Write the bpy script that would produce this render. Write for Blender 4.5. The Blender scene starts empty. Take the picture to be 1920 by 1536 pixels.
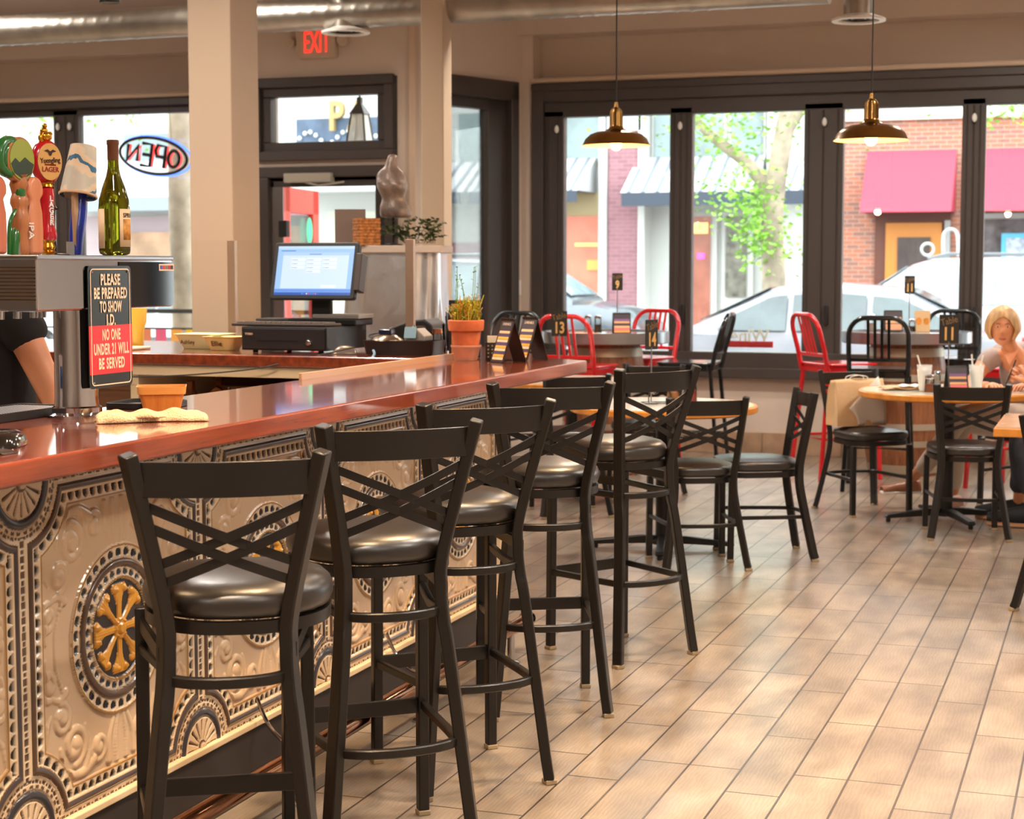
import bpy, math, random
import numpy as np
from mathutils import Vector, Matrix, Euler
sc = bpy.context.scene
COL = sc.collection
PI = math.pi
# ---------------------------------------------------------------- camera
cam_d = bpy.data.cameras.new('camera'); cam = bpy.data.objects.new('camera', cam_d); COL.objects.link(cam)
cam_d.sensor_width = 36; cam_d.sensor_fit = 'HORIZONTAL'; cam_d.lens = 60.26
cam_d.clip_start = 0.05; cam_d.clip_end = 300
cam.location = (0, 0, 1.47)
cam.rotation_euler = (math.radians(90 - 4.767), 0, math.radians(19.388))
cam_d.dof.use_dof = True; cam_d.dof.focus_distance = 4.6; cam_d.dof.aperture_fstop = 7.1
sc.camera = cam
# ---------------------------------------------------------------- world, view, lights
sc.view_settings.view_transform = 'Standard'; sc.view_settings.look = 'None'
sc.view_settings.gamma = 1; sc.view_settings.use_curve_mapping = False
sc.view_settings.exposure = 0.68
W = bpy.data.worlds.new('overcast_sky'); sc.world = W; W.use_nodes = True
bg = W.node_tree.nodes['Background']; bg.inputs[0].default_value = (0.93, 0.97, 1.0, 1); bg.inputs[1].default_value = 4.2
def lamp(name, kind, loc, energy, color, size=0.1, rot=(0, 0, 0), spot=None, blend=0.6):
    d = bpy.data.lights.new(name, kind); d.energy = energy; d.color = color
    if kind == 'AREA': d.size = size
    else: d.shadow_soft_size = size
    if spot: d.spot_size = math.radians(spot); d.spot_blend = blend
    o = bpy.data.objects.new(name, d); o.location = loc; o.rotation_euler = rot; COL.objects.link(o); return o
WARM = (1.0, 0.66, 0.36); NEUT = (1.0, 0.91, 0.81)
sun = lamp('sun', 'SUN', (0, 20, 20), 2.4, (1, .97, .92), 0.1, (math.radians(-38), math.radians(-22), 0)); sun.data.angle = math.radians(6)
# ceiling downlights added out of view as room fill; bar spotlights (housings below)
FILL_DOWN = [(-4.6, 3.2), (-1.0, 1.6), (1.4, 3.4), (0.9, 7.2), (-0.2, 5.0), (1.6, 10.4), (-5.8, 6.4), (-7.6, 9.6), (-2.8, 10.6), (-0.6, 11.4), (1.6, 0.2), (-2.2, -1.6), (-5.6, 9.3), (-8.8, 11.2), (-4.0, 6.3)]
for i, (x, y) in enumerate(FILL_DOWN):
    lamp('fill_downlight_lamp', 'SPOT', (x, y, 3.66), 215, NEUT, 0.16, (0, 0, 0), 168, 0.9)
BARSPOT = [(-1.55, 1.9), (-1.45, 3.3), (-1.5, 4.7), (-1.5, 6.2)]  # warm spots added above the view to light stools and bar front
for x, y in BARSPOT:
    lamp('bar_spot_lamp', 'SPOT', (x, y, 2.66), 120, WARM, 0.05, (0, math.radians(-9), 0), 105, 0.7)
for x, y in [(-2.95, 2.6), (-3.35, 5.28), (-3.4, 7.0)]:  # middle one is the visible bulb; the other two are added out of view
    lamp('bar_spot_lamp', 'SPOT', (x, y, 2.36 if y < 6.9 else 3.0), 42, WARM, 0.05, (0, 0, 0), 120, 0.7)

# ---------------------------------------------------------------- materials
def S(r, g, b):
    return tuple(((c / 255) / 12.92 if c / 255 <= .04045 else ((c / 255 + .055) / 1.055) ** 2.4) for c in (r, g, b))
MATS = {}
TINT = [1.0]
def mat(name, rgb, rough=.5, metal=0, spec=.5, emit=None, es=0, coat=0, noise=None, bump=None, alpha=None, trans=0, ior=1.45, sss=0):
    """noise=(scale, amount[, stretch xyz]) varies the base colour; bump=(scale, strength[, stretch])"""
    if name in MATS: return MATS[name]
    m = bpy.data.materials.new(name); m.use_nodes = True; nt = m.node_tree; b = nt.nodes['Principled BSDF']
    b.inputs['Base Color'].default_value = (*[q * TINT[0] for q in S(*rgb)], 1); b.inputs['Roughness'].default_value = rough
    b.inputs['Metallic'].default_value = metal; b.inputs['Specular IOR Level'].default_value = spec
    b.inputs['Coat Weight'].default_value = coat; b.inputs['Coat Roughness'].default_value = .08
    if trans: b.inputs['Transmission Weight'].default_value = trans; b.inputs['IOR'].default_value = ior
    if emit: b.inputs['Emission Color'].default_value = (*S(*emit), 1); b.inputs['Emission Strength'].default_value = es
    if alpha is not None: b.inputs['Alpha'].default_value = alpha
    if noise or bump:
        tc = nt.nodes.new('ShaderNodeTexCoord')
    if noise:
        mp = nt.nodes.new('ShaderNodeMapping'); nt.links.new(tc.outputs['Object'], mp.inputs[0])
        mp.inputs['Scale'].default_value = noise[2] if len(noise) > 2 else (1, 1, 1)
        n = nt.nodes.new('ShaderNodeTexNoise'); n.inputs['Scale'].default_value = noise[0]; n.inputs['Detail'].default_value = 5
        nt.links.new(mp.outputs[0], n.inputs['Vector'])
        r = nt.nodes.new('ShaderNodeValToRGB'); a = noise[1]; c = tuple(q * TINT[0] for q in S(*rgb))
        r.color_ramp.elements[0].position = .3; r.color_ramp.elements[1].position = .7
        r.color_ramp.elements[0].color = (*[x * (1 - a) for x in c], 1); r.color_ramp.elements[1].color = (*[min(1, x * (1 + a)) for x in c], 1)
        nt.links.new(n.outputs['Fac'], r.inputs[0]); nt.links.new(r.outputs[0], b.inputs['Base Color'])
    if bump:
        mp = nt.nodes.new('ShaderNodeMapping'); nt.links.new(tc.outputs['Object'], mp.inputs[0])
        mp.inputs['Scale'].default_value = bump[2] if len(bump) > 2 else (1, 1, 1)
        n = nt.nodes.new('ShaderNodeTexNoise'); n.inputs['Scale'].default_value = bump[0]; n.inputs['Detail'].default_value = 4
        nt.links.new(mp.outputs[0], n.inputs['Vector'])
        bp = nt.nodes.new('ShaderNodeBump'); bp.inputs['Strength'].default_value = bump[1]; bp.inputs['Distance'].default_value = .01
        nt.links.new(n.outputs['Fac'], bp.inputs['Height']); nt.links.new(bp.outputs[0], b.inputs['Normal'])
    MATS[name] = m; return m
def glassmat(name, tint=(1, 1, 1), refl=1.0, rough=.0):
    m = bpy.data.materials.new(name); m.use_nodes = True; nt = m.node_tree; nt.nodes.clear()
    o = nt.nodes.new('ShaderNodeOutputMaterial'); t = nt.nodes.new('ShaderNodeBsdfTransparent'); g = nt.nodes.new('ShaderNodeBsdfGlossy')
    t.inputs[0].default_value = (*tint, 1); g.inputs['Roughness'].default_value = rough
    f = nt.nodes.new('ShaderNodeFresnel'); f.inputs[0].default_value = 1.45
    mu = nt.nodes.new('ShaderNodeMath'); mu.operation = 'MULTIPLY'; mu.inputs[1].default_value = refl
    nt.links.new(f.outputs[0], mu.inputs[0])
    mx = nt.nodes.new('ShaderNodeMixShader'); nt.links.new(mu.outputs[0], mx.inputs[0]); nt.links.new(t.outputs[0], mx.inputs[1]); nt.links.new(g.outputs[0], mx.inputs[2])
    nt.links.new(mx.outputs[0], o.inputs[0]); MATS[name] = m; return m
PANE = glassmat('window_glass', (.97, 1, .985), .8)
THING = glassmat('clear_tumbler_glass', (.93, .95, .95), 1.3, .03)
FRAME = mat('bronze_window_frame', (66, 58, 54), .45, bump=(60, .05))
WALL = mat('greige_wall_paint', (208, 191, 176), .75, bump=(120, .05))
TRIMP = mat('greige_trim_paint', (205, 180, 156), .6)
CEIL = mat('ceiling_paint', (184, 168, 154), .85)
COLM = mat('column_paint', (182, 160, 136), .6, bump=(80, .04))
IRON = mat('black_powder_coated_steel', (21, 17, 14), .36, .0, .45, bump=(300, .06))
VINYL = mat('black_vinyl', (32, 27, 24), .34, 0, .8, bump=(14, .12))
VINYL2 = mat('black_vinyl_edge', (26, 23, 21), .45)
FOOT = mat('tan_plastic_glide', (150, 130, 100), .6)
RED = mat('red_gloss_paint', (206, 22, 30), .22, .1, .6, coat=.5)
BLK = mat('black_gloss_paint', (22, 26, 28), .18, .3, .6, coat=.5)
BLACK = mat('matte_black_plastic', (24, 22, 21), .5)
CHROME = mat('polished_steel', (200, 200, 205), .09, 1)
STEEL = mat('brushed_steel', (170, 172, 176), .28, 1)
BRASS = mat('aged_brass', (150, 112, 62), .24, 1, noise=(9, .3))
GOLD = mat('gold_plate', (214, 156, 52), .22, 1)
WHITE = mat('white_plastic', (235, 232, 226), .4)
CREAM = mat('cream_laminate', (224, 218, 196), .18, 0, .6, coat=.3)
OAK = mat('oak_edge', (206, 132, 50), .35, noise=(14, .2, (1, 1, .3)))
PAPER = mat('white_paper', (240, 236, 228), .7)
SKIN = mat('skin', (216, 146, 106), .5, noise=(20, .06))

# ---------------------------------------------------------------- mesh helpers
class MB:
    def __init__(s): s.v = []; s.f = []; s.mi = []
    def add(s, vs, fs, mi=0):
        b = len(s.v); s.v += [tuple(v) for v in vs]; s.f += [tuple(i + b for i in f) for f in fs]; s.mi += [mi] * len(fs); return s
    def box(s, x0, x1, y0, y1, z0, z1, mi=0, M=None):
        vs = [Vector((x, y, z)) for z in (z0, z1) for y in (y0, y1) for x in (x0, x1)]
        if M is not None: vs = [M @ v for v in vs]
        return s.add(vs, [(0, 2, 3, 1), (4, 5, 7, 6), (0, 1, 5, 4), (2, 6, 7, 3), (0, 4, 6, 2), (1, 3, 7, 5)], mi)
    def tube(s, pts, r=.01, n=10, prof=None, up=None, closed=False, caps=True, mi=0):
        pts = [Vector(p) for p in pts]; N = len(pts)
        rr = r if isinstance(r, (list, tuple)) else [r] * N
        base = prof or [(math.cos(2 * PI * k / n), math.sin(2 * PI * k / n)) for k in range(n)]
        n = len(base); vs = []; side = None
        for i, p in enumerate(pts):
            if closed: t = (pts[(i + 1) % N] - pts[i - 1])
            else: t = pts[min(i + 1, N - 1)] - pts[max(i - 1, 0)]
            t.normalize()
            if up is not None:
                sd = t.cross(Vector(up))
                if sd.length < 1e-4: sd = side or Vector((1, 0, 0))
                sd.normalize(); u = sd.cross(t)
            else:
                if side is None:
                    a = Vector((0, 0, 1)) if abs(t.z) < .9 else Vector((1, 0, 0)); sd = t.cross(a).normalized()
                else:
                    sd = (side - t * side.dot(t)).normalized()
                u = sd.cross(t)
            side = sd
            k = 1 if prof else rr[i]
            for a, b in base: vs.append(p + sd * a * k + u * b * k)
        fs = []
        for i in range(N if closed else N - 1):
            j = (i + 1) % N
            for k in range(n):
                l = (k + 1) % n; fs.append((i * n + k, i * n + l, j * n + l, j * n + k))
        if caps and not closed: fs += [tuple(range(n - 1, -1, -1)), tuple((N - 1) * n + k for k in range(n))]
        return s.add(vs, fs, mi)
    def lathe(s, prof, n=28, c=(0, 0, 0), M=None, mi=0, caps=True):
        vs = []; c = Vector(c)
        for r, z in prof:
            for k in range(n):
                v = Vector((r * math.cos(2 * PI * k / n), r * math.sin(2 * PI * k / n), z))
                if M is not None: v = M @ v
                vs.append(v + c)
        fs = [(i * n + k, i * n + (k + 1) % n, (i + 1) * n + (k + 1) % n, (i + 1) * n + k) for i in range(len(prof) - 1) for k in range(n)]
        if caps: fs += [tuple(range(n - 1, -1, -1)), tuple((len(prof) - 1) * n + k for k in range(n))]
        return s.add(vs, fs, mi)
    def prism(s, poly, z0, z1, M=None, mi=0):
        n = len(poly); vs = [Vector((x, y, z)) for z in (z0, z1) for x, y in poly]
        if M is not None: vs = [M @ v for v in vs]
        return s.add(vs, [tuple(range(n - 1, -1, -1)), tuple(range(n, 2 * n))] + [(k, (k + 1) % n, n + (k + 1) % n, n + k) for k in range(n)], mi)
    def ball(s, c, r, n=16, sc3=(1, 1, 1), mi=0, M=None):
        prof = [(max(1e-4, math.sin(PI * i / 10)), -math.cos(PI * i / 10)) for i in range(11)]
        MM = Matrix.Diagonal((r * sc3[0], r * sc3[1], r * sc3[2])); 
        if M is not None: MM = M.to_3x3() @ MM
        return s.lathe(prof, n, c, MM, mi)
    def grid(s, nx, ny, fn, mi=0, wrap=False):
        vs = [fn(i / (nx - 1), j / (ny - 1)) for j in range(ny) for i in range(nx)]
        fs = [(j * nx + i, j * nx + i + 1, (j + 1) * nx + i + 1, (j + 1) * nx + i) for j in range(ny - 1) for i in range(nx - 1)]
        return s.add(vs, fs, mi)
    def build(s, name, mats, parent=None, smooth=38, bev=0, seg=2, loc=None, sub=0, solid=0):
        me = bpy.data.meshes.new(name); me.from_pydata(s.v, [], s.f)
        if not isinstance(mats, (list, tuple)): mats = [mats]
        for m in mats: me.materials.append(m)
        if len(mats) > 1: me.polygons.foreach_set('material_index', s.mi)
        me.update()
        if smooth:
            me.shade_smooth()
            try: me.set_sharp_from_angle(angle=math.radians(smooth))
            except Exception: pass
        o = bpy.data.objects.new(name, me); COL.objects.link(o)
        if parent: o.parent = parent
        if loc: o.location = loc
        if solid:
            md = o.modifiers.new('solid', 'SOLIDIFY'); md.thickness = solid
        if bev:
            md = o.modifiers.new('bevel', 'BEVEL'); md.width = bev; md.segments = seg; md.limit_method = 'ANGLE'; md.angle_limit = math.radians(40)
        if sub:
            md = o.modifiers.new('sub', 'SUBSURF'); md.levels = sub; md.render_levels = sub
        return o
def tag(o, label=None, cat=None, group=None, kind=None):
    if label: o['label'] = label
    if cat: o['category'] = cat
    if group: o['group'] = group
    if kind: o['kind'] = kind
    return o
def thing(name, label, cat, loc=(0, 0, 0), rz=0, group=None, kind=None):
    o = bpy.data.objects.new(name, None); o.empty_display_size = .1; COL.objects.link(o)
    o.location = loc; o.rotation_euler = (0, 0, rz); return tag(o, label, cat, group, kind)
def struct(name, mb, m, label=None, cat=None, parent=None, **k):
    o = mb.build(name, m, parent, **k)
    if not parent: tag(o, label, cat, kind='structure')
    return o
def kids(o): return [c for c in COL.objects if c.parent == o]
def dup(root, loc, rz, label, group=None):
    def rec(o, p):
        c = o.copy(); COL.objects.link(c)
        if p: c.parent = p
        for k in kids(o): rec(k, c)
        return c
    r = rec(root, None); r.location = loc; r.rotation_euler = (0, 0, rz); r['label'] = label
    if group: r['group'] = group
    return r
FONT = bpy.data.fonts.load('<builtin>') if '<builtin>' in bpy.data.fonts else None
def textmesh(lines, size=.1, xs=1.0, off=0.0, ext=.001, gap=1.0, align='CENTER', bold=0, fit=None, track=1.0):
    """lettering as (verts, faces) in its own xy plane, xs squeezes it sideways"""
    cu = bpy.data.curves.new('t', 'FONT'); cu.body = '\n'.join(lines) if isinstance(lines, (list, tuple)) else lines
    cu.size = size; cu.extrude = ext; cu.offset = bold; cu.space_line = gap; cu.align_x = align; cu.align_y = 'CENTER'; cu.resolution_u = 3; cu.space_character = track
    o = bpy.data.objects.new('t', cu); COL.objects.link(o); bpy.context.view_layer.update()
    me = bpy.data.meshes.new_from_object(o.evaluated_get(bpy.context.evaluated_depsgraph_get()))
    if fit: xs = fit / max(1e-6, max(v.co.x for v in me.vertices) - min(v.co.x for v in me.vertices))
    vs = [Vector((v.co.x * xs, v.co.y, v.co.z)) for v in me.vertices]; fs = [tuple(p.vertices) for p in me.polygons]
    bpy.data.objects.remove(o); bpy.data.curves.remove(cu); bpy.data.meshes.remove(me)
    return vs, fs
def letters(name, lines, m, parent, M, **k):
    vs, fs = textmesh(lines, **k); mb = MB(); mb.add([M @ v for v in vs], fs); return mb.build(name, m, parent, smooth=0)
def facing_px(x, y, z): return Matrix(((0, 0, 1, x), (1, 0, 0, y), (0, 1, 0, z), (0, 0, 0, 1)))      # faces +X, reads along +Y
def facing_my(x, y, z, tilt=0):                                                                          # faces -Y, reads along +X
    return Matrix.Translation((x, y, z)) @ Matrix.Rotation(PI / 2 - tilt, 4, 'X')
def rrect(w, h, r, n=5):
    p = []
    for cx, cy, a0 in ((w / 2 - r, h / 2 - r, 0), (-w / 2 + r, h / 2 - r, 90), (-w / 2 + r, -h / 2 + r, 180), (w / 2 - r, -h / 2 + r, 270)):
        for k in range(n + 1):
            a = math.radians(a0 + 90 * k / n); p.append((cx + r * math.cos(a), cy + r * math.sin(a)))
    return p
def RECT(a, b): return [(-a / 2, -b / 2), (a / 2, -b / 2), (a / 2, b / 2), (-a / 2, b / 2)]
def smoothpath(P, n=6):
    """Catmull-Rom through the points"""
    P = [Vector(p) for p in P]; out = []
    for i in range(len(P) - 1):
        a, b, c, d = P[max(i - 1, 0)], P[i], P[i + 1], P[min(i + 2, len(P) - 1)]
        for k in range(n):
            t = k / n; out.append(.5 * ((2 * b) + (c - a) * t + (2 * a - 5 * b + 4 * c - d) * t * t + (3 * b - a - 3 * c + d) * t ** 3))
    out.append(P[-1]); return out
# ================================================================ THE SETTING
# floor: wood-look plank tiles running away from the bar end towards the windows
def floor_mat():
    m = bpy.data.materials.new('wood_look_plank_tile'); m.use_nodes = True; nt = m.node_tree; b = nt.nodes['Principled BSDF']; L = nt.links.new
    tc = nt.nodes.new('ShaderNodeTexCoord'); sx = nt.nodes.new('ShaderNodeSeparateXYZ'); L(tc.outputs['Object'], sx.inputs[0])
    ax = nt.nodes.new('ShaderNodeMath'); ax.operation = 'ADD'; ax.inputs[1].default_value = .845 + .155 * 40; L(sx.outputs['X'], ax.inputs[0])
    ay = nt.nodes.new('ShaderNodeMath'); ay.operation = 'ADD'; ay.inputs[1].default_value = 12.3; L(sx.outputs['Y'], ay.inputs[0])
    cb = nt.nodes.new('ShaderNodeCombineXYZ'); L(ay.outputs[0], cb.inputs['X']); L(ax.outputs[0], cb.inputs['Y'])
    br = nt.nodes.new('ShaderNodeTexBrick'); L(cb.outputs[0], br.inputs['Vector'])
    br.offset = .36; br.offset_frequency = 3; br.inputs['Scale'].default_value = 1; br.inputs['Brick Width'].default_value = .613; br.inputs['Row Height'].default_value = .155
    br.inputs['Mortar Size'].default_value = .0036; br.inputs['Mortar Smooth'].default_value = .3; br.inputs['Bias'].default_value = 0
    br.inputs['Color1'].default_value = (.0, .0, .0, 1); br.inputs['Color2'].default_value = (1, 1, 1, 1); br.inputs['Mortar'].default_value = (.5, .5, .5, 1)
    n1 = nt.nodes.new('ShaderNodeTexNoise'); n1.inputs['Scale'].default_value = 4.5; n1.inputs['Detail'].default_value = 3
    mp = nt.nodes.new('ShaderNodeMapping'); mp.inputs['Scale'].default_value = (1.6, .7, 1); L(tc.outputs['Object'], mp.inputs[0]); L(mp.outputs[0], n1.inputs['Vector'])
    r1 = nt.nodes.new('ShaderNodeValToRGB'); e = r1.color_ramp.elements; e[0].position = .35; e[1].position = .66
    e[0].color = (*S(140, 125, 110), 1); e[1].color = (*S(180, 162, 141), 1); L(n1.outputs['Fac'], r1.inputs[0])
    # fine wavy wood grain
    wv = nt.nodes.new('ShaderNodeTexWave'); wv.wave_type = 'BANDS'; wv.bands_direction = 'X'; wv.inputs['Scale'].default_value = 26; wv.inputs['Distortion'].default_value = 9; wv.inputs['Detail'].default_value = 3; wv.inputs['Detail Scale'].default_value = 1.2
    mp2 = nt.nodes.new('ShaderNodeMapping'); mp2.inputs['Scale'].default_value = (1, .28, 1); L(tc.outputs['Object'], mp2.inputs[0]); L(mp2.outputs[0], wv.inputs['Vector'])
    mx = nt.nodes.new('ShaderNodeMix'); mx.data_type = 'RGBA'; mx.blend_type = 'MULTIPLY'; mx.inputs[0].default_value = .24
    L(r1.outputs[0], mx.inputs[6]); L(br.outputs['Color'], mx.inputs[7])
    mx2 = nt.nodes.new('ShaderNodeMix'); mx2.data_type = 'RGBA'; mx2.blend_type = 'MULTIPLY'; mx2.inputs[0].default_value = .14
    L(mx.outputs[2], mx2.inputs[6]); L(wv.outputs['Color'], mx2.inputs[7])
    mx3 = nt.nodes.new('ShaderNodeMix'); mx3.data_type = 'RGBA'; L(br.outputs['Fac'], mx3.inputs[0]); L(mx2.outputs[2], mx3.inputs[6]); mx3.inputs[7].default_value = (*S(50, 38, 32), 1)
    L(mx3.outputs[2], b.inputs['Base Color'])
    b.inputs['Roughness'].default_value = .3; b.inputs['Specular IOR Level'].default_value = .5
    b.inputs['Coat Weight'].default_value = 1.0; b.inputs['Coat Roughness'].default_value = .24
    bp = nt.nodes.new('ShaderNodeBump'); bp.inputs['Strength'].default_value = .045; bp.inputs['Distance'].default_value = .004; L(wv.outputs['Fac'], bp.inputs['Height'])
    bp2 = nt.nodes.new('ShaderNodeBump'); bp2.invert = True; bp2.inputs['Strength'].default_value = .5; bp2.inputs['Distance'].default_value = .003; L(br.outputs['Fac'], bp2.inputs['Height']); L(bp.outputs[0], bp2.inputs['Normal'])
    L(bp2.outputs[0], b.inputs['Normal']); L(bp2.outputs[0], b.inputs['Coat Normal'])
    rn = nt.nodes.new('ShaderNodeMapRange'); rn.inputs['To Min'].default_value = .34; rn.inputs['To Max'].default_value = .48; L(n1.outputs['Fac'], rn.inputs[0]); L(rn.outputs[0], b.inputs['Roughness'])
    return m
struct('floor', MB().box(-11, 3.6, -4, 13.32, -.15, 0), floor_mat(), 'wood look plank tile floor of the restaurant', 'floor', smooth=0)
struct('ceiling', MB().box(-11, 3.6, -4, 13.6, 3.72, 3.9), CEIL, 'taupe painted restaurant ceiling', 'ceiling', smooth=0)
struct('wall_left', MB().box(-11.2, -11, -4, 13.6, 0, 3.72), WALL, 'greige side wall beyond the bar', 'wall', smooth=0)
struct('wall_right', MB().box(3.6, 3.8, -4, 13.6, 0, 3.72), WALL, 'greige side wall opposite the bar', 'wall', smooth=0)
w = MB(); w.box(-11, 3.6, -4.2, -4, 0, 3.72)
struct('wall_back', w, WALL, 'greige back wall of the dining room', 'wall', smooth=0)

# far wall (front plane y=13.3) : wall around two big glazed openings, shallow recess above each
def farwall(name, x0, x1, xo0, xo1, label):
    w = MB()
    w.box(xo0, xo1, 13.3, 13.6, 0, .60)
    w.box(x0, xo0, 13.3, 13.6, 0, 3.33); w.box(xo1, x1, 13.3, 13.6, 0, 3.33)
    w.box(xo0, xo1, 13.53, 13.7, 2.92, 3.33)
    w.box(x0, x1, 13.26, 13.6, 3.33, 3.72)
    return struct(name, w, WALL, label, 'wall', smooth=0)
farwall('wall_front', -4.66, 3.6, -4.5, 3.3, 'greige wall around the big folding windows')
farwall('wall_street', -11, -7.15, -10.9, -7.3, 'greige wall around the windows behind the taps')
TILEB = mat('brown_base_tile', (168, 138, 112), .4, noise=(8, .2))
b = MB()
for i in range(26):
    x = -4.45 + i * .31
    if x > 3.3: break
    b.box(x, x + .304, 13.285, 13.3, 0, .17)
struct('baseboard_front', b, TILEB, 'brown tile baseboard under the folding windows', 'baseboard', bev=.003)
struct('trim_1', MB().box(-4.52, 3.3, 13.27, 13.54, 2.94, 2.985), TRIMP, 'pale ledge above the folding windows', 'trim', bev=.012)
struct('trim_2', MB().box(-10.9, -7.3, 13.27, 13.54, 2.94, 2.985), TRIMP, 'pale ledge above the windows behind the taps', 'trim', bev=.012)

def window(name, x0, x1, panes, label, zb=.60, zt=2.935, gb=.80, gt=2.67, latches=()):
    """dark frame with its panes as sub meshes; y=13.3 is the room face"""
    r = thing(name, label, 'window', (0, 0, 0)); r['kind'] = 'structure'
    f = MB()
    f.box(x0, x1, 13.26, 13.46, gt + .12, zt); f.box(x0, x1, 13.24, 13.27, zt - .06, zt - .0)          # head
    f.box(x0, x1, 13.30, 13.42, gt, gt + .13)
    f.box(x0, x1, 13.26, 13.46, .67, gb); f.box(x0, x1, 13.2, 13.46, zb, .68)                           # sill
    f.box(x0, x0 + .1, 13.25, 13.46, .66, zt); f.box(x1 - .1, x1, 13.25, 13.46, .66, zt)
    edges = [x0] + [q for p in panes for q in p] + [x1]
    for k in range(0, len(edges), 2):
        a, c = edges[k], edges[k + 1]
        f.box(a, c, 13.30, 13.40, gb - .02, gt + .05)
        if c - a > .15:
            for q in (a + .03, (a + c) / 2 - .006, c - .045):
                f.box(q, q + .012, 13.288, 13.30, gb, gt)
    f.build('window_frame', FRAME, r, smooth=0, bev=.006, seg=1)
    for a, c in panes:
        MB().box(a, c, 13.345, 13.353, gb, gt).build('pane', PANE, r, smooth=0)
    for x in latches:
        MB().lathe([(.004, -.03), (.016, -.018), (.019, 0), (.016, .02), (.004, .035)], 12, (x, 13.27, gt - .10)).build('latch', WHITE, r)
    for x in latches[1:]:
        MB().box(x + .02, x + .045, 13.265, 13.29, 1.02, 1.17).build('pull_handle', BLACK, r, bev=.004)
    return r
window('window_1', -4.5, 3.3, [(-4.24, -3.36), (-3.18, -2.30), (-2.0, -1.12), (-.95, -.07), (.23, 1.11), (1.29, 2.17), (2.47, 3.15)],
       'bank of tall dark framed folding windows facing the street', latches=(-4.29, -3.27, -2.14, -1.03, .08))
window('window_2', -10.9, -7.3, [(-10.85, -9.95), (-9.93 + .1, -9.05), (-8.79, -7.45)], 'dark framed window pair behind the beer taps', gt=2.815, latches=(-8.98, -8.86))
# entrance bay: front wall with door and transom, two splayed sides
BY = 12.15
w = MB()
w.box(-6.75, -6.3, BY, BY + .18, 0, 3.72); w.box(-5.2, -5.06, BY, BY + .18, 0, 3.72)
w.box(-6.3, -5.2, BY, BY + .18, 2.24, 2.30); w.box(-6.3, -5.2, BY, BY + .18, 2.92, 3.72)
struct('wall_entry', w, WALL, 'greige wall of the entrance bay above the door', 'wall', smooth=0)
def splay(name, a, c, t0, t1, label, hole=True):
    a = Vector((*a, 0)); c = Vector((*c, 0)); d = (c - a); L = d.length; ang = math.atan2(d.y, d.x)
    M = Matrix.Translation(a) @ Matrix.Rotation(ang, 4, 'Z'); w = MB()
    w.box(0, t0, -.0, .16, 0, 3.72, M=M); w.box(t1, L, 0, .16, 0, 3.72, M=M); w.box(t0, t1, 0, .16, 0, .6, M=M); w.box(t0, t1, 0, .16, 2.93, 3.72, M=M)
    struct(name, w, WALL, label, 'wall', smooth=0); return M, L
Mx, L1 = splay('wall_splay', (-5.06, BY + .0), (-4.60, 13.3), .22, 1.16, 'greige splayed wall with a narrow window beside the door')
Mx2, L2 = splay('wall_splay_far', (-7.2, 13.3), (-6.75, BY), .1, 1.1, 'greige splayed wall on the tap side of the door')
def splaywin(name, M, t0, t1, label):
    r = thing(name, label, 'window', (0, 0, 0)); r['kind'] = 'structure'; f = MB()
    f.box(t0, t1, -.05, .12, 2.80, 2.95, M=M); f.box(t0, t1, -.05, .12, .6, .78, M=M)
    f.box(t0, t0 + .09, -.05, .12, .6, 2.93, M=M); f.box(t1 - .09, t1, -.05, .12, .6, 2.93, M=M)
    f.box(t1 - .3, t1 - .08, .02, .12, .7, 2.85, M=M); f.box(t0 + .05, t0 + .2, .02, .12, .7, 2.85, M=M); f.box(t0, t1, .02, .12, 2.72, 2.86, M=M)
    f.build('window_frame', FRAME, r, smooth=0, bev=.006, seg=1)
    MB().box(t0 + .15, t1 - .25, .06, .068, .78, 2.75, M=M).build('pane', PANE, r, smooth=0)
splaywin('window_3', Mx, .22, 1.16, 'narrow dark framed window between the door and the folding windows')
splaywin('window_4', Mx2, .1, 1.1, 'narrow dark framed window on the tap side of the door')
struct('trim_3', MB().box(-5.10, -5.04, BY - .03, BY + .12, 0, 3.72), TRIMP, 'pale corner post of the entrance bay', 'trim', bev=.008)
# transom window with outside view, door 1
r = thing('window_5', 'dark framed transom window above the entrance door', 'window'); r['kind'] = 'structure'; f = MB()
def ring(f, x0, x1, z0, z1, t, y0, y1):
    f.box(x0, x1, y0, y1, z1 - t, z1); f.box(x0, x1, y0, y1, z0, z0 + t); f.box(x0, x0 + t, y0, y1, z0 + t, z1 - t); f.box(x1 - t, x1, y0, y1, z0 + t, z1 - t)
ring(f, -6.42, -5.22, 2.29, 2.93, .075, BY - .05, BY + .12); ring(f, -6.35, -5.29, 2.36, 2.86, .075, BY - .01, BY + .1)
f.build('window_frame', FRAME, r, smooth=0, bev=.008)
MB().box(-6.28, -5.36, BY + .04, BY + .048, 2.43, 2.79).build('pane', PANE, r, smooth=0)
r = thing('door_1', 'dark framed glass entrance door with a pale closer arm', 'door'); r['kind'] = 'structure'; f = MB()
f.box(-6.42, -5.2, BY - .05, BY + .1, 2.16, 2.245); f.box(-6.42, -6.28, BY - .05, BY + .1, 0, 2.16); f.box(-5.30, -5.2, BY - .05, BY + .1, 0, 2.16)
f.build('door_frame', FRAME, r, smooth=0, bev=.008)
f = MB(); ring(f, -6.28, -5.30, .02, 2.16, .03, BY, BY + .05); f.box(-5.39, -5.30, BY, BY + .05, .02, 2.16); f.box(-6.28, -5.30, BY, BY + .05, 2.09, 2.16); f.box(-6.28, -5.30, BY, BY + .05, .02, .25)
f.build('door_leaf', FRAME, r, smooth=0, bev=.005)
MB().box(-6.28, -6.17, BY - .012, BY + .0, .02, 2.09).build('hinge_stile', STEEL, r, smooth=0)
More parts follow.
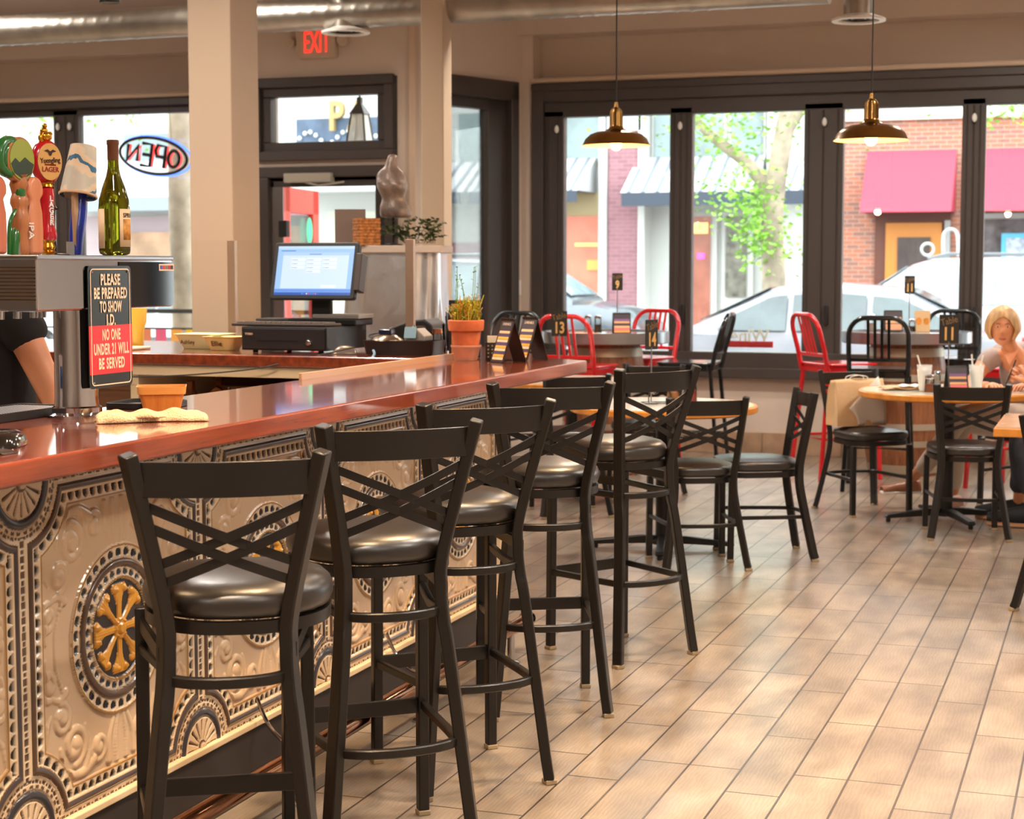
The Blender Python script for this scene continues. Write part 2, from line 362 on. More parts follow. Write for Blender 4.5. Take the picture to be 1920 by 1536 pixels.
MB().box(-6.2, -6.13, BY - .04, BY + .02, 1.7, 1.83).build('hinge', BLACK, r, bev=.004)
MB().box(-6.17, -5.39, BY + .02, BY + .028, .25, 2.09).build('pane', PANE, r, smooth=0)
c = MB().box(-6.12, -5.72, BY - .1, BY - .02, 2.12, 2.19).tube([(-5.95, BY - .07, 2.12), (-5.8, BY - .14, 2.09), (-5.62, BY - .06, 2.12)], .009, 6)
c.build('door_closer', mat('painted_door_closer', (178, 172, 158), .4), r, bev=.008)
# red outer door standing open beyond the glass door
REDD = mat('coral_red_door_paint', (226, 74, 62), .4)
r = thing('door_2', 'coral red outer door standing open beyond the glass door', 'door'); r['kind'] = 'structure'
a = Vector((-6.60, 12.98, 0)); d = Vector((-6.76, 14.0, 0)) - a; Md = Matrix.Translation(a) @ Matrix.Rotation(math.atan2(d.y, d.x), 4, 'Z'); Ld = d.length
f = MB()
for bx in ((0, .2, 0, .05, 0, 2.14), (Ld - .17, Ld, 0, .05, 0, 2.14), (0, Ld, 0, .05, 1.93, 2.14), (0, Ld, 0, .05, 0, .3)): f.box(*bx, M=Md)
f.build('door_leaf', REDD, r, smooth=0, bev=.004)
MB().box(.2, Ld - .17, .02, .028, .3, 1.93, M=Md).build('pane', PANE, r, smooth=0)
def on_leaf(x, z): return Md @ Matrix.Translation((x, -.004, z)) @ Matrix.Rotation(PI / 2, 4, 'X')
MB().lathe([(.001, 0), (.2, 0), (.2, .004), (.001, .004)], 28, M=(on_leaf(.55, 1.5) @ Matrix.Diagonal((1, .72, 1, 1))).to_3x3(), c=on_leaf(.55, 1.52).translation).build('oval_decal', mat('white_decal', (240, 225, 225), .5), r)
letters('decal_lettering', 'Coca', mat('decal_red', (205, 30, 40), .5), r, on_leaf(.55, 1.56) @ Matrix.Translation((0, 0, .005)), size=.12)
MB().lathe([(.001, 0), (.085, 0), (.085, .004), (.001, .004)], 24, M=(on_leaf(.68, 1.82) @ Matrix.Diagonal((1, 1.4, 1, 1))).to_3x3(), c=on_leaf(.72, 1.78).translation).build('green_decal', mat('mint_decal', (70, 205, 150), .5), r)
# free standing columns
def column(name, x0, x1, y0, y1, label, m=COLM):
    return tag(MB().box(x0, x1, y0, y1, 0, 3.72).build(name, m, None, smooth=0, bev=.006), label, 'column', kind='structure')
column('trim_4', -4.553, -4.305, 7.9, 8.2, 'broad square column standing behind the register counter')
column('trim_5', -4.12, -3.969, 10.0, 10.14, 'slim square column beside the foil wrapped stand')
# outlet plate on the splayed wall
o = MB().box(1.17, 1.225, -.012, -.001, 1.24, 1.36, M=Mx); tag(o.build('outlet_cover', WHITE, None, bev=.003), 'white outlet cover on the narrow wall beside the folding windows', 'outlet')

# ================================================================ OVERHEAD
DUCT = mat('galvanised_spiral_duct', (176, 170, 160), .36, 1, noise=(6, .15))
r = thing('spiral_duct', 'long galvanised spiral air duct hanging below the ceiling', 'duct', (0, 0, 0))
def duct(x0, x1, y, z, rad):
    mb = MB(); N = int((x1 - x0) / .01); n = 28; vs = []; 
    xs = np.arange(x0, x1, .0166)
    for i, x in enumerate(xs):
        for k in range(n):
            a = 2 * PI * k / n; ph = ((x - .35 * rad * math.sin(a)) / .1) % 1.0
            rr = rad + (.004 if ph < .12 else 0)
            vs.append((x, y + rr * math.cos(a), z + rr * math.sin(a)))
    M_ = len(xs); fs = [(i * n + k, (i + 1) * n + k, (i + 1) * n + (k + 1) % n, i * n + (k + 1) % n) for i in range(M_ - 1) for k in range(n)]
    fs += [tuple(range(n)), tuple((M_ - 1) * n + k for k in range(n - 1, -1, -1))]
    return mb.add(vs, fs)
duct(-10.8, -1.62, 10.15, 3.09, .1).build('duct_tube', DUCT, r, smooth=60)
for x in (-8.6, -5.6, -2.6):
    MB().tube([(x, 10.15, 3.165), (x, 10.15, 3.72)], .004, 6).build('hanger', STEEL, r)
def boot(x, y, z):
    t = thing('air_vent', '', 'vent', (x, y, z))
    MB().lathe([(.085, .02), (.085, .2), (.11, .22)], 28).build('boot', DUCT, t)
    MB().lathe([(.09, .025), (.155, 0), (.155, -.012), (.12, -.012), (.118, .004), (.09, .012)], 32, caps=False).build('flange', WHITE, t)
    for k in range(3):
        rr = .1 - k * .03
        MB().lathe([(rr, -.004), (rr + .012, .012), (rr + .006, .014), (rr - .006, -.002)], 28, caps=False).build('diffuser_ring', STEEL, t)
    return t
v = boot(-1.45, 10.15, 2.895); v['label'] = 'round white rimmed air vent at the end of the spiral duct'; v['group'] = 'air vents along the duct'
v = dup(v, (-4.70, 10.15, 2.97), 0, 'round air vent under the duct in front of the exit sign')

r = thing('exit_sign', 'lit red EXIT sign with two emergency lamp heads above the door', 'sign', (-5.855, BY - .03, 3.18))
MB().prism(rrect(.33, .22, .02), -.03, .03, facing_my(0, 0, 0)).build('housing', mat('ivory_sign_housing', (200, 180, 158), .5), r, bev=.004)
EXR = mat('exit_red_glow', (255, 60, 40), .5, emit=(255, 48, 34), es=1.1)
letters('lettering', 'EXIT', EXR, r, facing_my(.012, -.037, 0), size=.235, fit=.215, bold=0)
MB().prism(rrect(.25, .195, .008), 0, .004, facing_my(0, -.0305, 0)).build('face', mat('exit_face', (214, 176, 156), .5), r)
for s in (-1, 1):
    MB().lathe([(.01, .05), (.04, .03), (.042, -.03), (.036, -.034), (.001, -.03)], 18, (s * .225, -.01, .015), Matrix.Rotation(PI / 2, 3, 'X').inverted()).build('lamp_head', mat('ivory_sign_housing', (200, 180, 158), .5), r)

# pendant lamps
BULB = mat('lit_bulb', (255, 225, 180), .3, emit=(255, 196, 120), es=16)
SHIN = mat('shade_inside', (226, 170, 110), .35, .3)
def pendant(loc, label):
    t = thing('pendant_lamp', label, 'pendant lamp', loc, 0, 'pendant lamps over the dining tables')
    MB().lathe([(.03, .175), (.034, .16), (.034, .10), (.038, .085), (.05, .078), (.06, .07), (.095, .068), (.13, .055), (.155, .032), (.168, .004), (.173, 0)], 40, caps=False).build('lamp_shade', BRASS, t, smooth=50)
    MB().lathe([(.171, -.001), (.165, .003), (.151, .03), (.126, .051), (.09, .064), (.03, .066)], 40, caps=False).build('shade_lining', SHIN, t, smooth=60)
    MB().lathe([(.008, .215), (.012, .19), (.026, .18), (.029, .165), (.029, .14)], 16).build('socket', BRASS, t)
    MB().ball((0, 0, .008), .03, 18, (1, 1, 1.1)).build('bulb', BULB, t)
    MB().tube([(0, 0, .21), (0, 0, 3.72 - loc[2])], .0035, 6).build('cord', BLACK, t)
    MB().lathe([(.06, 3.72 - loc[2]), (.06, 3.70 - loc[2]), (.02, 3.68 - loc[2])], 20).build('ceiling_rose', BRASS, t)
    lamp('pendant_light', 'POINT', (loc[0], loc[1], loc[2] - .035), 14, WARM, .03)
    return t
pendant((-2.389, 8.361, 2.075), 'brass dome pendant lamp hanging above the round table with sign 14')
pendant((-1.087, 8.073, 2.05), 'brass dome pendant lamp hanging beside the white rimmed air vent')
# housings of the added room lamps and of the one spotlight in view
def can(x, y, z, top, label, grp, r_=.035, m=BLACK):
    t = thing('spotlight', label, 'spotlight', (x, y, z), 0, grp)
    MB().lathe([(.012, .12), (r_ * .6, .10), (r_, .03), (r_, .004), (r_ * .92, .004), (r_ * .8, .02)], 20, caps=False).build('housing', m, t)
    MB().lathe([(.001, .018), (r_ * .8, .016), (r_ * .8, .02), (.001, .022)], 20).build('bulb', mat('spot_bulb_glow', (255, 240, 200), .4, emit=(255, 226, 170), es=9), t)
    MB().tube([(0, 0, .11), (0, 0, top - z)], .007, 6).build('stem', m, t)
    return t
can(-3.35, 5.28, 2.385, 3.72, 'small lit spotlight bulb hanging above the beer taps', None)
s0 = can(-1.55, 1.9, 2.69, 3.72, 'added spotlight out of view over the row of bar stools', 'added spotlights around the bar')
for x, y in BARSPOT[1:]: dup(s0, (x, y, 2.69), 0, 'added spotlight out of view over the row of bar stools')
for x, y in ((-2.95, 2.6), (-3.4, 7.0)): dup(s0, (x, y, 2.385 if y < 6.9 else 3.03), 0, 'added spotlight out of view over the row of bar stools')
d0 = thing('fill_downlight', 'added round ceiling downlight', 'fill_downlight', (FILL_DOWN[0][0], FILL_DOWN[0][1], 3.70), 0, 'added ceiling fill downlights')
MB().lathe([(.10, .02), (.10, -.006), (.085, -.006), (.08, .01)], 24, caps=False).build('trim_ring', WHITE, d0)
MB().lathe([(.001, .012), (.08, .012), (.08, .016), (.001, .016)], 24).build('lens', mat('fill_downlight_lens', (255, 240, 215), .4, emit=(255, 226, 180), es=5), d0)
for x, y in FILL_DOWN[1:]: dup(d0, (x, y, 3.70), 0, 'added round ceiling downlight')
# ================================================================ THE BAR
def wood_mat(name, c0, c1, rough, coat, axis='Y', scale=3.0):
    m = bpy.data.materials.new(name); m.use_nodes = True; nt = m.node_tree; b = nt.nodes['Principled BSDF']; L = nt.links.new
    tc = nt.nodes.new('ShaderNodeTexCoord'); mp = nt.nodes.new('ShaderNodeMapping'); L(tc.outputs['Object'], mp.inputs[0])
    sc3 = {'X': (.5, 9, 9), 'Y': (9, .5, 9), 'Z': (9, 9, .5)}[axis]; mp.inputs['Scale'].default_value = sc3
    n = nt.nodes.new('ShaderNodeTexNoise'); n.inputs['Scale'].default_value = scale; n.inputs['Detail'].default_value = 8; n.inputs['Roughness'].default_value = .65; L(mp.outputs[0], n.inputs['Vector'])
    r = nt.nodes.new('ShaderNodeValToRGB'); e = r.color_ramp.elements; e[0].position = .32; e[1].position = .7; e[0].color = (*S(*c0), 1); e[1].color = (*S(*c1), 1)
    L(n.outputs['Fac'], r.inputs[0]); L(r.outputs[0], b.inputs['Base Color']); b.inputs['Roughness'].default_value = rough
    b.inputs['Coat Weight'].default_value = coat; b.inputs['Coat Roughness'].default_value = .07
    MATS[name] = m; return m
MAHOG = wood_mat('varnished_mahogany', (98, 38, 18), (150, 66, 32), .26, 1.0)
DKPAINT = mat('dark_kick_paint', (52, 46, 44), .55)
CREAMW = mat('cream_painted_wood', (224, 202, 166), .55)
BROWNP = mat('brown_cabinet_panel', (108, 70, 42), .6)

# --- the painted pressed-tin panel: relief and paint follow the same ornament
TW, TH = .764, .791
def tin_mesh():
    nx, ny = 340, 352
    U, V = np.meshgrid(np.linspace(-TW / 2, TW / 2, nx), np.linspace(-TH / 2, TH / 2, ny))
    H = np.zeros_like(U); Cc = np.zeros(U.shape + (3,))
    cream = np.array(S(210, 180, 146)); lcream = np.array(S(228, 204, 172)); brown = np.array(S(92, 66, 46)); dark = np.array(S(34, 30, 34)); slate = np.array(S(66, 66, 76)); gold = np.array(S(232, 164, 56)); gold2 = np.array(S(160, 112, 44))
    Cc[:] = cream
    def paint(mask, c): Cc[mask] = c
    ss = lambda a, b, x: np.clip((x - a) / (b - a), 0, 1) ** 2 * (3 - 2 * np.clip((x - a) / (b - a), 0, 1))
    # --- embossed scrolls on the cream field
    P = []
    def spiral(cx, cy, r0, turns, a0, hand, w0, w1=.004):
        N = int(30 * turns) + 10
        for i in range(N):
            t = i / (N - 1); a = a0 + hand * 2 * PI * turns * t; r = r0 * (1 - t) ** .8 + .004
            P.append((cx + r * math.cos(a), cy + r * math.sin(a), w1 + (w0 - w1) * (t if t > .7 else .35)))
    def stroke(pts, w0, w1):
        q = smoothpath([(x, y, 0) for x, y in pts], 8)
        for i, p in enumerate(q): P.append((p.x, p.y, w0 + (w1 - w0) * i / (len(q) - 1)))
    for sx in (1, -1):
        for sy in (1, -1):
            spiral(sx * .195, sy * .235, .045, 1.3, PI / 2 * sy, sx * sy, .014)
            spiral(sx * .245, sy * .165, .034, 1.2, -PI / 2 * sy, -sx * sy, .012)
            spiral(sx * .095, sy * .265, .032, 1.2, PI, sx * sy, .011)
            spiral(sx * .29, sy * .075, .032, 1.2, PI / 2 * sy, -sx * sy, .010)
            stroke([(sx * .25, sy * .235), (sx * .235, sy * .29), (sx * .17, sy * .31), (sx * .12, sy * .29)], .005, .010)
            stroke([(sx * .15, sy * .2), (sx * .135, sy * .25), (sx * .15, sy * .3)], .004, .008)
            stroke([(sx * .28, sy * .11), (sx * .25, sy * .12), (sx * .225, sy * .105)], .004, .008)
            stroke([(sx * .215, sy * .19), (sx * .225, sy * .13), (sx * .26, sy * .05), (sx * .265, sy * .0)], .006, .004)
            stroke([(sx * .03, sy * .215), (sx * .05, sy * .26), (sx * .055, sy * .31)], .004, .008)
            stroke([(sx * .012, sy * .21), (sx * .022, sy * .27), (sx * .02, sy * .33)], .004, .007)
            stroke([(sx * .3, sy * .02), (sx * .31, sy * .04), (sx * .3, sy * .055)], .004, .009)
            for k in range(5): stroke([(sx * (.285 + .006 * k), sy * (.15 + .012 * k)), (sx * (.30 + .004 * k), sy * (.17 + .014 * k))], .003, .006)
    P = np.array(P)
    best = np.zeros_like(U)
    for x, y, w in P:
        i0 = max(0, int((x - 3 * w + TW / 2) / TW * (nx - 1))); i1 = min(nx, int((x + 3 * w + TW / 2) / TW * (nx - 1)) + 2)
        j0 = max(0, int((y - 3 * w + TH / 2) / TH * (ny - 1))); j1 = min(ny, int((y + 3 * w + TH / 2) / TH * (ny - 1)) + 2)
        if i0 >= i1 or j0 >= j1: continue
        d2 = (U[j0:j1, i0:i1] - x) ** 2 + (V[j0:j1, i0:i1] - y) ** 2
        best[j0:j1, i0:i1] = np.maximum(best[j0:j1, i0:i1], w * .85 * np.sqrt(np.clip(1 - d2 / (1.5 * w) ** 2, 0, 1)))
    H += best
    # --- central medallion
    R = np.hypot(U, V); A = np.arctan2(V, U)
    inn = R < .203
    H[inn] = 0
    paint(inn, lcream)
    def eggs(mask, s, n, r, r0, r1, col):
        ph = (s * n) % 1.0; rr = (r - r0) / (r1 - r0)
        e = mask & (rr > .1) & (rr < .9) & (((ph - .5) / .36) ** 2 + ((rr - .5) / .46) ** 2 < 1)
        Cc[e] = col; H[mask] += .004; H[e] -= .007 * np.clip(1 - ((ph[e] - .5) / .36) ** 2, 0, 1)
    s = A / (2 * PI)
    paint((R > .199) & (R < .204), gold2); H[(R > .197) & (R < .206)] += .005
    eggs((R > .172) & (R < .197), s, 34, R, .172, .197, dark)
    bd = (R > .148) & (R < .170); paint(bd, brown); H[bd] += .010 * np.sqrt(np.clip(1 - ((R[bd] - .159) / .011) ** 2, 0, 1))
    ln = bd & (((s * 46) % 1) < .12); paint(ln, slate)
    eggs((R > .126) & (R < .147), s, 30, R, .126, .147, slate)
    paint((R > .120) & (R < .126), gold2); H[(R > .119) & (R < .127)] += .006
    df = R < .119; paint(df, dark)
    for k in range(8):
        a = k * PI / 4 + PI / 8 * 0; ca, sa = math.cos(a), math.sin(a)
        x = U * ca + V * sa; y = -U * sa + V * ca; t = np.clip((x - .02) / .092, 0, 1)
        w = np.where(t < .45, .0085 + .004 * t, .010 + .030 * (t - .45) ** 1.1 * 1.6)
        if k % 2: w = w * .82
        lobe = w * (1 - .28 * (t > .82) * np.abs(np.sin((t - .82) * 22)))
        m = df & (x > .02) & (x < .108) & (np.abs(y) < lobe); paint(m, gold)
        H[m] += .007 * np.sqrt(np.clip(1 - (y[m] / lobe[m]) ** 2, 0, 1)) * (1 + .25 * np.cos(y[m] * 900))
        for sy in (1, -1):
            d = np.hypot(x - .096, y - sy * .021); m = df & (d < .0105); paint(m, gold); H[m] += .010 * np.sqrt(np.clip(1 - (d[m] / .0105) ** 2, 0, 1))
    h = R < .026; paint(h, gold); H[h] += .010 * np.sqrt(np.clip(1 - (R[h] / .026) ** 2, 0, 1)); h2 = R < .013; H[h2] += .006
    # --- border bands along the seams, bending round the corner medallions
    ds = TW / 2 - np.abs(U); dh = TH / 2 - np.abs(V)
    cu = TW / 2 - np.abs(U); cv = TH / 2 - np.abs(V); rc = np.hypot(cu, cv); dc = rc - .118
    D = np.minimum(np.minimum(ds, dh), np.where(dc > 0, dc, 9)); out = dc > 0
    along = np.where((dc > 0) & (dc <= np.minimum(ds, dh)), np.arctan2(cv, cu) * .15, np.where(ds < dh, V, U))
    def band(lo, hi): return out & (D >= lo) & (D < hi)
    m = out & (D < .075); H[m] = 0
    m = band(0, .014); paint(m, lcream); H[m] += .004
    ph = (along / .034) % 1.0; e = m & (((ph < .30) & (D < .006)) | ((ph > .42) & (ph < .9) & (D < .0085))); paint(e, brown); H[e] -= .003
    m = band(.014, .017); paint(m, lcream); H[m] += .006
    m = band(.017, .036); paint(m, brown); H[m] += .010 * np.sqrt(np.clip(1 - ((D[m] - .0265) / .0095) ** 2, 0, 1))
    m = band(.0275, .033); paint(m, slate)
    m = band(.036, .039); paint(m, lcream); H[m] += .006
    m = band(.039, .064); paint(m, lcream); H[m] += .005
    ph = (along / .030) % 1.0; rr = (D - .040) / .022; e = m & (((ph - .5) / .40) ** 2 + ((rr - .05) / .88) ** 2 < 1) & (rr > .04); paint(e, dark); H[e] -= .008
    m = band(.064, .068); paint(m, gold2); H[m] += .006
    # corner palmettes
    c = ~out; H[c] = 0; paint(c, lcream)
    m = c & (rc > .104); paint(m, lcream); aa = np.arctan2(cv, cu); ph = (aa * .11 / .022) % 1; e = m & (ph < .55) & (rc > .107) & (rc < .115); paint(e, brown); H[m] += .004
    m = c & (rc > .080) & (rc < .102); paint(m, slate * .6); H[m] += .008 * np.sqrt(np.clip(1 - ((rc[m] - .091) / .011) ** 2, 0, 1))
    m = c & (rc < .078); f = np.abs(np.sin(aa * 8)); e = m & (f < .34 + rc * 1.5) & (rc > .022) & (rc < .066 + .008 * np.cos(aa * 16)); paint(e, brown); H[m] += .005; H[e] -= .006
    m = c & (rc < .02); paint(m, brown); m = c & (rc < .013); paint(m, lcream); H[m] += .006
    H += .0
    me = bpy.data.meshes.new('tin_panel'); n = nx * ny
    co = np.zeros((n, 3)); co[:, 0] = H.ravel(); co[:, 1] = U.ravel(); co[:, 2] = V.ravel()
    idx = np.arange(n).reshape(ny, nx); q = np.stack([idx[:-1, :-1], idx[:-1, 1:], idx[1:, 1:], idx[1:, :-1]], -1).reshape(-1, 4)
    me.vertices.add(n); me.vertices.foreach_set('co', co.ravel()); me.loops.add(q.size); me.loops.foreach_set('vertex_index', q.ravel().astype('i'))
    me.polygons.add(len(q)); me.polygons.foreach_set('loop_start', np.arange(0, q.size, 4, dtype='i')); me.update(calc_edges=True); me.shade_smooth()
    at = me.color_attributes.new('paint', 'FLOAT_COLOR', 'POINT'); col = np.ones((n, 4)); col[:, :3] = Cc.reshape(-1, 3); at.data.foreach_set('color', col.ravel())
    m = bpy.data.materials.new('painted_pressed_tin'); m.use_nodes = True; nt = m.node_tree; b = nt.nodes['Principled BSDF']
    an = nt.nodes.new('ShaderNodeAttribute'); an.attribute_name = 'paint'; nt.links.new(an.outputs['Color'], b.inputs['Base Color'])
    b.inputs['Roughness'].default_value = .30; b.inputs['Metallic'].default_value = .0; b.inputs['Coat Weight'].default_value = .5; b.inputs['Coat Roughness'].default_value = .18
    me.materials.append(m); return me
bar = thing('bar_counter', 'long bar counter faced with cream pressed tin panels and gold medallions', 'bar', (-2.4, 3.7, 0))
BL = Vector((-2.4, 3.7, 0))
tm = tin_mesh()
for k in range(6):
    o = bpy.data.objects.new('tin_panel', tm); COL.objects.link(o); o.parent = bar; o.location = Vector((-2.246, 3.144 + .764 * (k - 2) + .382, .603)) - BL
def bp(name, x0, x1, y0, y1, z0, z1, m, **k): return MB().box(x0 - BL.x, x1 - BL.x, y0 - BL.y, y1 - BL.y, z0, z1).build(name, m, bar, smooth=0, **k)
bp('body', -2.55, -2.25, 1.616, 6.2, .0, 1.038, BROWNP)
bp('kick_board', -2.27, -2.232, 1.616, 6.2, .0, .19, DKPAINT)
bp('base_trim', -2.25, -2.226, 1.616, 6.2, .19, .208, CREAMW, bev=.003)
bp('top_trim', -2.25, -2.226, 1.616, 6.2, .999, 1.038, DKPAINT, bev=.003)
bp('end_post', -2.25, -2.215, 6.17, 6.21, 0, 1.038, CREAMW, bev=.004)
top = MB().prism([(-2.02, .9), (-2.02, 6.66), (-2.24, 6.80), (-2.72, 7.7), (-5.6, 7.7), (-5.6, 6.58), (-2.587, 6.58), (-2.587, .9)], 1.04, 1.09)
tag(top.build('worktop', MAHOG, None, smooth=0, bev=.006, seg=3), 'glossy reddish mahogany bar top running along the whole counter', 'worktop')
FOOTR = mat('worn_copper_rail', (176, 120, 84), .16, 1, noise=(5, .25))
r = thing('foot_rail', 'round metal foot rail along the foot of the bar counter', 'foot rail', (-2.08, 3.7, 0))
MB().tube([(0, -2.5, .135), (0, 2.36, .135)], .0255, 18).build('rail', FOOTR, r)
MB().tube([(0, 2.36, .135), (0, 2.40, .135)], .029, 18).build('end_cap', CHROME, r)
for y in (-1.9, -.75, .45, 1.35, 2.2):
    MB().tube([(0, y, .12), (0, y, .0)], .014, 10).lathe([(.036, 0), (.036, .008), (.018, .014)], 18, (0, y, 0)).build('rail_post', CHROME, r)
    MB().tube(smoothpath([(-.148, y + .04, .27), (-.11, y + .03, .205), (-.05, y + .01, .165), (0, y, .16)], 5), .006, 8).build('bracket', CHROME, r)
# register counter (the short leg of the L)
r = thing('register_counter', 'cream trimmed counter base under the register with open brown bays', 'counter', (-4.1, 7.1, 0))
def rp(name, x0, x1, y0, y1, z0, z1, m, **k): return MB().box(x0 + 4.1, x1 + 4.1, y0 - 7.1, y1 - 7.1, z0, z1).build(name, m, r, smooth=0, **k)
rp('back_panel', -5.6, -2.9, 7.35, 7.6, 0, 1.038, BROWNP); rp('cream_rail', -5.6, -2.62, 6.6, 6.66, .992, 1.038, CREAMW, bev=.003)
rp('divider', -4.13, -4.09, 6.62, 7.35, 0, .992, CREAMW); rp('divider', -5.6, -5.56, 6.62, 7.35, 0, .992, CREAMW); rp('divider', -2.66, -2.62, 6.62, 7.35, 0, .992, CREAMW)
rp('shelf', -5.56, -4.13, 6.75, 7.35, .60, .63, BROWNP); rp('shelf', -4.09, -2.66, 6.75, 7.35, .60, .63, BROWNP)
rp('drop_panel', -5.3, -4.13, 6.66, 6.69, .64, .992, BROWNP)
# scalloped wooden rack in the open bay
RACK = wood_mat('orange_brown_rack_wood', (120, 66, 26), (168, 98, 44), .45, .2, 'X')
t = thing('wooden_rack', 'dark wooden rack with scalloped top rail in the counter bay', 'rack', (-3.55, 6.9, .63))
pts = [(-.45, 0), (-.45, .06)] + [(-.45 + .9 * i / 60, .075 + .028 * math.cos(2 * PI * i / 10)) for i in range(61)] + [(.45, 0)]
MB().prism(pts, -.012, .012, facing_my(0, 0, .19)).build('scalloped_rail', RACK, t, smooth=0)
for x in (-.45, .43):
    for y in (-.02, .25): MB().box(x, x + .03, y, y + .03, 0, .32).build('rack_post', RACK, t, smooth=0, bev=.003)
MB().box(-.45, .45, -.015, .015, .02, .06).box(-.45, .46, .25, .28, .19, .28).box(-.45, .45, 0, .27, .008, .02).build('lower_rail', RACK, t, smooth=0)
o = MB().box(-2.592, -2.580, 5.2, 6.9, 1.078, 1.112); tag(o.build('edge_strip', mat('bare_wood_strip', (206, 160, 122), .4), None, bev=.002), 'pale strip standing along the inner edge of the bar top', 'edge strip')

# ================================================================ CROSS-BACK STOOLS AND CHAIRS
def interp(P, z):
    for (x0, y0, z0), (x1, y1, z1) in zip(P, P[1:]):
        if z0 <= z <= z1:
            t = (z - z0) / (z1 - z0); return x0 + (x1 - x0) * t, y0 + (y1 - y0) * t
    return P[-1][:2]
def crossback(kind, label, cat, group):
    """local axes: x to the sitter's right, y the way the sitter faces"""
    t = thing('bar_stool' if kind == 'stool' else 'dining_chair', label, cat, (0, 0, 0), 0, group)
    if kind == 'stool':
        Hh = 1.10; seat = .752; post = [(.190, -.20, 0), (.140, -.150, .50), (.129, -.133, .60), (.125, -.127, .68), (.131, -.133, .78), (.192, -.203, Hh)]; fx, fy = .185, .20; zr = .31
        zz = (.998, .952, .864, .824)
    else:
        Hh = .845; seat = .455; post = [(.205, -.235, 0), (.165, -.185, .26), (.150, -.165, .38), (.150, -.163, .47), (.160, -.175, .56), (.188, -.225, Hh)]; fx, fy = .190, .19; zr = .20
        zz = (Hh - .096, Hh - .142, Hh - .228, Hh - .268)
    path = smoothpath(post, 5)
    pz = [(p.x, p.y, p.z) for p in path]
    for s in (-1, 1):
        d = Vector((.5 * s, .85, 0)).normalized()
        MB().tube([(s * x, y, max(z, .012)) for x, y, z in pz], prof=RECT(.030, .038), up=(s * .45, .9, 0)).build('rear_leg', IRON, t, smooth=30, bev=.004)
        MB().tube([(s * fx, fy, .012), (s * fx * .985, fy - .005, seat - .035)], prof=RECT(.030, .030), up=(0, 1, 0)).build('front_leg', IRON, t, smooth=30, bev=.004)
        for (x, y) in ((s * pz[0][0], pz[0][1]), (s * fx, fy)):
            MB().box(x - .017, x + .017, y - .018, y + .018, 0, .014).build('glide', FOOT, t, smooth=0, bev=.003)
    def xb(za, zb, bow): # bar between the posts
        pts = []
        xa, ya = interp(pz, za); xb_, yb = interp(pz, zb)
        for i in range(13):
            q = i / 12; x = -xa * 1.0 + (xb_ + xa) * q; y = ya + (yb - ya) * q - bow * math.sin(PI * q); z = za + (zb - za) * q; pts.append((x, y, z))
        return pts
    MB().tube(xb(Hh - .052, Hh - .052, .034), prof=[(-.003, -.036), (.003, -.036), (.003, .036), (-.003, .036)], up=(0, 0, 1)).build('top_rail', IRON, t, smooth=30, bev=.0015, seg=1)
    for a, c in ((zz[0], zz[2]), (zz[1], zz[3]), (zz[2], zz[0]), (zz[3], zz[1])):
        MB().tube(xb(a, c, .028), prof=[(-.0025, -.010), (.0025, -.010), (.0025, .010), (-.0025, .010)], up=(0, 0, 1)).build('cross_bar', IRON, t, smooth=30)
    # seat outline
    def outl(k, n=40):
        o_ = []
        for i in range(n):
            a = 2 * PI * i / n; ca, sa = math.cos(a), math.sin(a)
            if kind == 'stool': p = 2.35; rx, ry, cy = .222, .205, .055
            else: p = 3.2; rx, ry, cy = .215, .205, .03
            x = rx * math.copysign(abs(ca) ** (2 / p), ca); y = ry * math.copysign(abs(sa) ** (2 / p), sa)
            x *= (1 - .13 * (1 - y / ry) / 2 * (1.6 if kind != 'stool' else 1.3)); o_.append((x * k, cy + y * k))
        return o_
    hh = .058 if kind == 'stool' else .045
    rings = [(.90, -.006), (.97, .0), (1.0, .014), (1.0, .030), (.975, .044), (.90, hh), (.72, hh + .010), (.45, hh + .016), (.18, hh + .019)]
    mb = MB(); vs = []; n = 40
    for k, z in rings: vs += [(x, y, seat + z) for x, y in outl(k)]
    fs = [(i * n + k, i * n + (k + 1) % n, (i + 1) * n + (k + 1) % n, (i + 1) * n + k) for i in range(len(rings) - 1) for k in range(n)] + [tuple(range(n - 1, -1, -1)), tuple((len(rings) - 1) * n + k for k in range(n))]
    mb.add(vs, fs).build('seat', VINYL, t, smooth=70)
    o_ = outl(.93); MB().tube([(x, y, seat - .022) for x, y in o_], prof=RECT(.020, .026), up=(0, 0, 1), closed=True).build('seat_frame', IRON, t, smooth=40)
    def urail(z, yb, name, rad=.0095):
        xr, yr = interp(pz, z)
        pts = [(fx, fy, z)] + [(xr * 1.02, yr + .10, z)] + [(xr * .98 * math.cos(a), yr + .03 + (yb) * -math.sin(a) * 1.0, z) for a in [math.radians(12 + 156 * i / 14) for i in range(15)]] + [(-xr * 1.02, yr + .10, z), (-fx, fy, z)]
        MB().tube(pts, prof=[(-rad, -rad * 1.2), (rad, -rad * 1.2), (rad, rad * 1.2), (-rad, rad * 1.2)], up=(0, 0, 1)).build(name, IRON, t, smooth=50, bev=.003, seg=1)
    if kind == 'stool':
        urail(.625, .075, 'upper_brace'); urail(.302, .08, 'foot_ring')
        MB().box(-fx, fx, fy - .006, fy + .006, .280, .322).build('footrest', IRON, t, smooth=0, bev=.002)
        for s in (-1, 1): MB().tube([(s * fx, fy, .68), (s * .135, -.13, .68)], prof=RECT(.012, .03), up=(0, 0, 1)).build('seat_brace', IRON, t, smooth=0)
    else:
        urail(.22, .06, 'leg_stretcher', .008)
    return t
def rearmid(a, rl, rr, kind, f=.2):
    """place from where the two rear posts stand"""
    m = (Vector((*rl, 0)) + Vector((*rr, 0))) / 2; return m + Vector((-math.sin(a), math.cos(a), 0)) * f
G1 = 'cross back bar stools along the bar'
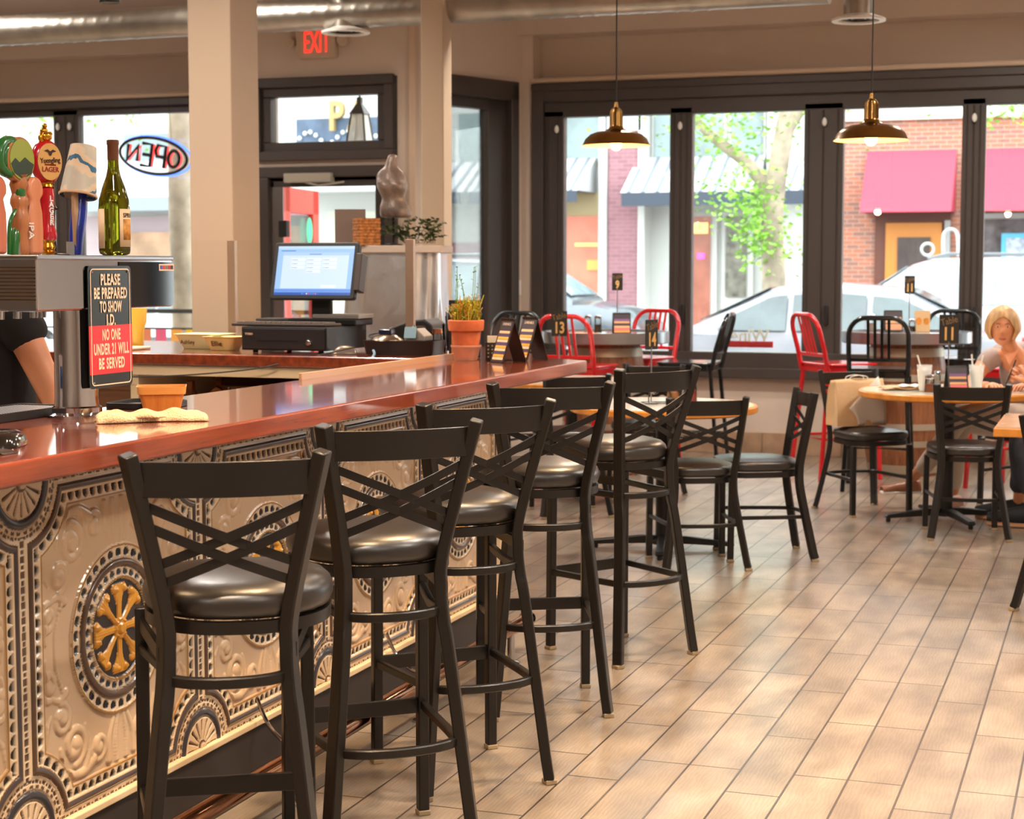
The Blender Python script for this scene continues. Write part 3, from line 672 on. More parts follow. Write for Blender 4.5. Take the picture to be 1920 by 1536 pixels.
ST = [((-1.832, 2.929), (-1.507, 3.116), 30, 'black cross back bar stool nearest the tap tower, closest to the gold medallion'),
      ((-1.742, 3.628), (-1.46, 3.877), 41, 'second black cross back bar stool counting from the tap tower end'),
      ((-1.761, 4.268), (-1.487, 4.563), 44, 'third black cross back bar stool, middle of the five along the bar'),
      ((-1.876, 5.13), (-1.528, 5.306), 27, 'fourth black cross back bar stool, under the front corner of the bar top'),
      ((-1.686, 5.986), (-1.483, 6.27), 57, 'fifth black cross back bar stool, past the counter end, its left post upright')]
first = None
for rl, rr, a, lab in ST:
    a = math.radians(a); p = rearmid(a, rl, rr, 'stool')
    if first is None:
        first = crossback('stool', lab, 'bar stool', G1); first.location = p; first.rotation_euler = (0, 0, a)
    else: dup(first, p, a, lab)
for k in kids(first):
    if k.name.split('.')[0] in ('seat', 'seat_frame'): k.location.x = .028
G2 = 'cross back dining chairs around the wooden tables'
CH = [((-2.00, 7.96), (-1.67, 8.14), 28, 'black cross back dining chair at the sign 14 table, behind the last bar stool'),
      ((-1.40, 8.50), (-1.56, 8.87), 113, 'black cross back dining chair seen side on at the table with sign 14'),
      ((-1.70, 10.38), (-1.36, 10.66), 218, 'black cross back dining chair holding the paper shopping bag'),
      ((-.90, 9.385), (-.52, 9.46), 12, 'black cross back dining chair in front of the table with sign 11, back towards us'),
      ((-3.12, 9.44), (-2.78, 9.62), 30, 'black cross back dining chair at the far table just past the bar end'),
      ((-2.97, 10.78), (-2.62, 10.62), 182, 'black cross back dining chair at the far table, right of table sign 13'),
      ((-.37, 7.56), (-.10, 7.26), -50, 'black cross back dining chair cut off beside the square wooden table')]
fc = None
for rl, rr, a, lab in CH:
    a = math.radians(a); p = rearmid(a, rl, rr, 'chair', .22)
    if fc is None:
        fc = crossback('chair', lab, 'dining chair', G2); fc.location = p; fc.rotation_euler = (0, 0, a)
    else: dup(fc, p, a, lab)

# ================================================================ TABLES
def table(loc, rad, label, rz=20):
    t = thing('dining_table', label, 'table', loc, math.radians(rz), 'round dining tables on black pedestals')
    MB().lathe([(.001, .752), (rad - .02, .752), (rad - .02, .76), (.001, .7601)], 56).build('table_top', CREAM, t, smooth=30)
    MB().lathe([(.001, .72), (rad - .012, .72), (rad, .727), (rad, .752), (rad - .008, .760), (rad - .022, .7604), (rad - .022, .751), (.001, .751)], 56).build('edge_band', OAK, t, smooth=30)
    MB().lathe([(.16, .715), (.16, .70), (.045, .68), (.038, .66), (.038, .06), (.06, .045), (.06, .03)], 24).build('pedestal', IRON, t)
    for k in range(4):
        M = Matrix.Rotation(k * PI / 2, 4, 'Z')
        MB().prism([(.03, .035), (.03, .075), (.12, .072), (.36, .045), (.375, .03), (.36, .022)], -.022, .022, M @ Matrix.Rotation(PI / 2, 4, 'X')).lathe([(.014, 0), (.014, .025)], 12, M @ Vector((.35, 0, 0))).build('base_leg', IRON, t, smooth=30, bev=.005)
    return t
table((-2.20, 8.62, 0), .485, 'round cream topped table with oak edge holding table sign 14', 12)
table((-.90, 10.15, 0), .51, 'round cream topped table with oak edge where the woman sits', 28)
table((-3.22, 10.28, 0), .46, 'round cream topped table half hidden behind the bar end', 30)
t = thing('square_table', 'square oak edged table cut off beside the dining chairs', 'table', (.0, 8.25, 0), 0)
MB().box(-.49, .45, -.37, .37, .752, .76).build('table_top', mat('pale_table_top', (206, 178, 150), .18, coat=.3, noise=(9, .15)), t, smooth=0)
MB().box(-.50, .46, -.38, .38, .715, .753).build('edge_band', OAK, t, smooth=0, bev=.004)
MB().lathe([(.16, .715), (.16, .70), (.045, .68), (.038, .66), (.038, .06), (.06, .045), (.06, .03)], 24).build('pedestal', IRON, t)
for k in range(4):
    M = Matrix.Rotation(k * PI / 2 + PI / 4, 4, 'Z')
    MB().prism([(.03, .035), (.03, .075), (.12, .072), (.40, .045), (.415, .03), (.40, .022)], -.022, .022, M @ Matrix.Rotation(PI / 2, 4, 'X')).lathe([(.014, 0), (.014, .025)], 12, M @ Vector((.38, 0, 0))).build('base_leg', IRON, t, smooth=30, bev=.005)

STAVE = wood_mat('oak_barrel_staves', (126, 76, 46), (174, 114, 72), .5, .1, 'Z', 6)
HOOP = mat('grey_barrel_hoop', (196, 184, 164), .45, .6)
def barrel(loc, label):
    t = thing('barrel_table', label, 'table', loc, 0, 'wine barrel high tables')
    prof = []
    for i in range(13):
        q = i / 12; z = .0 + .93 * q; prof.append((.245 + .06 * math.sin(PI * q), z))
    mb = MB(); n = 96; vs = []
    for r_, z in prof:
        for k in range(n):
            rr = r_ - (.003 if k % 4 == 0 else 0); a = 2 * PI * k / n; vs.append((rr * math.cos(a), rr * math.sin(a), z))
    fs = [(i * n + k, i * n + (k + 1) % n, (i + 1) * n + (k + 1) % n, (i + 1) * n + k) for i in range(12) for k in range(n)] + [tuple(range(n - 1, -1, -1)), tuple(12 * n + k for k in range(n))]
    mb.add(vs, fs).build('barrel_body', STAVE, t, smooth=20)
    for z0, w_ in ((.02, .06), (.21, .045), (.33, .045), (.55, .045), (.67, .05), (.84, .06)):
        pr = []
        for z in (z0, z0 + w_ / 2, z0 + w_): pr.append((.248 + .06 * math.sin(PI * z / .93) + .003, z))
        MB().lathe(pr, 64, caps=False).build('hoop', HOOP, t, smooth=60)
    MB().lathe([(.001, .93), (.44, .93), (.445, .94), (.445, .995), (.44, 1.0), (.001, 1.0)], 72).build('table_top', mat('dark_stained_table_top', (86, 62, 50), .3, coat=.3, noise=(8, .2)), t, smooth=30)
    MB().lathe([(.445, .935), (.452, .937), (.452, 1.012), (.43, 1.012), (.43, 1.001)], 72, caps=False).build('metal_rim', STEEL, t, smooth=40)
    MB().lathe([(.001, 1.0015), (.43, 1.0015)], 64, caps=False).build('glass_top', mat('grey_glazed_top', (160, 160, 160), .06, .0, .9), t)
    return t
barrel((-3.42, 11.72, 0), 'wine barrel high table between the two red chairs')
barrel((-1.40, 12.42, 0), 'wine barrel high table behind the black slat back chair')

def slatchair(m, label, grp):
    t = thing('counter_chair', label, 'chair', (0, 0, 0), 0, grp)
    Hh, sz = 1.14, .795
    arch = []
    def lean(z): return -.19 - .10 * (z - sz) / (Hh - sz)
    for s in (1,):
        arch += [(.185, -.19, sz - .04), (.19, lean(.9), .9), (.19, lean(1.02), 1.02)]
        for k in range(1, 9):
            a = k / 8 * PI / 2; arch.append((.19 - .11 * (1 - math.cos(a)), lean(1.02 + .12 * math.sin(a)), 1.02 + .12 * math.sin(a)))
    L_ = arch + [(-x, y, z) for x, y, z in reversed(arch)]
    MB().tube(L_, .0165, 12).build('back_frame', m, t, smooth=60)
    for x in (-.066, -.022, .022, .066):
        MB().tube([(x, lean(sz + .07), sz + .07), (x, lean(Hh - .012), Hh - .012)], prof=RECT(.020, .010), up=(0, 1, 0)).build('back_slat', m, t, smooth=0, bev=.003)
    MB().tube([(-.186, lean(sz + .07), sz + .07), (.186, lean(sz + .07), sz + .07)], prof=RECT(.014, .024), up=(0, 0, 1)).build('lower_rail', m, t, smooth=0, bev=.003)
    MB().prism(rrect(.41, .41, .05), sz - .005, sz + .012).prism(rrect(.39, .39, .05), sz - .05, sz - .004).build('seat', m, t, smooth=30, bev=.006)
    for sx in (-1, 1):
        for sy in (-1, 1):
            MB().tube([(sx * .178, sy * .178, sz - .02), (sx * .215, sy * (.215 if sy > 0 else .25), .0)], prof=RECT(.030, .026), up=(0, 1, 0)).build('leg', m, t, smooth=0, bev=.006)
    f = MB(); z = .29; q = .203
    f.tube([(-q, q, z), (q, q, z), (q, -q - .02, z), (-q, -q - .02, z)], .010, 8, closed=True).build('foot_ring', m, t, smooth=50)
    return t
GR = 'red slat back counter chairs'; GB = 'black slat back counter chairs'
red = slatchair(RED, 'red slat back counter chair in front of the barrel, behind table sign 13', GR); red.location = (-3.43, 11.16, 0); red.rotation_euler = (0, 0, math.radians(-8))
dup(red, (-3.33, 12.30, 0), math.radians(165), 'red slat back counter chair half behind the barrel table, by the window mullion')
dup(red, (-1.81, 12.0, 0), math.radians(-52), 'red slat back counter chair between the two barrel tables, facing the right barrel')
dup(red, (-.62, 11.75, 0), math.radians(60), 'red slat back counter chair mostly hidden behind the seated woman')
blk = slatchair(BLK, 'black slat back counter chair in front of the barrel with the framed menus', GB); blk.location = (-1.46, 11.48, 0); blk.rotation_euler = (0, 0, math.radians(4))
dup(blk, (-2.82, 11.78, 0), math.radians(92), 'black slat back counter chair seen side on before the folding windows')
dup(blk, (-1.12, 12.92, 0), math.radians(185), 'black slat back counter chair on the window side of the right barrel')
gr = dup(blk, (-4.05, 11.2, 0), math.radians(170), 'glossy dark slat back counter chair behind the small menus on the bar end')
# ================================================================ ON THE BAR
# --- draught beer tower
t = thing('beer_tap_tower', 'polished steel draught beer tower standing on the bar', 'beer tower', (-2.475, 3.715, 1.09))
MB().lathe([(.075, 0), (.075, .008), (.062, .014), (.062, .026), (.056, .03), (.054, .05), (.054, .275)], 40).build('column', CHROME, t, smooth=40)
BX = MB().box(-.075, .075, -.265, .35, .273, .402); BX.build('tap_box', CHROME, t, smooth=0, bev=.005)
MB().box(-.078, .078, -.268, .353, .396, .408).build('box_lid', STEEL, t, smooth=0, bev=.003)
MB().box(.0755, .0775, .085, .352, .276, .392).build('side_cover', mat('glossy_black_acrylic', (16, 16, 20), .05, 0, .7), t, smooth=0)
for i in range(10): MB().box(-.068, .068, -.2685, -.2655, .300 + i * .0085, .303 + i * .0085).build('reflection_strip', BRASS, t, smooth=0)  # brass strips standing for the striped reflection on the box's end face
for y in (-.14, -.07, 0, .035, .19): MB().tube([(-.075, y, .34), (-.115, y, .34), (-.12, y, .30), (-.122, y, .25)], .011, 10).build('tap_spout', CHROME, t)
LX = -2.585
def handle(name, label, y, z=1.50):
    return thing(name, label, 'tap handle', (LX, y, z), 0, 'beer tap handles on the tower')
# fiddlehead handle
GRN = mat('glazed_green', (36, 104, 44), .25, coat=.4); WD = wood_mat('tap_handle_wood', (150, 84, 44), (196, 122, 70), .4, .3, 'Z', 5); PEACH = wood_mat('peach_tap_wood', (212, 128, 90), (228, 148, 108), .35, .3, 'Z', 3)
t = handle('tap_handle', 'tap handle shaped like a curled green fern head', 3.60)
sp = [(.0, .008 + .05 * (1 - k / 40) * math.cos(k * .42), .235 + .05 * (1 - k / 40) * math.sin(k * .42)) for k in range(38)][::-1]
sp = sp + smoothpath([(0, .06, .225), (0, .055, .19), (.005, .045, .15), (0, .06, .10), (0, .03, .05), (0, .02, 0)], 6)
MB().tube(sp, [.006 + .007 * min(1, k / 20) for k in range(len(sp))], 10).build('fern_stem', GRN, t)
MB().tube(smoothpath([(0, .045, .12), (.006, .0, .08), (0, .0, 0)], 6), .005, 8).build('side_shoot', GRN, t)
MB().lathe([(.016, -.01), (.013, .03)], 14, (0, .03, 0)).build('ferrule', CHROME, t)
# bark handle with round landscape disc
t = handle('tap_handle', 'rustic wooden tap handle with a round green landscape badge', 3.648)
MB().tube(smoothpath([(0, 0, 0), (.004, -.004, .09), (-.003, .004, .15), (0, 0, .2)], 5), [.021 + .003 * math.sin(k * 1.7) for k in range(16)], 12).build('shaft', WD, t)
RX = Matrix.Rotation(PI / 2, 3, 'Y')
MB().lathe([(.001, -.012), (.056, -.012), (.056, .012), (.001, .012)], 32, (.0, -.004, .235), RX).build('badge', WD, t, bev=.003)
MB().lathe([(.001, .0122), (.05, .0122), (.05, .0145), (.001, .0145)], 30, (.0, -.004, .235), RX).build('badge_face', mat('badge_yellow_green', (150, 160, 60), .4), t)
MB().prism([(-.047, -.012), (-.03, .002), (-.012, -.008), (.01, .006), (.03, -.004), (.047, -.01), (.035, -.034), (0, -.048), (-.035, -.034)], .0146, .0156, Matrix.Translation((0, -.004, .235)) @ facing_px(0, 0, 0)).build('hill_shape', mat('badge_dark_green', (34, 54, 34), .4), t)
letters('lettering', 'IPA', WHITE, t, facing_px(.024, .012, .06) @ Matrix.Rotation(-PI / 2, 4, 'Z'), size=.03)
# peach keyhole handle
t = handle('tap_handle', 'plain peach coloured wooden tap handle with a waisted outline', 3.695)
def keyhole(s):
    out = [(-.027, 0), (-.030, .05), (-.028, .105), (-.022, .125), (-.018, .14)]
    out += [(-.032 * math.cos(a), .165 + .034 * math.sin(a)) for a in [math.radians(q) for q in range(-20, 201, 20)]][0:]
    return [(x * s, z * s) for x, z in out] + [(.018 * s, .14 * s), (.022 * s, .125 * s), (.028 * s, .105 * s), (.030 * s, .05 * s), (.027 * s, 0)]
KP = keyhole(.98)
MB().prism(KP, -.019, .019, facing_px(0, 0, 0) @ Matrix.Rotation(0, 4, 'Y')).build('wooden_body', PEACH, t, smooth=40, bev=.007)
MB().tube([(0, 0, -.02), (0, 0, .005)], .009, 12).build('ferrule', CHROME, t)
t = handle('tap_handle', 'plain orange wooden tap handle cut by the picture edge', 3.545)
MB().prism(keyhole(.96), -.018, .018, facing_px(0, 0, 0)).build('wooden_body', wood_mat('orange_tap_wood', (196, 96, 56), (214, 116, 74), .35, .3, 'Z', 3), t, smooth=40, bev=.007)
MB().tube([(0, 0, -.02), (0, 0, .005)], .009, 12).build('ferrule', CHROME, t)
# red lager handle
TR = mat('tap_handle_red', (188, 14, 34), .2, 0, .6, coat=.6)
t = handle('tap_handle', 'red lager tap handle with oval badge and golden eagle on top', 3.765)
Rt = Matrix.Rotation(math.radians(-20), 4, 'Z')
MB().lathe([(.012, -.015), (.014, 0), (.022, .006), (.016, .012), (.02, .02), (.016, .03), (.021, .038)], 20).build('gold_ferrule', GOLD, t)
MB().lathe([(.021, .038), (.024, .045), (.022, .06), (.0175, .075), (.0165, .11), (.0185, .15), (.017, .168), (.012, .172)], 24).build('red_shaft', TR, t)
MB().lathe([(.012, .170), (.018, .173), (.016, .179), (.019, .183), (.012, .19)], 20).build('gold_collar', GOLD, t)
MB().lathe([(.001, -.015), (.035, -.015), (.043, -.006), (.043, .006), (.035, .015), (.001, .015)], 36, (0, 0, .236), (Rt @ Matrix.Rotation(PI / 2, 4, 'Y') @ Matrix.Diagonal((1.3, 1, 1, 1))).to_3x3()).build('badge', TR, t, smooth=50)
OV = Rt @ Matrix.Translation((.0155, 0, .236)) @ Matrix.Rotation(PI / 2, 4, 'Y')
MB().lathe([(.001, 0), (.036, 0), (.036, .002), (.001, .002)], 36, OV.translation, (OV @ Matrix.Diagonal((1.3, 1, 1, 1))).to_3x3()).build('badge_face', mat('badge_tan', (214, 164, 96), .35), t)
FM = Rt @ facing_px(.0182, 0, .236); INK = mat('dark_brown_ink', (58, 24, 16), .5); RINK = mat('red_ink', (150, 22, 22), .5)
letters('script_lettering', 'Yuengling', INK, t, FM @ Matrix.Translation((0, .003, 0)) @ Matrix.Rotation(.08, 4, 'Z'), size=.019, fit=.060)
letters('lettering', 'LAGER', RINK, t, FM @ Matrix.Translation((0, -.020, 0)), size=.018, fit=.050)
letters('small_lettering', 'TRADITIONAL', RINK, t, FM @ Matrix.Translation((0, -.008, 0)), size=.006, xs=.9)
MB().prism([(-.018, .004), (-.008, .008), (0, .003), (.008, .008), (.018, .004), (.006, 0), (.004, -.006), (0, -.009), (-.004, -.006), (-.006, 0)], 0, .0008, FM @ Matrix.Translation((0, .023, 0))).build('eagle_emblem', INK, t, smooth=0)
letters('shaft_lettering', list('LAGER'), WHITE, t, Rt @ facing_px(.0183, .0, .112), size=.019, gap=.80, bold=.0006)
MB().ball((0, 0, .30), .016, 14, (1, 1.2, .9)).ball((0, -.006, .313), .010, 12).ball((0, -.002, .327), .0065, 10).tube(smoothpath([(0, .005, .305), (0, .018, .312), (.002, .024, .306)], 4), .004, 8).tube(smoothpath([(0, -.014, .308), (0, -.022, .296), (0, -.017, .288)], 4), .006, 8).tube([(0, 0, .283), (0, 0, .30)], .008, 10).build('eagle_finial', GOLD, t, smooth=60)
# slim steel lever
t = handle('tap_handle', 'slim dark metal tap lever between the red handle and the paper cup', 3.80)
MB().tube(smoothpath([(0, 0, -.005), (0, -.008, .06), (0, -.006, .12)], 5), .0045, 10).lathe([(.011, .115), (.013, .12), (.008, .13), (.0085, .20), (.006, .205)], 14, (0, -.006, 0)).tube([(0, -.02, 0), (0, .08, -.002)], .005, 8).build('lever', mat('dark_metal', (70, 58, 52), .3, .8), t)
# blue handle wearing a paper cup
BLU = mat('cobalt_blue_glaze', (32, 52, 150), .3, coat=.4)
t = handle('tap_handle', 'cobalt blue tap handle under the upturned paper cup', 3.90)
MB().tube(smoothpath([(0, -.01, 0), (0, -.006, .05), (0, .006, .10), (0, .014, .15), (0, .012, .19)], 5), [.015 + .006 * math.sin(k * .16) for k in range(21)], 14).build('blue_shaft', BLU, t)
MB().prism([(-.026, .03), (-.012, .0), (-.008, .17), (-.03, .18)], .002, .010, facing_px(0, 0, 0)).build('pale_stripe', mat('tan_stripe', (206, 160, 120), .5), t)
MB().tube([(0, -.035, -.005), (0, -.035, .035)], .0125, 4).build('steel_block', STEEL, t)
t = thing('paper_cup', 'upturned paper cup with blue mountain print on the blue tap handle', 'cup', (LX, 3.905, 1.655)); t.rotation_euler = (math.radians(-13), 0, 0)
CUP = bpy.data.materials.new('mountain_print_paper'); CUP.use_nodes = True; nt = CUP.node_tree; b_ = nt.nodes['Principled BSDF']; b_.inputs['Roughness'].default_value = .55
tc = nt.nodes.new('ShaderNodeTexCoord'); wv = nt.nodes.new('ShaderNodeTexWave'); wv.wave_type = 'BANDS'; wv.bands_direction = 'Z'; wv.inputs['Scale'].default_value = 4; wv.inputs['Distortion'].default_value = 6; wv.inputs['Detail'].default_value = 4; wv.inputs['Detail Scale'].default_value = 2.5
rp_ = nt.nodes.new('ShaderNodeValToRGB'); e = rp_.color_ramp.elements; e[0].position = 0; e[0].color = (*S(30, 110, 150), 1); e[1].position = .06; e[1].color = (*S(232, 204, 168), 1)
x = e.new(.04); x.color = (*S(70, 90, 100), 1); x = e.new(.5); x.color = (*S(236, 210, 176), 1); x = e.new(.8); x.color = (*S(206, 196, 176), 1)
nt.links.new(tc.outputs['Object'], wv.inputs[0]); nt.links.new(wv.outputs['Fac'], rp_.inputs[0]); nt.links.new(rp_.outputs[0], b_.inputs['Base Color'])
MB().lathe([(.048, 0), (.034, .132), (.034, .134), (.031, .134), (.031, .124), (.001, .124)], 40, caps=False).build('cup_wall', CUP, t, smooth=40)
MB().lathe([(.048, -.002), (.0505, 0), (.0505, .004), (.048, .005)], 40, caps=False).build('rim', mat('cup_rim', (236, 190, 146), .5), t)
# wine bottle on the tower
BG = mat('green_bottle_glass', (120, 120, 20), .03, 0, .6, trans=.85, ior=1.45)
t = thing('wine_bottle', 'olive green white wine bottle standing on the tap tower', 'bottle', (-2.47, 3.895, 1.499))
MB().lathe([(.030, 0), (.038, .004), (.0405, .012), (.0405, .118), (.038, .145), (.030, .175), (.019, .205), (.0148, .225), (.0138, .25), (.0138, .285), (.0155, .287), (.0155, .296), (.0135, .299)], 40).build('glass_body', BG, t, smooth=60)
MB().lathe([(.0143, .246), (.0146, .25), (.0146, .285), (.0160, .287), (.0160, .298), (.001, .3005)], 32).build('foil_capsule', mat('brown_bottle_foil', (118, 76, 52), .35, .4), t)
def wrap(a0, a1, z0, z1, r_, n=16):
    mb = MB(); return mb.grid(n, 2, lambda u, v: (r_ * math.cos(math.radians(a0 + (a1 - a0) * u)), r_ * math.sin(math.radians(a0 + (a1 - a0) * u)), z0 + (z1 - z0) * v))
LAB = mat('cream_bottle_label', (240, 204, 160), .6)
wrap(-38, 55, .022, .120, .0409).build('front_label', LAB, t, solid=.0004)
wrap(-150, -95, .018, .120, .0409).build('back_label', LAB, t, solid=.0004)
wrap(-24, 42, .04, .094, .0412).build('label_picture', mat('amber_label_picture', (206, 140, 60), .6, noise=(60, .5)), t, solid=.0003)
vs, fs = textmesh('SPRING', size=.016, xs=.9, bold=.0004)
mb = MB(); mb.add([(.0415 * math.cos(v.x / .0415 + .15), .0415 * math.sin(v.x / .0415 + .15), .103 + v.y) for v in vs], fs); mb.build('label_lettering', INK, t, smooth=0)
# the notice
t = thing('age_notice', 'black and red notice about showing I.D. hung on the tap tower', 'sign', (-2.396, 3.748, 1.319)); t.rotation_euler = (0, 0, 0)
NM = facing_px(0, 0, 0); NW, NH = .196, .306
MB().prism(rrect(NW, NH, .014), 0, .003, NM).build('plate', mat('sign_black', (18, 24, 22), .25, coat=.4), t, smooth=0)
MB().prism([(-NW / 2, -.118), (NW / 2, -.118), (NW / 2, .004), (-NW / 2, .004)], .003, .0036, NM).build('red_field', mat('sign_red', (226, 30, 36), .3, coat=.4), t, smooth=0)
SW = mat('sign_cream', (246, 214, 180), .4)
o_ = rrect(NW - .016, NH - .014, .012); i_ = rrect(NW - .022, NH - .020, .010); mb = MB(); n = len(o_)
mb.add([NM @ Vector((x, y, .0042)) for x, y in o_ + i_], [(k, (k + 1) % n, n + (k + 1) % n, n + k) for k in range(n)]).build('border_line', SW, t, smooth=0)
for txt, zz_, s_, xx in (('PLEASE', .117, .038, .088), ('BE PREPARED', .083, .038, .150), ('TO SHOW', .049, .038, .100), ('I.D.', .016, .038, .040), ('NO ONE', -.021, .038, .082), ('UNDER 21 WILL', -.057, .038, .160), ('BE SERVED', -.093, .038, .118)):
    letters('lettering', txt, SW, t, NM @ Matrix.Translation((0, zz_, .0045)), size=s_, fit=xx, bold=.0012, ext=.0003, track=1.12)
for x, y in ((-.082, .138), (.082, .138), (-.082, -.138)): MB().lathe([(.001, .003), (.003, .003), (.002, .005)], 10, M=NM.to_3x3(), c=NM @ Vector((x, y, .002))).build('screw', CHROME, t)
t = thing('card_sticker', 'small white payment card sticker on the black end of the tap tower', 'sticker', (-2.3965, 4.028, 1.468))
MB().prism([(-.038, -.009), (.038, -.009), (.038, .009), (-.038, .009)], 0, .0005, NM).build('paper', mat('peach_sticker', (240, 206, 180), .5), t, smooth=0)
for k, cc in enumerate(((70, 90, 160), (214, 60, 40), (130, 120, 120), (180, 60, 60), (60, 40, 40))):
    MB().prism([(-.006, -.005), (.006, -.005), (.006, .005), (-.006, .005)], .0005, .001, NM @ Matrix.Translation((-.027 + k * .0135, 0, 0))).build('logo_patch', mat('logo_%d%d' % (cc[0], cc[1]), cc, .5), t, smooth=0)
# drip tray, small tray, cup, mouse, towel, berry basket
RUB = mat('black_rubber', (34, 32, 32), .5); PERF = bpy.data.materials.new('perforated_steel'); PERF.use_nodes = True; nt = PERF.node_tree; b_ = nt.nodes['Principled BSDF']; b_.inputs['Metallic'].default_value = .9; b_.inputs['Roughness'].default_value = .3
tc = nt.nodes.new('ShaderNodeTexCoord'); vo = nt.nodes.new('ShaderNodeTexWave'); vo.inputs['Scale'].default_value = 60; vo.bands_direction = 'DIAGONAL'; nt.links.new(tc.outputs['Object'], vo.inputs[0]); rr_ = nt.nodes.new('ShaderNodeValToRGB'); rr_.color_ramp.elements[0].color = (.06, .06, .065, 1); rr_.color_ramp.elements[1].color = (.75, .75, .77, 1); nt.links.new(vo.outputs['Fac'], rr_.inputs[0]); nt.links.new(rr_.outputs[0], b_.inputs['Base Color'])
def tray(name, label, loc, rz, w_, d_, h_, grate=True, m=RUB):
    t = thing(name, label, 'tray', loc, rz); o_ = rrect(w_, d_, .02); mb = MB(); n = len(o_)
    rings = [(1, 0), (1, h_), (.965, h_), (.95, .006)]
    vs = []
    for k, z in rings: vs += [(x * k, y * k, z) for x, y in o_]
    mb.add(vs, [(i * n + k, i * n + (k + 1) % n, (i + 1) * n + (k + 1) % n, (i + 1) * n + k) for i in range(3) for k in range(n)] + [tuple(range(n - 1, -1, -1)), tuple(3 * n + k for k in range(n))]).build('tray_body', m, t, smooth=30, bev=.0015, seg=1)
    if grate: MB().prism(rrect(w_ * .93, d_ * .93, .018), h_ - .008, h_ - .003).build('grate', PERF, t, smooth=0)
    return t
tray('drip_tray', 'black drip tray with perforated steel grate beside the tap tower', (-2.635, 3.585, 1.09), 0, .165, .46, .022)
tray('rubber_tray', 'small black rubber tray between the tap tower and the wooden basket', (-2.47, 4.04, 1.09), math.radians(4), .17, .17, .017, False)
t = thing('plastic_cup', 'clear plastic cup with blue print standing on the drip tray', 'cup', (-2.645, 3.55, 1.11))
MB().lathe([(.030, 0), (.030, .003), (.044, .13), (.0465, .132), (.0465, .136), (.043, .136), (.028, .005), (.001, .005)], 32, caps=False).build('cup_wall', mat('frosted_plastic', (226, 214, 208), .3, alpha=.6), t, smooth=40)
wrap(-40, 60, .055, .11, .0425).build('blue_print', mat('blue_mountain_print', (40, 80, 130), .5, noise=(40, .5)), t, solid=.0004)
t = thing('payment_terminal', 'rounded glossy black gadget on the bar top in front of the drip tray', 'gadget', (-2.225, 3.06, 1.09), math.radians(20))
MB().grid(20, 14, lambda u, v: ((u - .5) * .09 * (1 - abs(v - .5) ** 3 * 3), (v - .5) * .15, .001 + .034 * (max(0, 1 - abs(2 * u - 1) ** 3)) ** .5 * (max(0, 1 - abs(2 * v - 1) ** 3)) ** .5)).build('shell', mat('gloss_black_shell', (22, 18, 16), .12, coat=.5), t, smooth=80)
MB().box(-.03, .03, -.055, .055, 0, .012).build('base', BLACK, t, bev=.005)
MB().tube([(0, .072, .018), (0, .079, .018)], .008, 10).build('metal_nose', CHROME, t)
o = MB(); o.grid(14, 10, lambda u, v: ((u - .5) * .10, (v - .5) * .05, .0005 + .006 * math.sin(PI * u) ** .4)); tag(o.build('bill_sleeve', mat('dark_leatherette', (40, 26, 20), .4), None, loc=(-2.16, 2.93, 1.091), solid=.002), 'dark flat bill sleeve on the bar top at the picture edge', 'bill sleeve')
# towel
TW_ = mat('cream_terry_towel', (246, 214, 168), .95, bump=(220, .8))
t = thing('bar_towel', 'folded cream terry towel lying along the bar edge', 'towel', (-2.235, 3.675, 1.091), math.radians(37))
def tw(u, v):
    x = (u - .5) * .26 * (1 + .05 * math.sin(v * 9)); y = (v - .5) * .075 * (1 + .25 * math.sin(u * 7 + 1)); e = (max(0, 1 - abs(2 * v - 1) ** 4)) ** .5 * (max(0, 1 - abs(2 * u - 1) ** 8)) ** .5
    return (x, y, .001 + e * (.017 + .009 * math.sin(u * 11) ** 2 + .005 * math.sin(v * 13 + u * 6)))
MB().grid(60, 26, tw).build('lower_fold', TW_, t, smooth=80, solid=.003)
MB().grid(40, 16, lambda u, v: ((u - .9) * .15, (v - .42) * .06 - .008 + .01 * math.sin(u * 5), .012 + (max(0, 1 - abs(2 * v - 1) ** 3)) ** .5 * (max(0, 1 - abs(2 * u - 1) ** 5)) ** .5 * (.012 + .005 * math.sin(u * 9)))).build('upper_fold', TW_, t, smooth=80, solid=.003)
MB().grid(40, 16, lambda u, v: ((u + .02) * .13, (v - .5) * .062 + .004 * math.sin(u * 6), .011 + (max(0, 1 - abs(2 * v - 1) ** 3)) ** .5 * (max(0, 1 - abs(2 * u - 1) ** 5)) ** .5 * (.010 + .004 * math.sin(u * 8 + 2)))).build('upper_fold', TW_, t, smooth=80, solid=.003)
# berry basket of thin wood veneer
VN = wood_mat('orange_veneer', (196, 108, 36), (228, 150, 66), .45, .1, 'Z', 3)
t = thing('berry_basket', 'small orange wood veneer basket standing behind the towel', 'basket', (-2.355, 3.925, 1.091), math.radians(30))
def frus(w0, d0, w1, d1, z0, z1, r_=.012, th=.0015):
    a = rrect(w0, d0, r_, 3); c = rrect(w1, d1, r_, 3); a2 = rrect(w0 - 2 * th, d0 - 2 * th, r_, 3); c2 = rrect(w1 - 2 * th, d1 - 2 * th, r_, 3); n = len(a); mb = MB()
    vs = [(x, y, z0) for x, y in a] + [(x, y, z1) for x, y in c] + [(x, y, z1) for x, y in c2] + [(x, y, z0 + .002) for x, y in a2]
    return mb.add(vs, [(i * n + k, i * n + (k + 1) % n, (i + 1) * n + (k + 1) % n, (i + 1) * n + k) for i in range(3) for k in range(n)] + [tuple(range(n - 1, -1, -1)), tuple(3 * n + k for k in range(n))])
frus(.092, .070, .122, .096, 0, .064).build('basket_body', VN, t, smooth=30)
frus(.122, .098, .128, .104, .048, .068).build('rim_band', wood_mat('pale_veneer_band', (216, 140, 60), (236, 170, 90), .4, .1, 'X', 3), t, smooth=30)
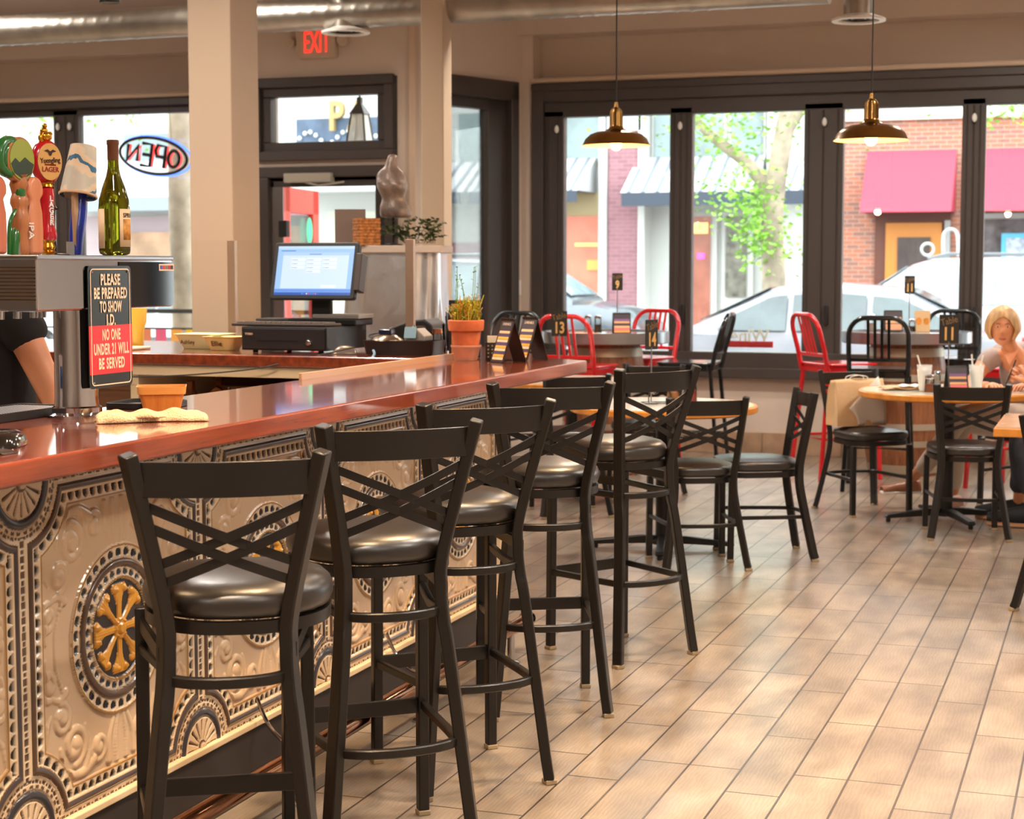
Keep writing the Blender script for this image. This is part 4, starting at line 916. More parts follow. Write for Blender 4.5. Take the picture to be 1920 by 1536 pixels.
MB().lathe([(.001, 0), (.002, .0), (.001, .002)], 8, (.02, -.0515, .01), RX.inverted()).build('staple', BRASS, t)
# small glass standing lower behind the bar edge
def tumbler(loc, h_, r0, r1, label, m=THING, cat='glass', name='glass_tumbler'):
    t = thing(name, label, cat, loc); MB().lathe([(r0 * .9, 0), (r0, .004), (r1, h_), (r1 - .002, h_), (r0 - .002, .01), (.001, .01)], 28, caps=False).build('glass_wall', m, t, smooth=40); MB().lathe([(.001, 0), (r0 * .95, 0), (r0 * .95, .009), (.001, .009)], 24).build('glass_foot', m, t, smooth=40); return t
t = tumbler((-2.70, 4.98, .93), .145, .03, .036, 'rim of a clear glass on the back ledge behind the bar top'); 
r = thing('back_ledge', 'steel work ledge behind the bar top', 'ledge', (-2.75, 4.0, 0)); MB().box(-.19, .2, -2.3, 2.3, .90, .93).box(-.19, .2, -2.3, 2.3, .25, .28).build('ledge_top', STEEL, r, smooth=0)
for y in (-2.2, 0, 2.2): MB().tube([(-.15, y, 0), (-.15, y, .9)], .015, 8).build('ledge_leg', STEEL, r)
t = tumbler((-2.63, 6.05, .98), .125, .038, .040, 'steel mixing tin showing its rim behind the pale edge strip', STEEL, 'tin', 'mixing_tin'); t.location.z = .93; t.scale = (1, 1, 1.32)

# ================================================================ REGISTER AREA
CT = 1.091
t = thing('cash_drawer', 'black steel cash drawer under the touch screen register', 'cash drawer', (-3.435, 6.95, CT))
MB().box(-.207, .207, -.20, .22, .012, .115).build('drawer_case', mat('black_steel_case', (30, 26, 26), .45), t, smooth=0, bev=.003)
MB().box(-.2, .2, -.206, -.199, .018, .108).build('drawer_front', mat('black_drawer_front', (26, 20, 20), .5), t, smooth=0, bev=.002)
MB().box(-.13, .07, -.2075, -.2055, .056, .0585).build('slot', BLACK, t, smooth=0)
MB().lathe([(.001, .012), (.010, .010), (.016, .002), (.016, 0)], 24, (.122, -.206, .048), Matrix.Rotation(PI / 2, 3, 'X')).build('lock', CHROME, t)
letters('lettering', 'TYSSO', SW, t, facing_my(-.168, -.2072, .083), size=.013)
for x in (-.16, .16):
    for y in (-.16, .17): MB().lathe([(.012, 0), (.012, .014)], 12, (x, y, 0)).build('rubber_foot', BLACK, t)
t = thing('keyboard', 'black keyboard lying along the front of the cash drawer', 'keyboard', (-3.47, 6.83, CT + .116))
MB().prism([(-.24, -.05), (.22, -.05), (.25, .06), (-.23, .06)], 0, .014).build('keyboard_body', mat('brown_black_plastic', (62, 52, 46), .45), t, smooth=0, bev=.005)
for j in range(5):
    k = MB()
    for i in range(18): k.box(-.215 + i * .0245 + j * .001, -.215 + i * .0245 + .019, -.042 + j * .02, -.042 + j * .02 + .015, .014, .020)
    o = k.build('key_row', mat('grey_key_caps', (116, 104, 94), .5), t, smooth=0)
t = thing('pos_terminal', 'touch screen register showing a pale blue menu screen', 'register', (-3.39, 7.0, CT + .116))
MB().box(-.14, .2, -.03, .16, .0, .03).build('base', BLACK, t, smooth=0, bev=.006); MB().box(-.02, .21, -.02, .15, .03, .05).build('base_cover', mat('light_grey_plastic', (150, 146, 140), .4), t, smooth=0, bev=.004)
MB().box(-.035, .065, .0, .03, .03, .22).build('neck', BLACK, t, smooth=0, bev=.01)
TM = Matrix.Translation((.0, -.035, .245)) @ Matrix.Rotation(PI / 2 - math.radians(15), 4, 'X')
MB().prism(rrect(.418, .262, .014), -.03, .0, TM).build('screen_case', BLACK, t, smooth=0, bev=.004)
def scr(name, x0, x1, y0, y1, c, z=.001, es=.75): MB().prism([(x0, y0), (x1, y0), (x1, y1), (x0, y1)], z - .0006, z, TM).build(name, mat(name + '_%d_%d' % (c[0], c[2]), (10, 10, 12), .2, emit=c, es=es), scr_p, smooth=0)
scr_p = MB().prism([(-.188, -.113), (.188, -.113), (.188, .113), (-.188, .113)], -.0001, .0004, TM).build('screen', mat('screen_blue', (10, 10, 12), .15, emit=(152, 186, 238), es=.85), t, smooth=0)
scr('title_bar', -.188, .188, .100, .113, (190, 214, 246)); scr('content_panel', -.16, .165, -.082, .070, (206, 224, 248)); scr('content_strip', -.16, .165, .071, .084, (176, 204, 244), .0009); scr('task_bar', -.188, .188, -.113, -.100, (56, 92, 170)); scr('status_band', -.188, .188, -.099, -.085, (108, 148, 220), .0009)
for j in range(4):
    for i in range(3):
        if j == 3 and i != 1: continue
        scr('menu_button', -.118 + i * .078, -.118 + i * .078 + .07, .044 - j * .018, .044 - j * .018 + .014, (228, 236, 250), .0016)
        scr('button_text', -.108 + i * .078, -.085 + i * .078, .0485 - j * .018, .0505 - j * .018, (120, 130, 160), .002)
        scr('button_icon', -.114 + i * .078, -.111 + i * .078, .048 - j * .018, .051 - j * .018, (70, 84, 140), .002)
scr('menu_button', .04, .115, -.079, -.066, (228, 236, 250), .0016); scr('title_text', -.172, -.10, .090, .093, (60, 90, 170), .0016); scr('header_text', -.03, .03, .074, .077, (100, 120, 170), .0016)
for i, cc in enumerate(((60, 170, 240), (90, 110, 220), (230, 230, 240), (240, 90, 110), (60, 160, 230), (120, 140, 230), (250, 120, 110), (70, 110, 220))): scr('task_icon', -.05 + i * .011, -.044 + i * .011, -.109, -.104, cc, .0016)
MB().prism(rrect(.028, .17, .004), -.04, .022, TM @ Matrix.Translation((.224, -.01, 0))).build('card_reader', mat('dark_brown_plastic', (58, 44, 38), .45), t, smooth=0, bev=.003)
t = thing('tablet_stack', 'flat closed tablet lying on the register base', 'tablet', (-3.60, 7.06, CT + .116)); MB().prism(rrect(.22, .16, .01), .0, .012).prism(rrect(.2, .15, .01), .016, .028).build('tablet_body', mat('dark_grey_case', (64, 62, 62), .4), t, smooth=0, bev=.003)
t = thing('computer_mouse', 'small silver black computer mouse beside the cash drawer', 'mouse', (-3.165, 6.80, CT), math.radians(-70))
MB().grid(16, 20, lambda u, v: ((u - .5) * .062, (v - .5) * .105, .001 + .036 * (max(0, 1 - abs(2 * u - 1) ** 2.4)) ** .5 * (max(0, 1 - abs(2 * v - 1) ** 2.6)) ** .5)).build('shell', mat('pearl_grey_shell', (128, 116, 104), .2, .3, coat=.4), t, smooth=80)
CABLE = mat('black_cable', (40, 32, 28), .5)
tag(MB().tube(smoothpath([(-3.11, 6.78, CT + .03), (-3.35, 6.595, 1.06), (-3.5, 6.56, 1.03), (-3.8, 6.565, 1.0), (-4.1, 6.57, .985), (-4.6, 6.58, .985), (-5.3, 6.58, .99)], 8), .0032, 8).build('cable', CABLE, None), 'thin black cable sagging along the front of the register counter', 'cable')
tag(MB().tube(smoothpath([(-3.07, 6.86, 1.12), (-2.98, 6.70, 1.10), (-2.955, 6.6, 1.07), (-2.93, 6.565, 1.02), (-2.93, 6.56, .9)], 8), .006, 8).build('cable', mat('pale_blue_cable', (130, 160, 180), .4), None), 'pale blue cable dropping over the counter edge beside the black bin', 'cable')
# black low bin with card terminals
t = thing('receipt_bin', 'low black bin at the inner corner of the bar holding card terminals', 'bin', (-2.90, 6.84, CT))
frus(.31, .15, .33, .17, 0, .062, .02, .004).build('bin_body', mat('brown_black_bin', (34, 28, 26), .35), t, smooth=30)
t = thing('card_terminal', 'small grey card terminal with tilted screen on the black bin', 'card terminal', (-2.845, 6.86, CT + .06))
MB().prism([(-.045, 0), (.05, 0), (.05, .02), (.01, .055), (-.04, .02)], -.05, .05, facing_my(0, 0, 0)).build('terminal_body', mat('warm_grey_plastic', (150, 138, 128), .35), t, smooth=0, bev=.004)
MB().prism(rrect(.055, .05, .004), 0, .002, Matrix.Translation((-.014, -.052, .036)) @ Matrix.Rotation(math.radians(75), 4, 'X')).build('screen', mat('grey_blue_screen', (120, 150, 160), .15), t, smooth=0)
t = thing('card_reader_dock', 'round metal based card reader dock beside the grey terminal', 'card reader', (-2.975, 6.82, CT + .06))
MB().lathe([(.07, 0), (.068, .006), (.045, .022), (.038, .026), (.001, .026)], 32).build('dock_base', mat('champagne_metal', (150, 132, 118), .25, .9), t); MB().prism(rrect(.06, .05, .008), .026, .05).build('reader_body', mat('navy_black_plastic', (28, 32, 56), .2), t, bev=.006)
MB().tube(smoothpath([(-.06, -.02, .012), (-.085, 0, .02), (-.06, .03, .03), (-.03, .02, .03)], 5), .003, 6).build('lead', BLACK, t)
# receipt printer behind the glass
t = thing('receipt_printer', 'black receipt printer with sloping top behind the glass screen', 'printer', (-3.14, 7.49, CT))
MB().prism([(-.13, 0), (.15, 0), (.15, .07), (.14, .11), (.10, .135), (.03, .128), (-.13, .072)], -.09, .09, facing_my(0, 0, 0)).build('printer_body', BLACK, t, smooth=0, bev=.008)
MB().prism(rrect(.07, .1, .01), 0, .006, Matrix.Translation((-.06, 0, .094)) @ Matrix.Rotation(math.radians(-19), 4, 'Y')).build('paper_window', mat('smoky_grey_window', (120, 118, 116), .2), t, smooth=0)
# glass guard on posts
t = thing('glass_guard', 'clear glass sneeze guard on two brushed posts behind the register', 'glass screen', (-4.0, 7.3, CT))
for x in (.016, .936): MB().box(x - .02, x + .02, -.014, .014, 0, .504).build('post', mat('beige_anodised_post', (168, 140, 118), .35, .5), t, smooth=0, bev=.002)
MB().box(-1.25, .965, -.004, .004, .03, .503).build('glass_panel', glassmat('guard_glass', (.985, .99, .985), .15), t, smooth=0)
# food tubs, yellow cup, board
TUB = mat('pale_green_plastic_tub', (226, 228, 168), .45); TUB2 = mat('butter_yellow_plastic_tub', (236, 214, 140), .45)
t = thing('food_tub', 'pale green plastic tub with a name written on it, beside the yellow tub', 'tub', (-4.00, 7.06, CT)); frus(.18, .13, .235, .18, 0, .066, .03, .003).build('tub_body', TUB, t, smooth=30); frus(.235, .18, .25, .195, .062, .068, .03, .01).build('rim', TUB, t, smooth=30); letters('handwriting', 'Ashley', INK, t, facing_my(-.045, -.086, .030, math.radians(-20)), size=.028)
t = thing('food_tub', 'butter yellow plastic tub with a name written on it, in front of the glass post', 'tub', (-3.83, 6.94, CT)); frus(.12, .09, .165, .13, 0, .06, .025, .003).build('tub_body', TUB2, t, smooth=30); frus(.165, .13, .18, .145, .056, .062, .025, .008).build('rim', TUB2, t, smooth=30); letters('handwriting', 'Ellie', INK, t, facing_my(-.01, -.062, .030, math.radians(-20)), size=.034)
o = thing('plastic_tumbler', 'tall yellow plastic tumbler on the register counter', 'cup', (-4.33, 7.0, CT)); MB().lathe([(.030, 0), (.032, .004), (.036, .085), (.047, .12), (.050, .185), (.047, .185), (.044, .12), (.033, .085), (.028, .008), (.001, .008)], 32, caps=False).build('cup_wall', mat('yellow_plastic', (246, 206, 84), .35, coat=.3), o, smooth=40)
tag(MB().box(-.17, .17, -.10, .10, 0, .012).build('cutting_board', mat('cream_board', (230, 206, 178), .5), None, loc=(-4.38, 6.83, CT), bev=.004), 'cream cutting board at the edge of the register counter', 'board')
STK = [((250, 230, 60), -4.05), ((250, 190, 40), -3.93), ((250, 130, 100), -4.9)]
# jars, shaker, straws
t = thing('glass_jar', 'stout clear glass jar with glass lid beside the receipt printer', 'jar', (-2.985, 7.20, CT)); MB().lathe([(.028, 0), (.03, .004), (.03, .055), (.033, .062), (.030, .07), (.03, .085), (.034, .09), (.034, .105), (.03, .11), (.001, .112)], 28).build('glass_wall', THING, t, smooth=50)
t = thing('salt_shaker', 'glass shaker of pale powder with copper cap beside the stout jar', 'shaker', (-2.90, 7.22, CT)); MB().lathe([(.022, 0), (.023, .003), (.022, .075), (.001, .076)], 24).build('glass_wall', THING, t); MB().lathe([(.001, .003), (.020, .003), (.019, .045), (.001, .045)], 24).build('powder', mat('tan_powder', (206, 150, 100), .9), t); MB().lathe([(.022, .075), (.024, .078), (.022, .098), (.001, .1)], 24).build('cap', mat('copper_cap', (176, 116, 84), .25, .9), t)
t = thing('straw_glass', 'clear glass holding black straws behind the clay pot', 'glass', (-2.745, 6.98, CT)); MB().lathe([(.025, 0), (.028, .004), (.034, .13), (.032, .13), (.025, .012), (.001, .012)], 28, caps=False).build('glass_wall', THING, t)
random.seed(3)
for k in range(14):
    a = k * 2.4; q = .004 + .013 * random.random(); MB().tube([(q * math.cos(a), q * math.sin(a), .013), (q * 1.9 * math.cos(a), q * 1.9 * math.sin(a), .16 + .03 * random.random())], .0026, 6).build('straw', BLACK, t)
# clay pot with seedlings on a clear saucer pot
TERRA = mat('terracotta', (204, 104, 58), .7, noise=(14, .22), bump=(50, .1))
t = thing('potted_seedlings', 'terracotta pot of yellow green seedlings near the end of the bar', 'plant pot', (-2.485, 6.50, CT))
MB().lathe([(.044, 0), (.046, .004), (.058, .05), (.063, .055), (.063, .062), (.058, .062), (.053, .05), (.042, .006), (.001, .006)], 32, caps=False).build('clear_saucer', mat('cloudy_clear_plastic', (226, 170, 140), .3, alpha=.55), t, smooth=40)
MB().lathe([(.044, .008), (.046, .010), (.061, .118), (.070, .120), (.072, .126), (.074, .160), (.071, .164), (.064, .162), (.063, .148), (.001, .148)], 40).build('clay_pot', TERRA, t, smooth=35)
MB().lathe([(.001, .155), (.062, .153)], 24).build('soil', mat('orange_brown_soil', (120, 66, 30), .95, noise=(90, .6)), t)
YG = [mat('seedling_yellow', (206, 190, 40), .6), mat('seedling_green', (110, 140, 40), .6), mat('seedling_orange', (200, 140, 40), .6)]
random.seed(11); LSH = [MB(), MB(), MB()]
for k in range(120):
    a = random.random() * 6.28; q = .058 * math.sqrt(random.random()); h_ = random.uniform(.02, .115) if k > 7 else random.uniform(.15, .23)
    x, y = q * math.cos(a), q * math.sin(a); dx, dy = random.uniform(-.03, .03), random.uniform(-.03, .03)
    P_ = smoothpath([(x, y, .15), (x + dx * .3, y + dy * .3, .15 + h_ * .5), (x + dx, y + dy, .15 + h_)], 4); w_ = LSH[k % 3 if k > 7 else 1]
    w_.tube(P_, .0012 if k < 8 else .0017, 5)
    for j in range(3 if k > 7 else 5):
        p = P_[min(len(P_) - 1, int(len(P_) * (.5 + .12 * j)))]; b1 = random.random() * 6.28; l_ = .013; u_ = Vector((math.cos(b1), math.sin(b1), .5)) * l_; s_ = Vector((-math.sin(b1), math.cos(b1), 0)) * .005
        w_.add([p, p + u_ * .5 + s_, p + u_, p + u_ * .5 - s_], [(0, 1, 2, 3)])
for w_, m in zip(LSH, YG): w_.build('seedlings', m, t, smooth=60)
# upright framed specials card behind the pot, sugar caddy, clear menu stand, two A-frame menus
t = thing('specials_board', 'small wood faced specials stand behind the clay pot', 'menu stand', (-2.56, 6.68, CT), math.radians(16)); MB().box(-.066, .066, -.008, .008, 0, .24).build('board', BLACK, t, smooth=0, bev=.002); MB().box(-.055, .06, -.0095, -.008, .01, .225).build('card', wood_mat('orange_card', (206, 138, 72), (216, 150, 84), .6, 0, 'Z', 2), t, smooth=0)
letters('lettering', ['Fresh', 'Daily'], INK, t, facing_my(0, -.0105, .11), size=.05, bold=.002)
t = thing('sugar_caddy', 'black perforated caddy of pink and white sugar packets beside the clay pot', 'caddy', (-2.40, 6.60, CT), math.radians(20)); frus(.07, .06, .075, .065, 0, .07, .006, .002).build('caddy_body', mat('black_mesh_metal', (26, 24, 24), .4), t, smooth=0)
mb = MB()
for i in range(4):
    for j in range(4): mb.lathe([(.001, 0), (.0035, 0), (.0035, .001), (.001, .001)], 8, (-.024 + i * .016, -.034, .012 + j * .015), Matrix.Rotation(PI / 2, 3, 'X'))
mb.build('perforation', mat('light_dots', (190, 180, 170), .5), t)
for k, cc in enumerate(((240, 226, 200), (236, 150, 150), (240, 220, 190))): MB().box(-.028, .028, -.022 + k * .017, -.014 + k * .017, .01, .096).build('sugar_packets', mat('packet_%d' % cc[2], cc, .7), t, smooth=0)
t = thing('acrylic_holder', 'clear acrylic leaflet holder behind the front folded menu', 'leaflet holder', (-2.345, 6.52, CT), math.radians(18)); MB().prism([(-.03, 0), (.03, 0), (.03, .003), (-.012, .003), (-.02, .15), (-.023, .15), (-.015, .003), (-.03, .003)], -.055, .055, Matrix.Rotation(PI / 2, 4, 'Z') @ facing_my(0, 0, 0)).build('acrylic_sheet', glassmat('acrylic', (.93, .96, .95), 1.4), t, smooth=0)
STRIPES = [(240, 196, 150), (236, 168, 56), (70, 56, 90), (242, 200, 156), (236, 168, 56), (80, 60, 110), (242, 200, 156), (238, 176, 70), (70, 60, 100), (240, 190, 140)]
def amenu(loc, rz, label, w_=.09, h_=.185, cols=STRIPES, grp='folded menus on the bar end', head=True):
    t = thing('folded_menu', label, 'menu', loc, rz, grp); th = math.radians(19)
    for s in (1, -1):
        M = Matrix.Translation((0, s * -.056, 0)) @ Matrix.Rotation(PI / 2 - s * th if s > 0 else PI / 2 + th, 4, 'X')
        MB().prism(rrect(w_, h_, .004), -.0015, .0015, M @ Matrix.Translation((0, h_ / 2, 0))).build('black_board', mat('menu_black', (34, 26, 22), .35), t, smooth=0)
        if s > 0:
            card = MB().prism([(-w_ / 2 + .006, .004), (w_ / 2 - .006, .004), (w_ / 2 - .006, h_ - .012), (-w_ / 2 + .006, h_ - .012)], .0016, .0019, M).build('menu_card', mat('menu_dark_card', (60, 50, 56), .4), t, smooth=0)
            n = len(cols); zz = .012
            for i, c in enumerate(cols):
                hh_ = (h_ * .72 - .012) / n
                MB().prism([(-w_ / 2 + .009, zz), (w_ / 2 - .009, zz), (w_ / 2 - .009, zz + hh_ * .85), (-w_ / 2 + .009, zz + hh_ * .85)], .0019, .0023, M).build('price_row', mat('menu_row_%d_%d' % (c[0], c[2]), c, .5), card, smooth=0); zz += hh_
            if head: letters('heading', 'DRINKS', SW, card, M @ Matrix.Translation((0, h_ * .86, .0022)), size=.016, ext=.0002)
    return t
amenu((-2.275, 6.42, CT), math.radians(-36), 'black folded drinks menu standing nearest on the bar end')
amenu((-2.25, 6.62, CT), math.radians(-30), 'black folded drinks menu standing behind the nearest one on the bar end')
# ================================================================ TABLE TOPS
BAG = mat('kraft_paper', (206, 172, 130), .8, noise=(7, .12), bump=(12, .5))
def numsign(loc, rz, num, label, sh=.40, w_=.09, h_=.135, name='table_number'):
    t = thing(name, label, 'table number', loc, rz, 'black table number signs')
    MB().lathe([(.001, 0), (.035, 0), (.035, .004), (.004, .008)], 20).tube([(0, 0, .006), (0, 0, sh - h_ + .01)], .0035, 8).build('stand', STEEL, t)
    pl = MB().prism(rrect(w_, h_, .003), -.0025, .0025, facing_my(0, 0, sh - h_ / 2)).build('plate', mat('chalkboard_black', (34, 30, 26), .5), t, smooth=0)
    TG = mat('gold_number', (226, 180, 110), .4)
    letters('number', num, TG, pl, facing_my(0, -.0032, sh - h_ * .68), size=h_ * .62, xs=.72, bold=.0025, ext=.0004)
    letters('script_lettering', 'Table', mat('faded_gold', (140, 110, 74), .5), pl, facing_my(0, -.0032, sh - h_ * .22) @ Matrix.Rotation(.25, 4, 'Z'), size=h_ * .33, xs=.8, ext=.0004)
    return t
numsign((-3.235, 10.07, .762), math.radians(18), '13', 'table number sign reading 13 beyond the bar end', .435, .098, .155)
numsign((-2.262, 8.60, .762), math.radians(66), '14', 'narrow looking table number sign reading 14 turned half away', .435, .098, .155)
numsign((-.895, 10.05, .762), math.radians(14), '11', 'table number sign reading 11 beside the plastic cups', .435, .11, .165)
numsign((-3.30, 11.60, 1.004), math.radians(24), '9', 'table number sign reading 9 on the barrel between the red chairs', .42, .075, .12)
numsign((-1.41, 12.66, 1.004), math.radians(24), '11', 'small table number sign on a thin pole on the right barrel', .40, .075, .13)
def shaker(loc, fill, label, r_=.020, h_=.075, capm=None, cat='shaker'):
    t = thing('condiment_shaker', label, cat, loc, 0)
    MB().lathe([(r_, 0), (r_ * 1.05, .004), (r_ * .9, h_), (.001, h_)], 20).build('glass_wall', THING, t)
    MB().lathe([(.001, .003), (r_ * .92, .003), (r_ * .88, h_ * .6), (.001, h_ * .6)], 20).build('filling', fill, t)
    MB().lathe([(r_ * .95, h_), (r_, h_ + .004), (r_ * .95, h_ + .018), (r_ * .5, h_ + .024), (.001, h_ + .025)], 20).build('cap', capm or CHROME, t); return t
SALT = mat('salt_grains', (226, 214, 200), .9); PEP = mat('pepper_grains', (110, 78, 50), .9); SYR = mat('amber_syrup', (176, 84, 30), .15, coat=.6); KET = mat('ketchup', (170, 40, 24), .3)
shaker((-3.52, 11.62, 1.004), SALT, 'glass salt shaker with steel cap on the left barrel table', .026, .10); shaker((-3.44, 11.60, 1.004), PEP, 'glass pepper shaker beside the salt on the left barrel table', .026, .10)
shaker((-1.66, 12.55, 1.004), SALT, 'glass salt shaker with steel cap on the right barrel table', .026, .10); shaker((-1.37, 12.50, 1.004), PEP, 'small pepper jar beside the upright menu card on the right barrel', .026, .07)
shaker((-.985, 9.93, .762), SYR, 'small amber syrup bottle beside the folded menu on table 11', .028, .075, cat='bottle'); shaker((-.955, 10.04, .762), SALT, 'glass salt shaker behind the syrup bottle', .021, .09)
shaker((-2.175, 8.72, .762), mat('honey', (206, 140, 70), .4), 'glass jar with tan filling on the table with sign 14', .032, .09, cat='jar'); shaker((-2.09, 8.78, .762), KET, 'orange red sauce bottle on the table with sign 14', .028, .10, cat='bottle')
t = thing('wire_caddy', 'bent black wire caddy holding the condiments on the table with sign 14', 'caddy', (-2.22, 8.62, .762), .5)
MB().tube([(-.09, -.05, .004), (.09, -.05, .004), (.09, .05, .004), (-.09, .05, .004)], .003, 6, closed=True).tube(smoothpath([(-.06, 0, .004), (-.055, 0, .09), (-.02, 0, .05), (.02, 0, .09), (.055, 0, .05), (.06, 0, .004)], 6), .003, 6).build('wire_frame', BLACK, t)
COLS2 = [(236, 150, 70), (232, 110, 110), (216, 168, 116), (70, 50, 60), (214, 160, 110), (120, 80, 130)]
a = amenu((-.845, 10.0, .762), math.radians(22), 'black folded menu with coloured pictures on table 11', .115, .155, COLS2, 'folded menus on the dining tables', False)
amenu((-3.24, 11.50, 1.004), math.radians(20), 'black folded menu with coloured pictures on the left barrel table', .125, .155, COLS2, 'folded menus on the dining tables', False)
amenu((-1.52, 12.62, 1.004), math.radians(15), 'black framed menu card on the right barrel table', .13, .16, [(216, 150, 110), (226, 170, 120)], 'folded menus on the dining tables', False)
t = thing('menu_card', 'clear stand with a burger picture card on the right barrel table', 'menu stand', (-1.31, 12.60, 1.004), math.radians(18)); MB().box(-.055, .055, -.004, .004, 0, .15).build('card', mat('tan_card', (214, 176, 130), .5), t, smooth=0)
for x in (-.027, .027): MB().prism(rrect(.04, .05, .018), 0, .001, facing_my(x, -.0045, .075)).build('picture', mat('burger_picture', (206, 130, 50), .5, noise=(50, .4)), t, smooth=0)
ICE = mat('iced_water', (244, 246, 246), .2, noise=(60, .08))
for x, y, lab, lean in ((-1.02, 9.98, 'clear plastic cup of iced water with a straw, left of the menu on table 11', -.04), (-.74, 10.08, 'clear plastic cup of iced water with a straw, right of the menu on table 11', .035)):
    t = thing('plastic_cup', lab, 'cup', (x, y, .762), 0, 'iced water cups on table 11')
    MB().lathe([(.028, 0), (.030, .003), (.044, .148), (.046, .150), (.043, .150), (.028, .006), (.001, .006)], 28, caps=False).build('cup_wall', mat('clear_cup_plastic', (246, 248, 248), .15, alpha=.3), t, smooth=40)
    MB().lathe([(.001, .006), (.029, .006), (.041, .125), (.001, .127)], 24).build('iced_water', ICE, t)
    MB().tube([(-lean * .4, 0, .01), (lean, -.01, .205)], .0045, 8).build('straw', WHITE, t)
    if lean > 0: MB().tube([(-.01, 0, .01), (-.03, .01, .21)], .0045, 8).build('straw', WHITE, t)
t = thing('folded_papers', 'rumpled folded paper and napkin at the edge of table 11', 'papers', (-1.15, 10.08, .764), .4)
MB().grid(14, 10, lambda u, v: ((u - .5) * .26, (v - .5) * .17, .004 + .012 * math.sin(u * 6 + v * 3) ** 2)).build('paper_sheet', mat('tan_paper', (206, 170, 130), .8), t, solid=.002)
MB().grid(14, 8, lambda u, v: ((u - .1) * .2, (v - .6) * .13, .018 + .010 * math.sin(u * 9) ** 2)).build('napkin', PAPER, t, solid=.002)
# paper shopping bag standing on a dining chair
t = thing('paper_bag', 'brown and white paper shopping bag standing on the dining chair seat', 'bag', (-1.455, 10.36, .522), math.radians(218 + 180))
W0, D0, HB = .33, .14, .30
def bagside(sx):
    return [(-W0 / 2, -D0 / 2), (W0 / 2, -D0 / 2), (W0 / 2, D0 / 2), (-W0 / 2, D0 / 2)]
vs = []
for z, k, dd in ((0, 1, 1), (.1, 1.01, .96), (.22, 1.0, .72), (.255, .98, .5), (.275, .97, .42)):
    for i, (x, y) in enumerate([(-.5, -.5), (-.25, -.53), (0, -.5), (.25, -.52), (.5, -.5), (.44, 0), (.5, .5), (0, .52), (-.5, .5), (-.44, 0)]):
        vs.append((x * W0 * k, y * D0 * dd, z + .006 * math.sin(i * 2.1) * (z > .2)))
n = 10; mb = MB(); mb.add(vs, [(i * n + k, i * n + (k + 1) % n, (i + 1) * n + (k + 1) % n, (i + 1) * n + k) for i in range(4) for k in range(n)] + [tuple(range(n - 1, -1, -1))]).build('bag_body', BAG, t, smooth=25, solid=.002)
MB().grid(10, 10, lambda u, v: (-.03 + u * .19 * (1 - .35 * (1 - v) * 0) - .06 * v * v, -.074 + .004 * math.sin(u * 5), .006 + v * .29 * (.35 + .65 * u))).build('white_panel', mat('white_bag_print', (226, 218, 208), .7), t, solid=.001)
for y in (-.025, .025): MB().tube(smoothpath([(-.06, y, .27), (-.055, y, .29), (0, y, .30), (.055, y, .29), (.06, y, .27)], 5), .0025, 6).build('handle', PAPER, t)

# ================================================================ PEOPLE
def skinned(verts, edges, radii, sub=2):
    me = bpy.data.meshes.new('s'); me.from_pydata([tuple(v) for v in verts], edges, []); o = bpy.data.objects.new('s', me); COL.objects.link(o)
    md = o.modifiers.new('k', 'SKIN'); md.use_smooth_shade = True; md.branch_smoothing = .6
    for i, r_ in enumerate(radii):
        sv = me.skin_vertices[0].data[i]; sv.radius = r_ if isinstance(r_, tuple) else (r_, r_); sv.use_root = (i == 0)
    m2 = o.modifiers.new('u', 'SUBSURF'); m2.levels = sub; m2.render_levels = sub
    bpy.context.view_layer.update(); ev = bpy.data.meshes.new_from_object(o.evaluated_get(bpy.context.evaluated_depsgraph_get()))
    out = [tuple(v.co) for v in ev.vertices], [tuple(p.vertices) for p in ev.polygons]
    bpy.data.objects.remove(o); bpy.data.meshes.remove(me); bpy.data.meshes.remove(ev); return out
def chain(mb, pts, radii, sub=2, mi=0):
    v, f = skinned(pts, [(i, i + 1) for i in range(len(pts) - 1)], radii, sub); mb.add(v, f, mi)
def head(mb, M, hh=.235, mi=0):
    """face along local -Y, chin down; sculpted ellipsoid with brow, nose, lips, ears"""
    NX, NY = 48, 40; vs = []
    for j in range(NY + 1):
        ph = PI * j / NY; z = -math.cos(ph); s = math.sin(ph)
        for i in range(NX):
            a = 2 * PI * i / NX; x = math.sin(a) * s; y = -math.cos(a) * s
            w_ = .335 * (1 - .18 * max(0, -z) ** 1.6 * (y < .2)); X = x * w_; Y = y * .40 * (1 - .12 * max(0, -z - .2)); Z = z * .5
            f = max(0, -y); 
            def g(cx, cz, sx, sz): return math.exp(-((X - cx) / sx) ** 2 - ((Z - cz) / sz) ** 2)
            if f > .1:
                Y -= .085 * g(0, -.10, .045, .06) + .045 * g(0, -.0, .030, .09)           # nose
                Y += .035 * (g(.13, .035, .06, .035) + g(-.13, .035, .06, .035))          # eye sockets
                Y -= .018 * g(0, .11, .18, .03) + .028 * g(0, -.265, .075, .020) + .024 * g(0, -.30, .06, .018) + .03 * g(0, -.42, .07, .06)
                Y += .018 * g(0, -.283, .08, .008)
                Y -= .012 * (g(.17, -.10, .07, .07) + g(-.17, -.10, .07, .07))
            vs.append(M @ (Vector((X, Y, Z)) * hh))
    mb.add(vs, [(j * NX + i, j * NX + (i + 1) % NX, (j + 1) * NX + (i + 1) % NX, (j + 1) * NX + i) for j in range(NY) for i in range(NX)], mi)
    for s in (-1, 1): mb.ball(M @ (Vector((s * .335, .03, -.02)) * hh), .035, 12, (.35, .7, 1.1), mi, M)
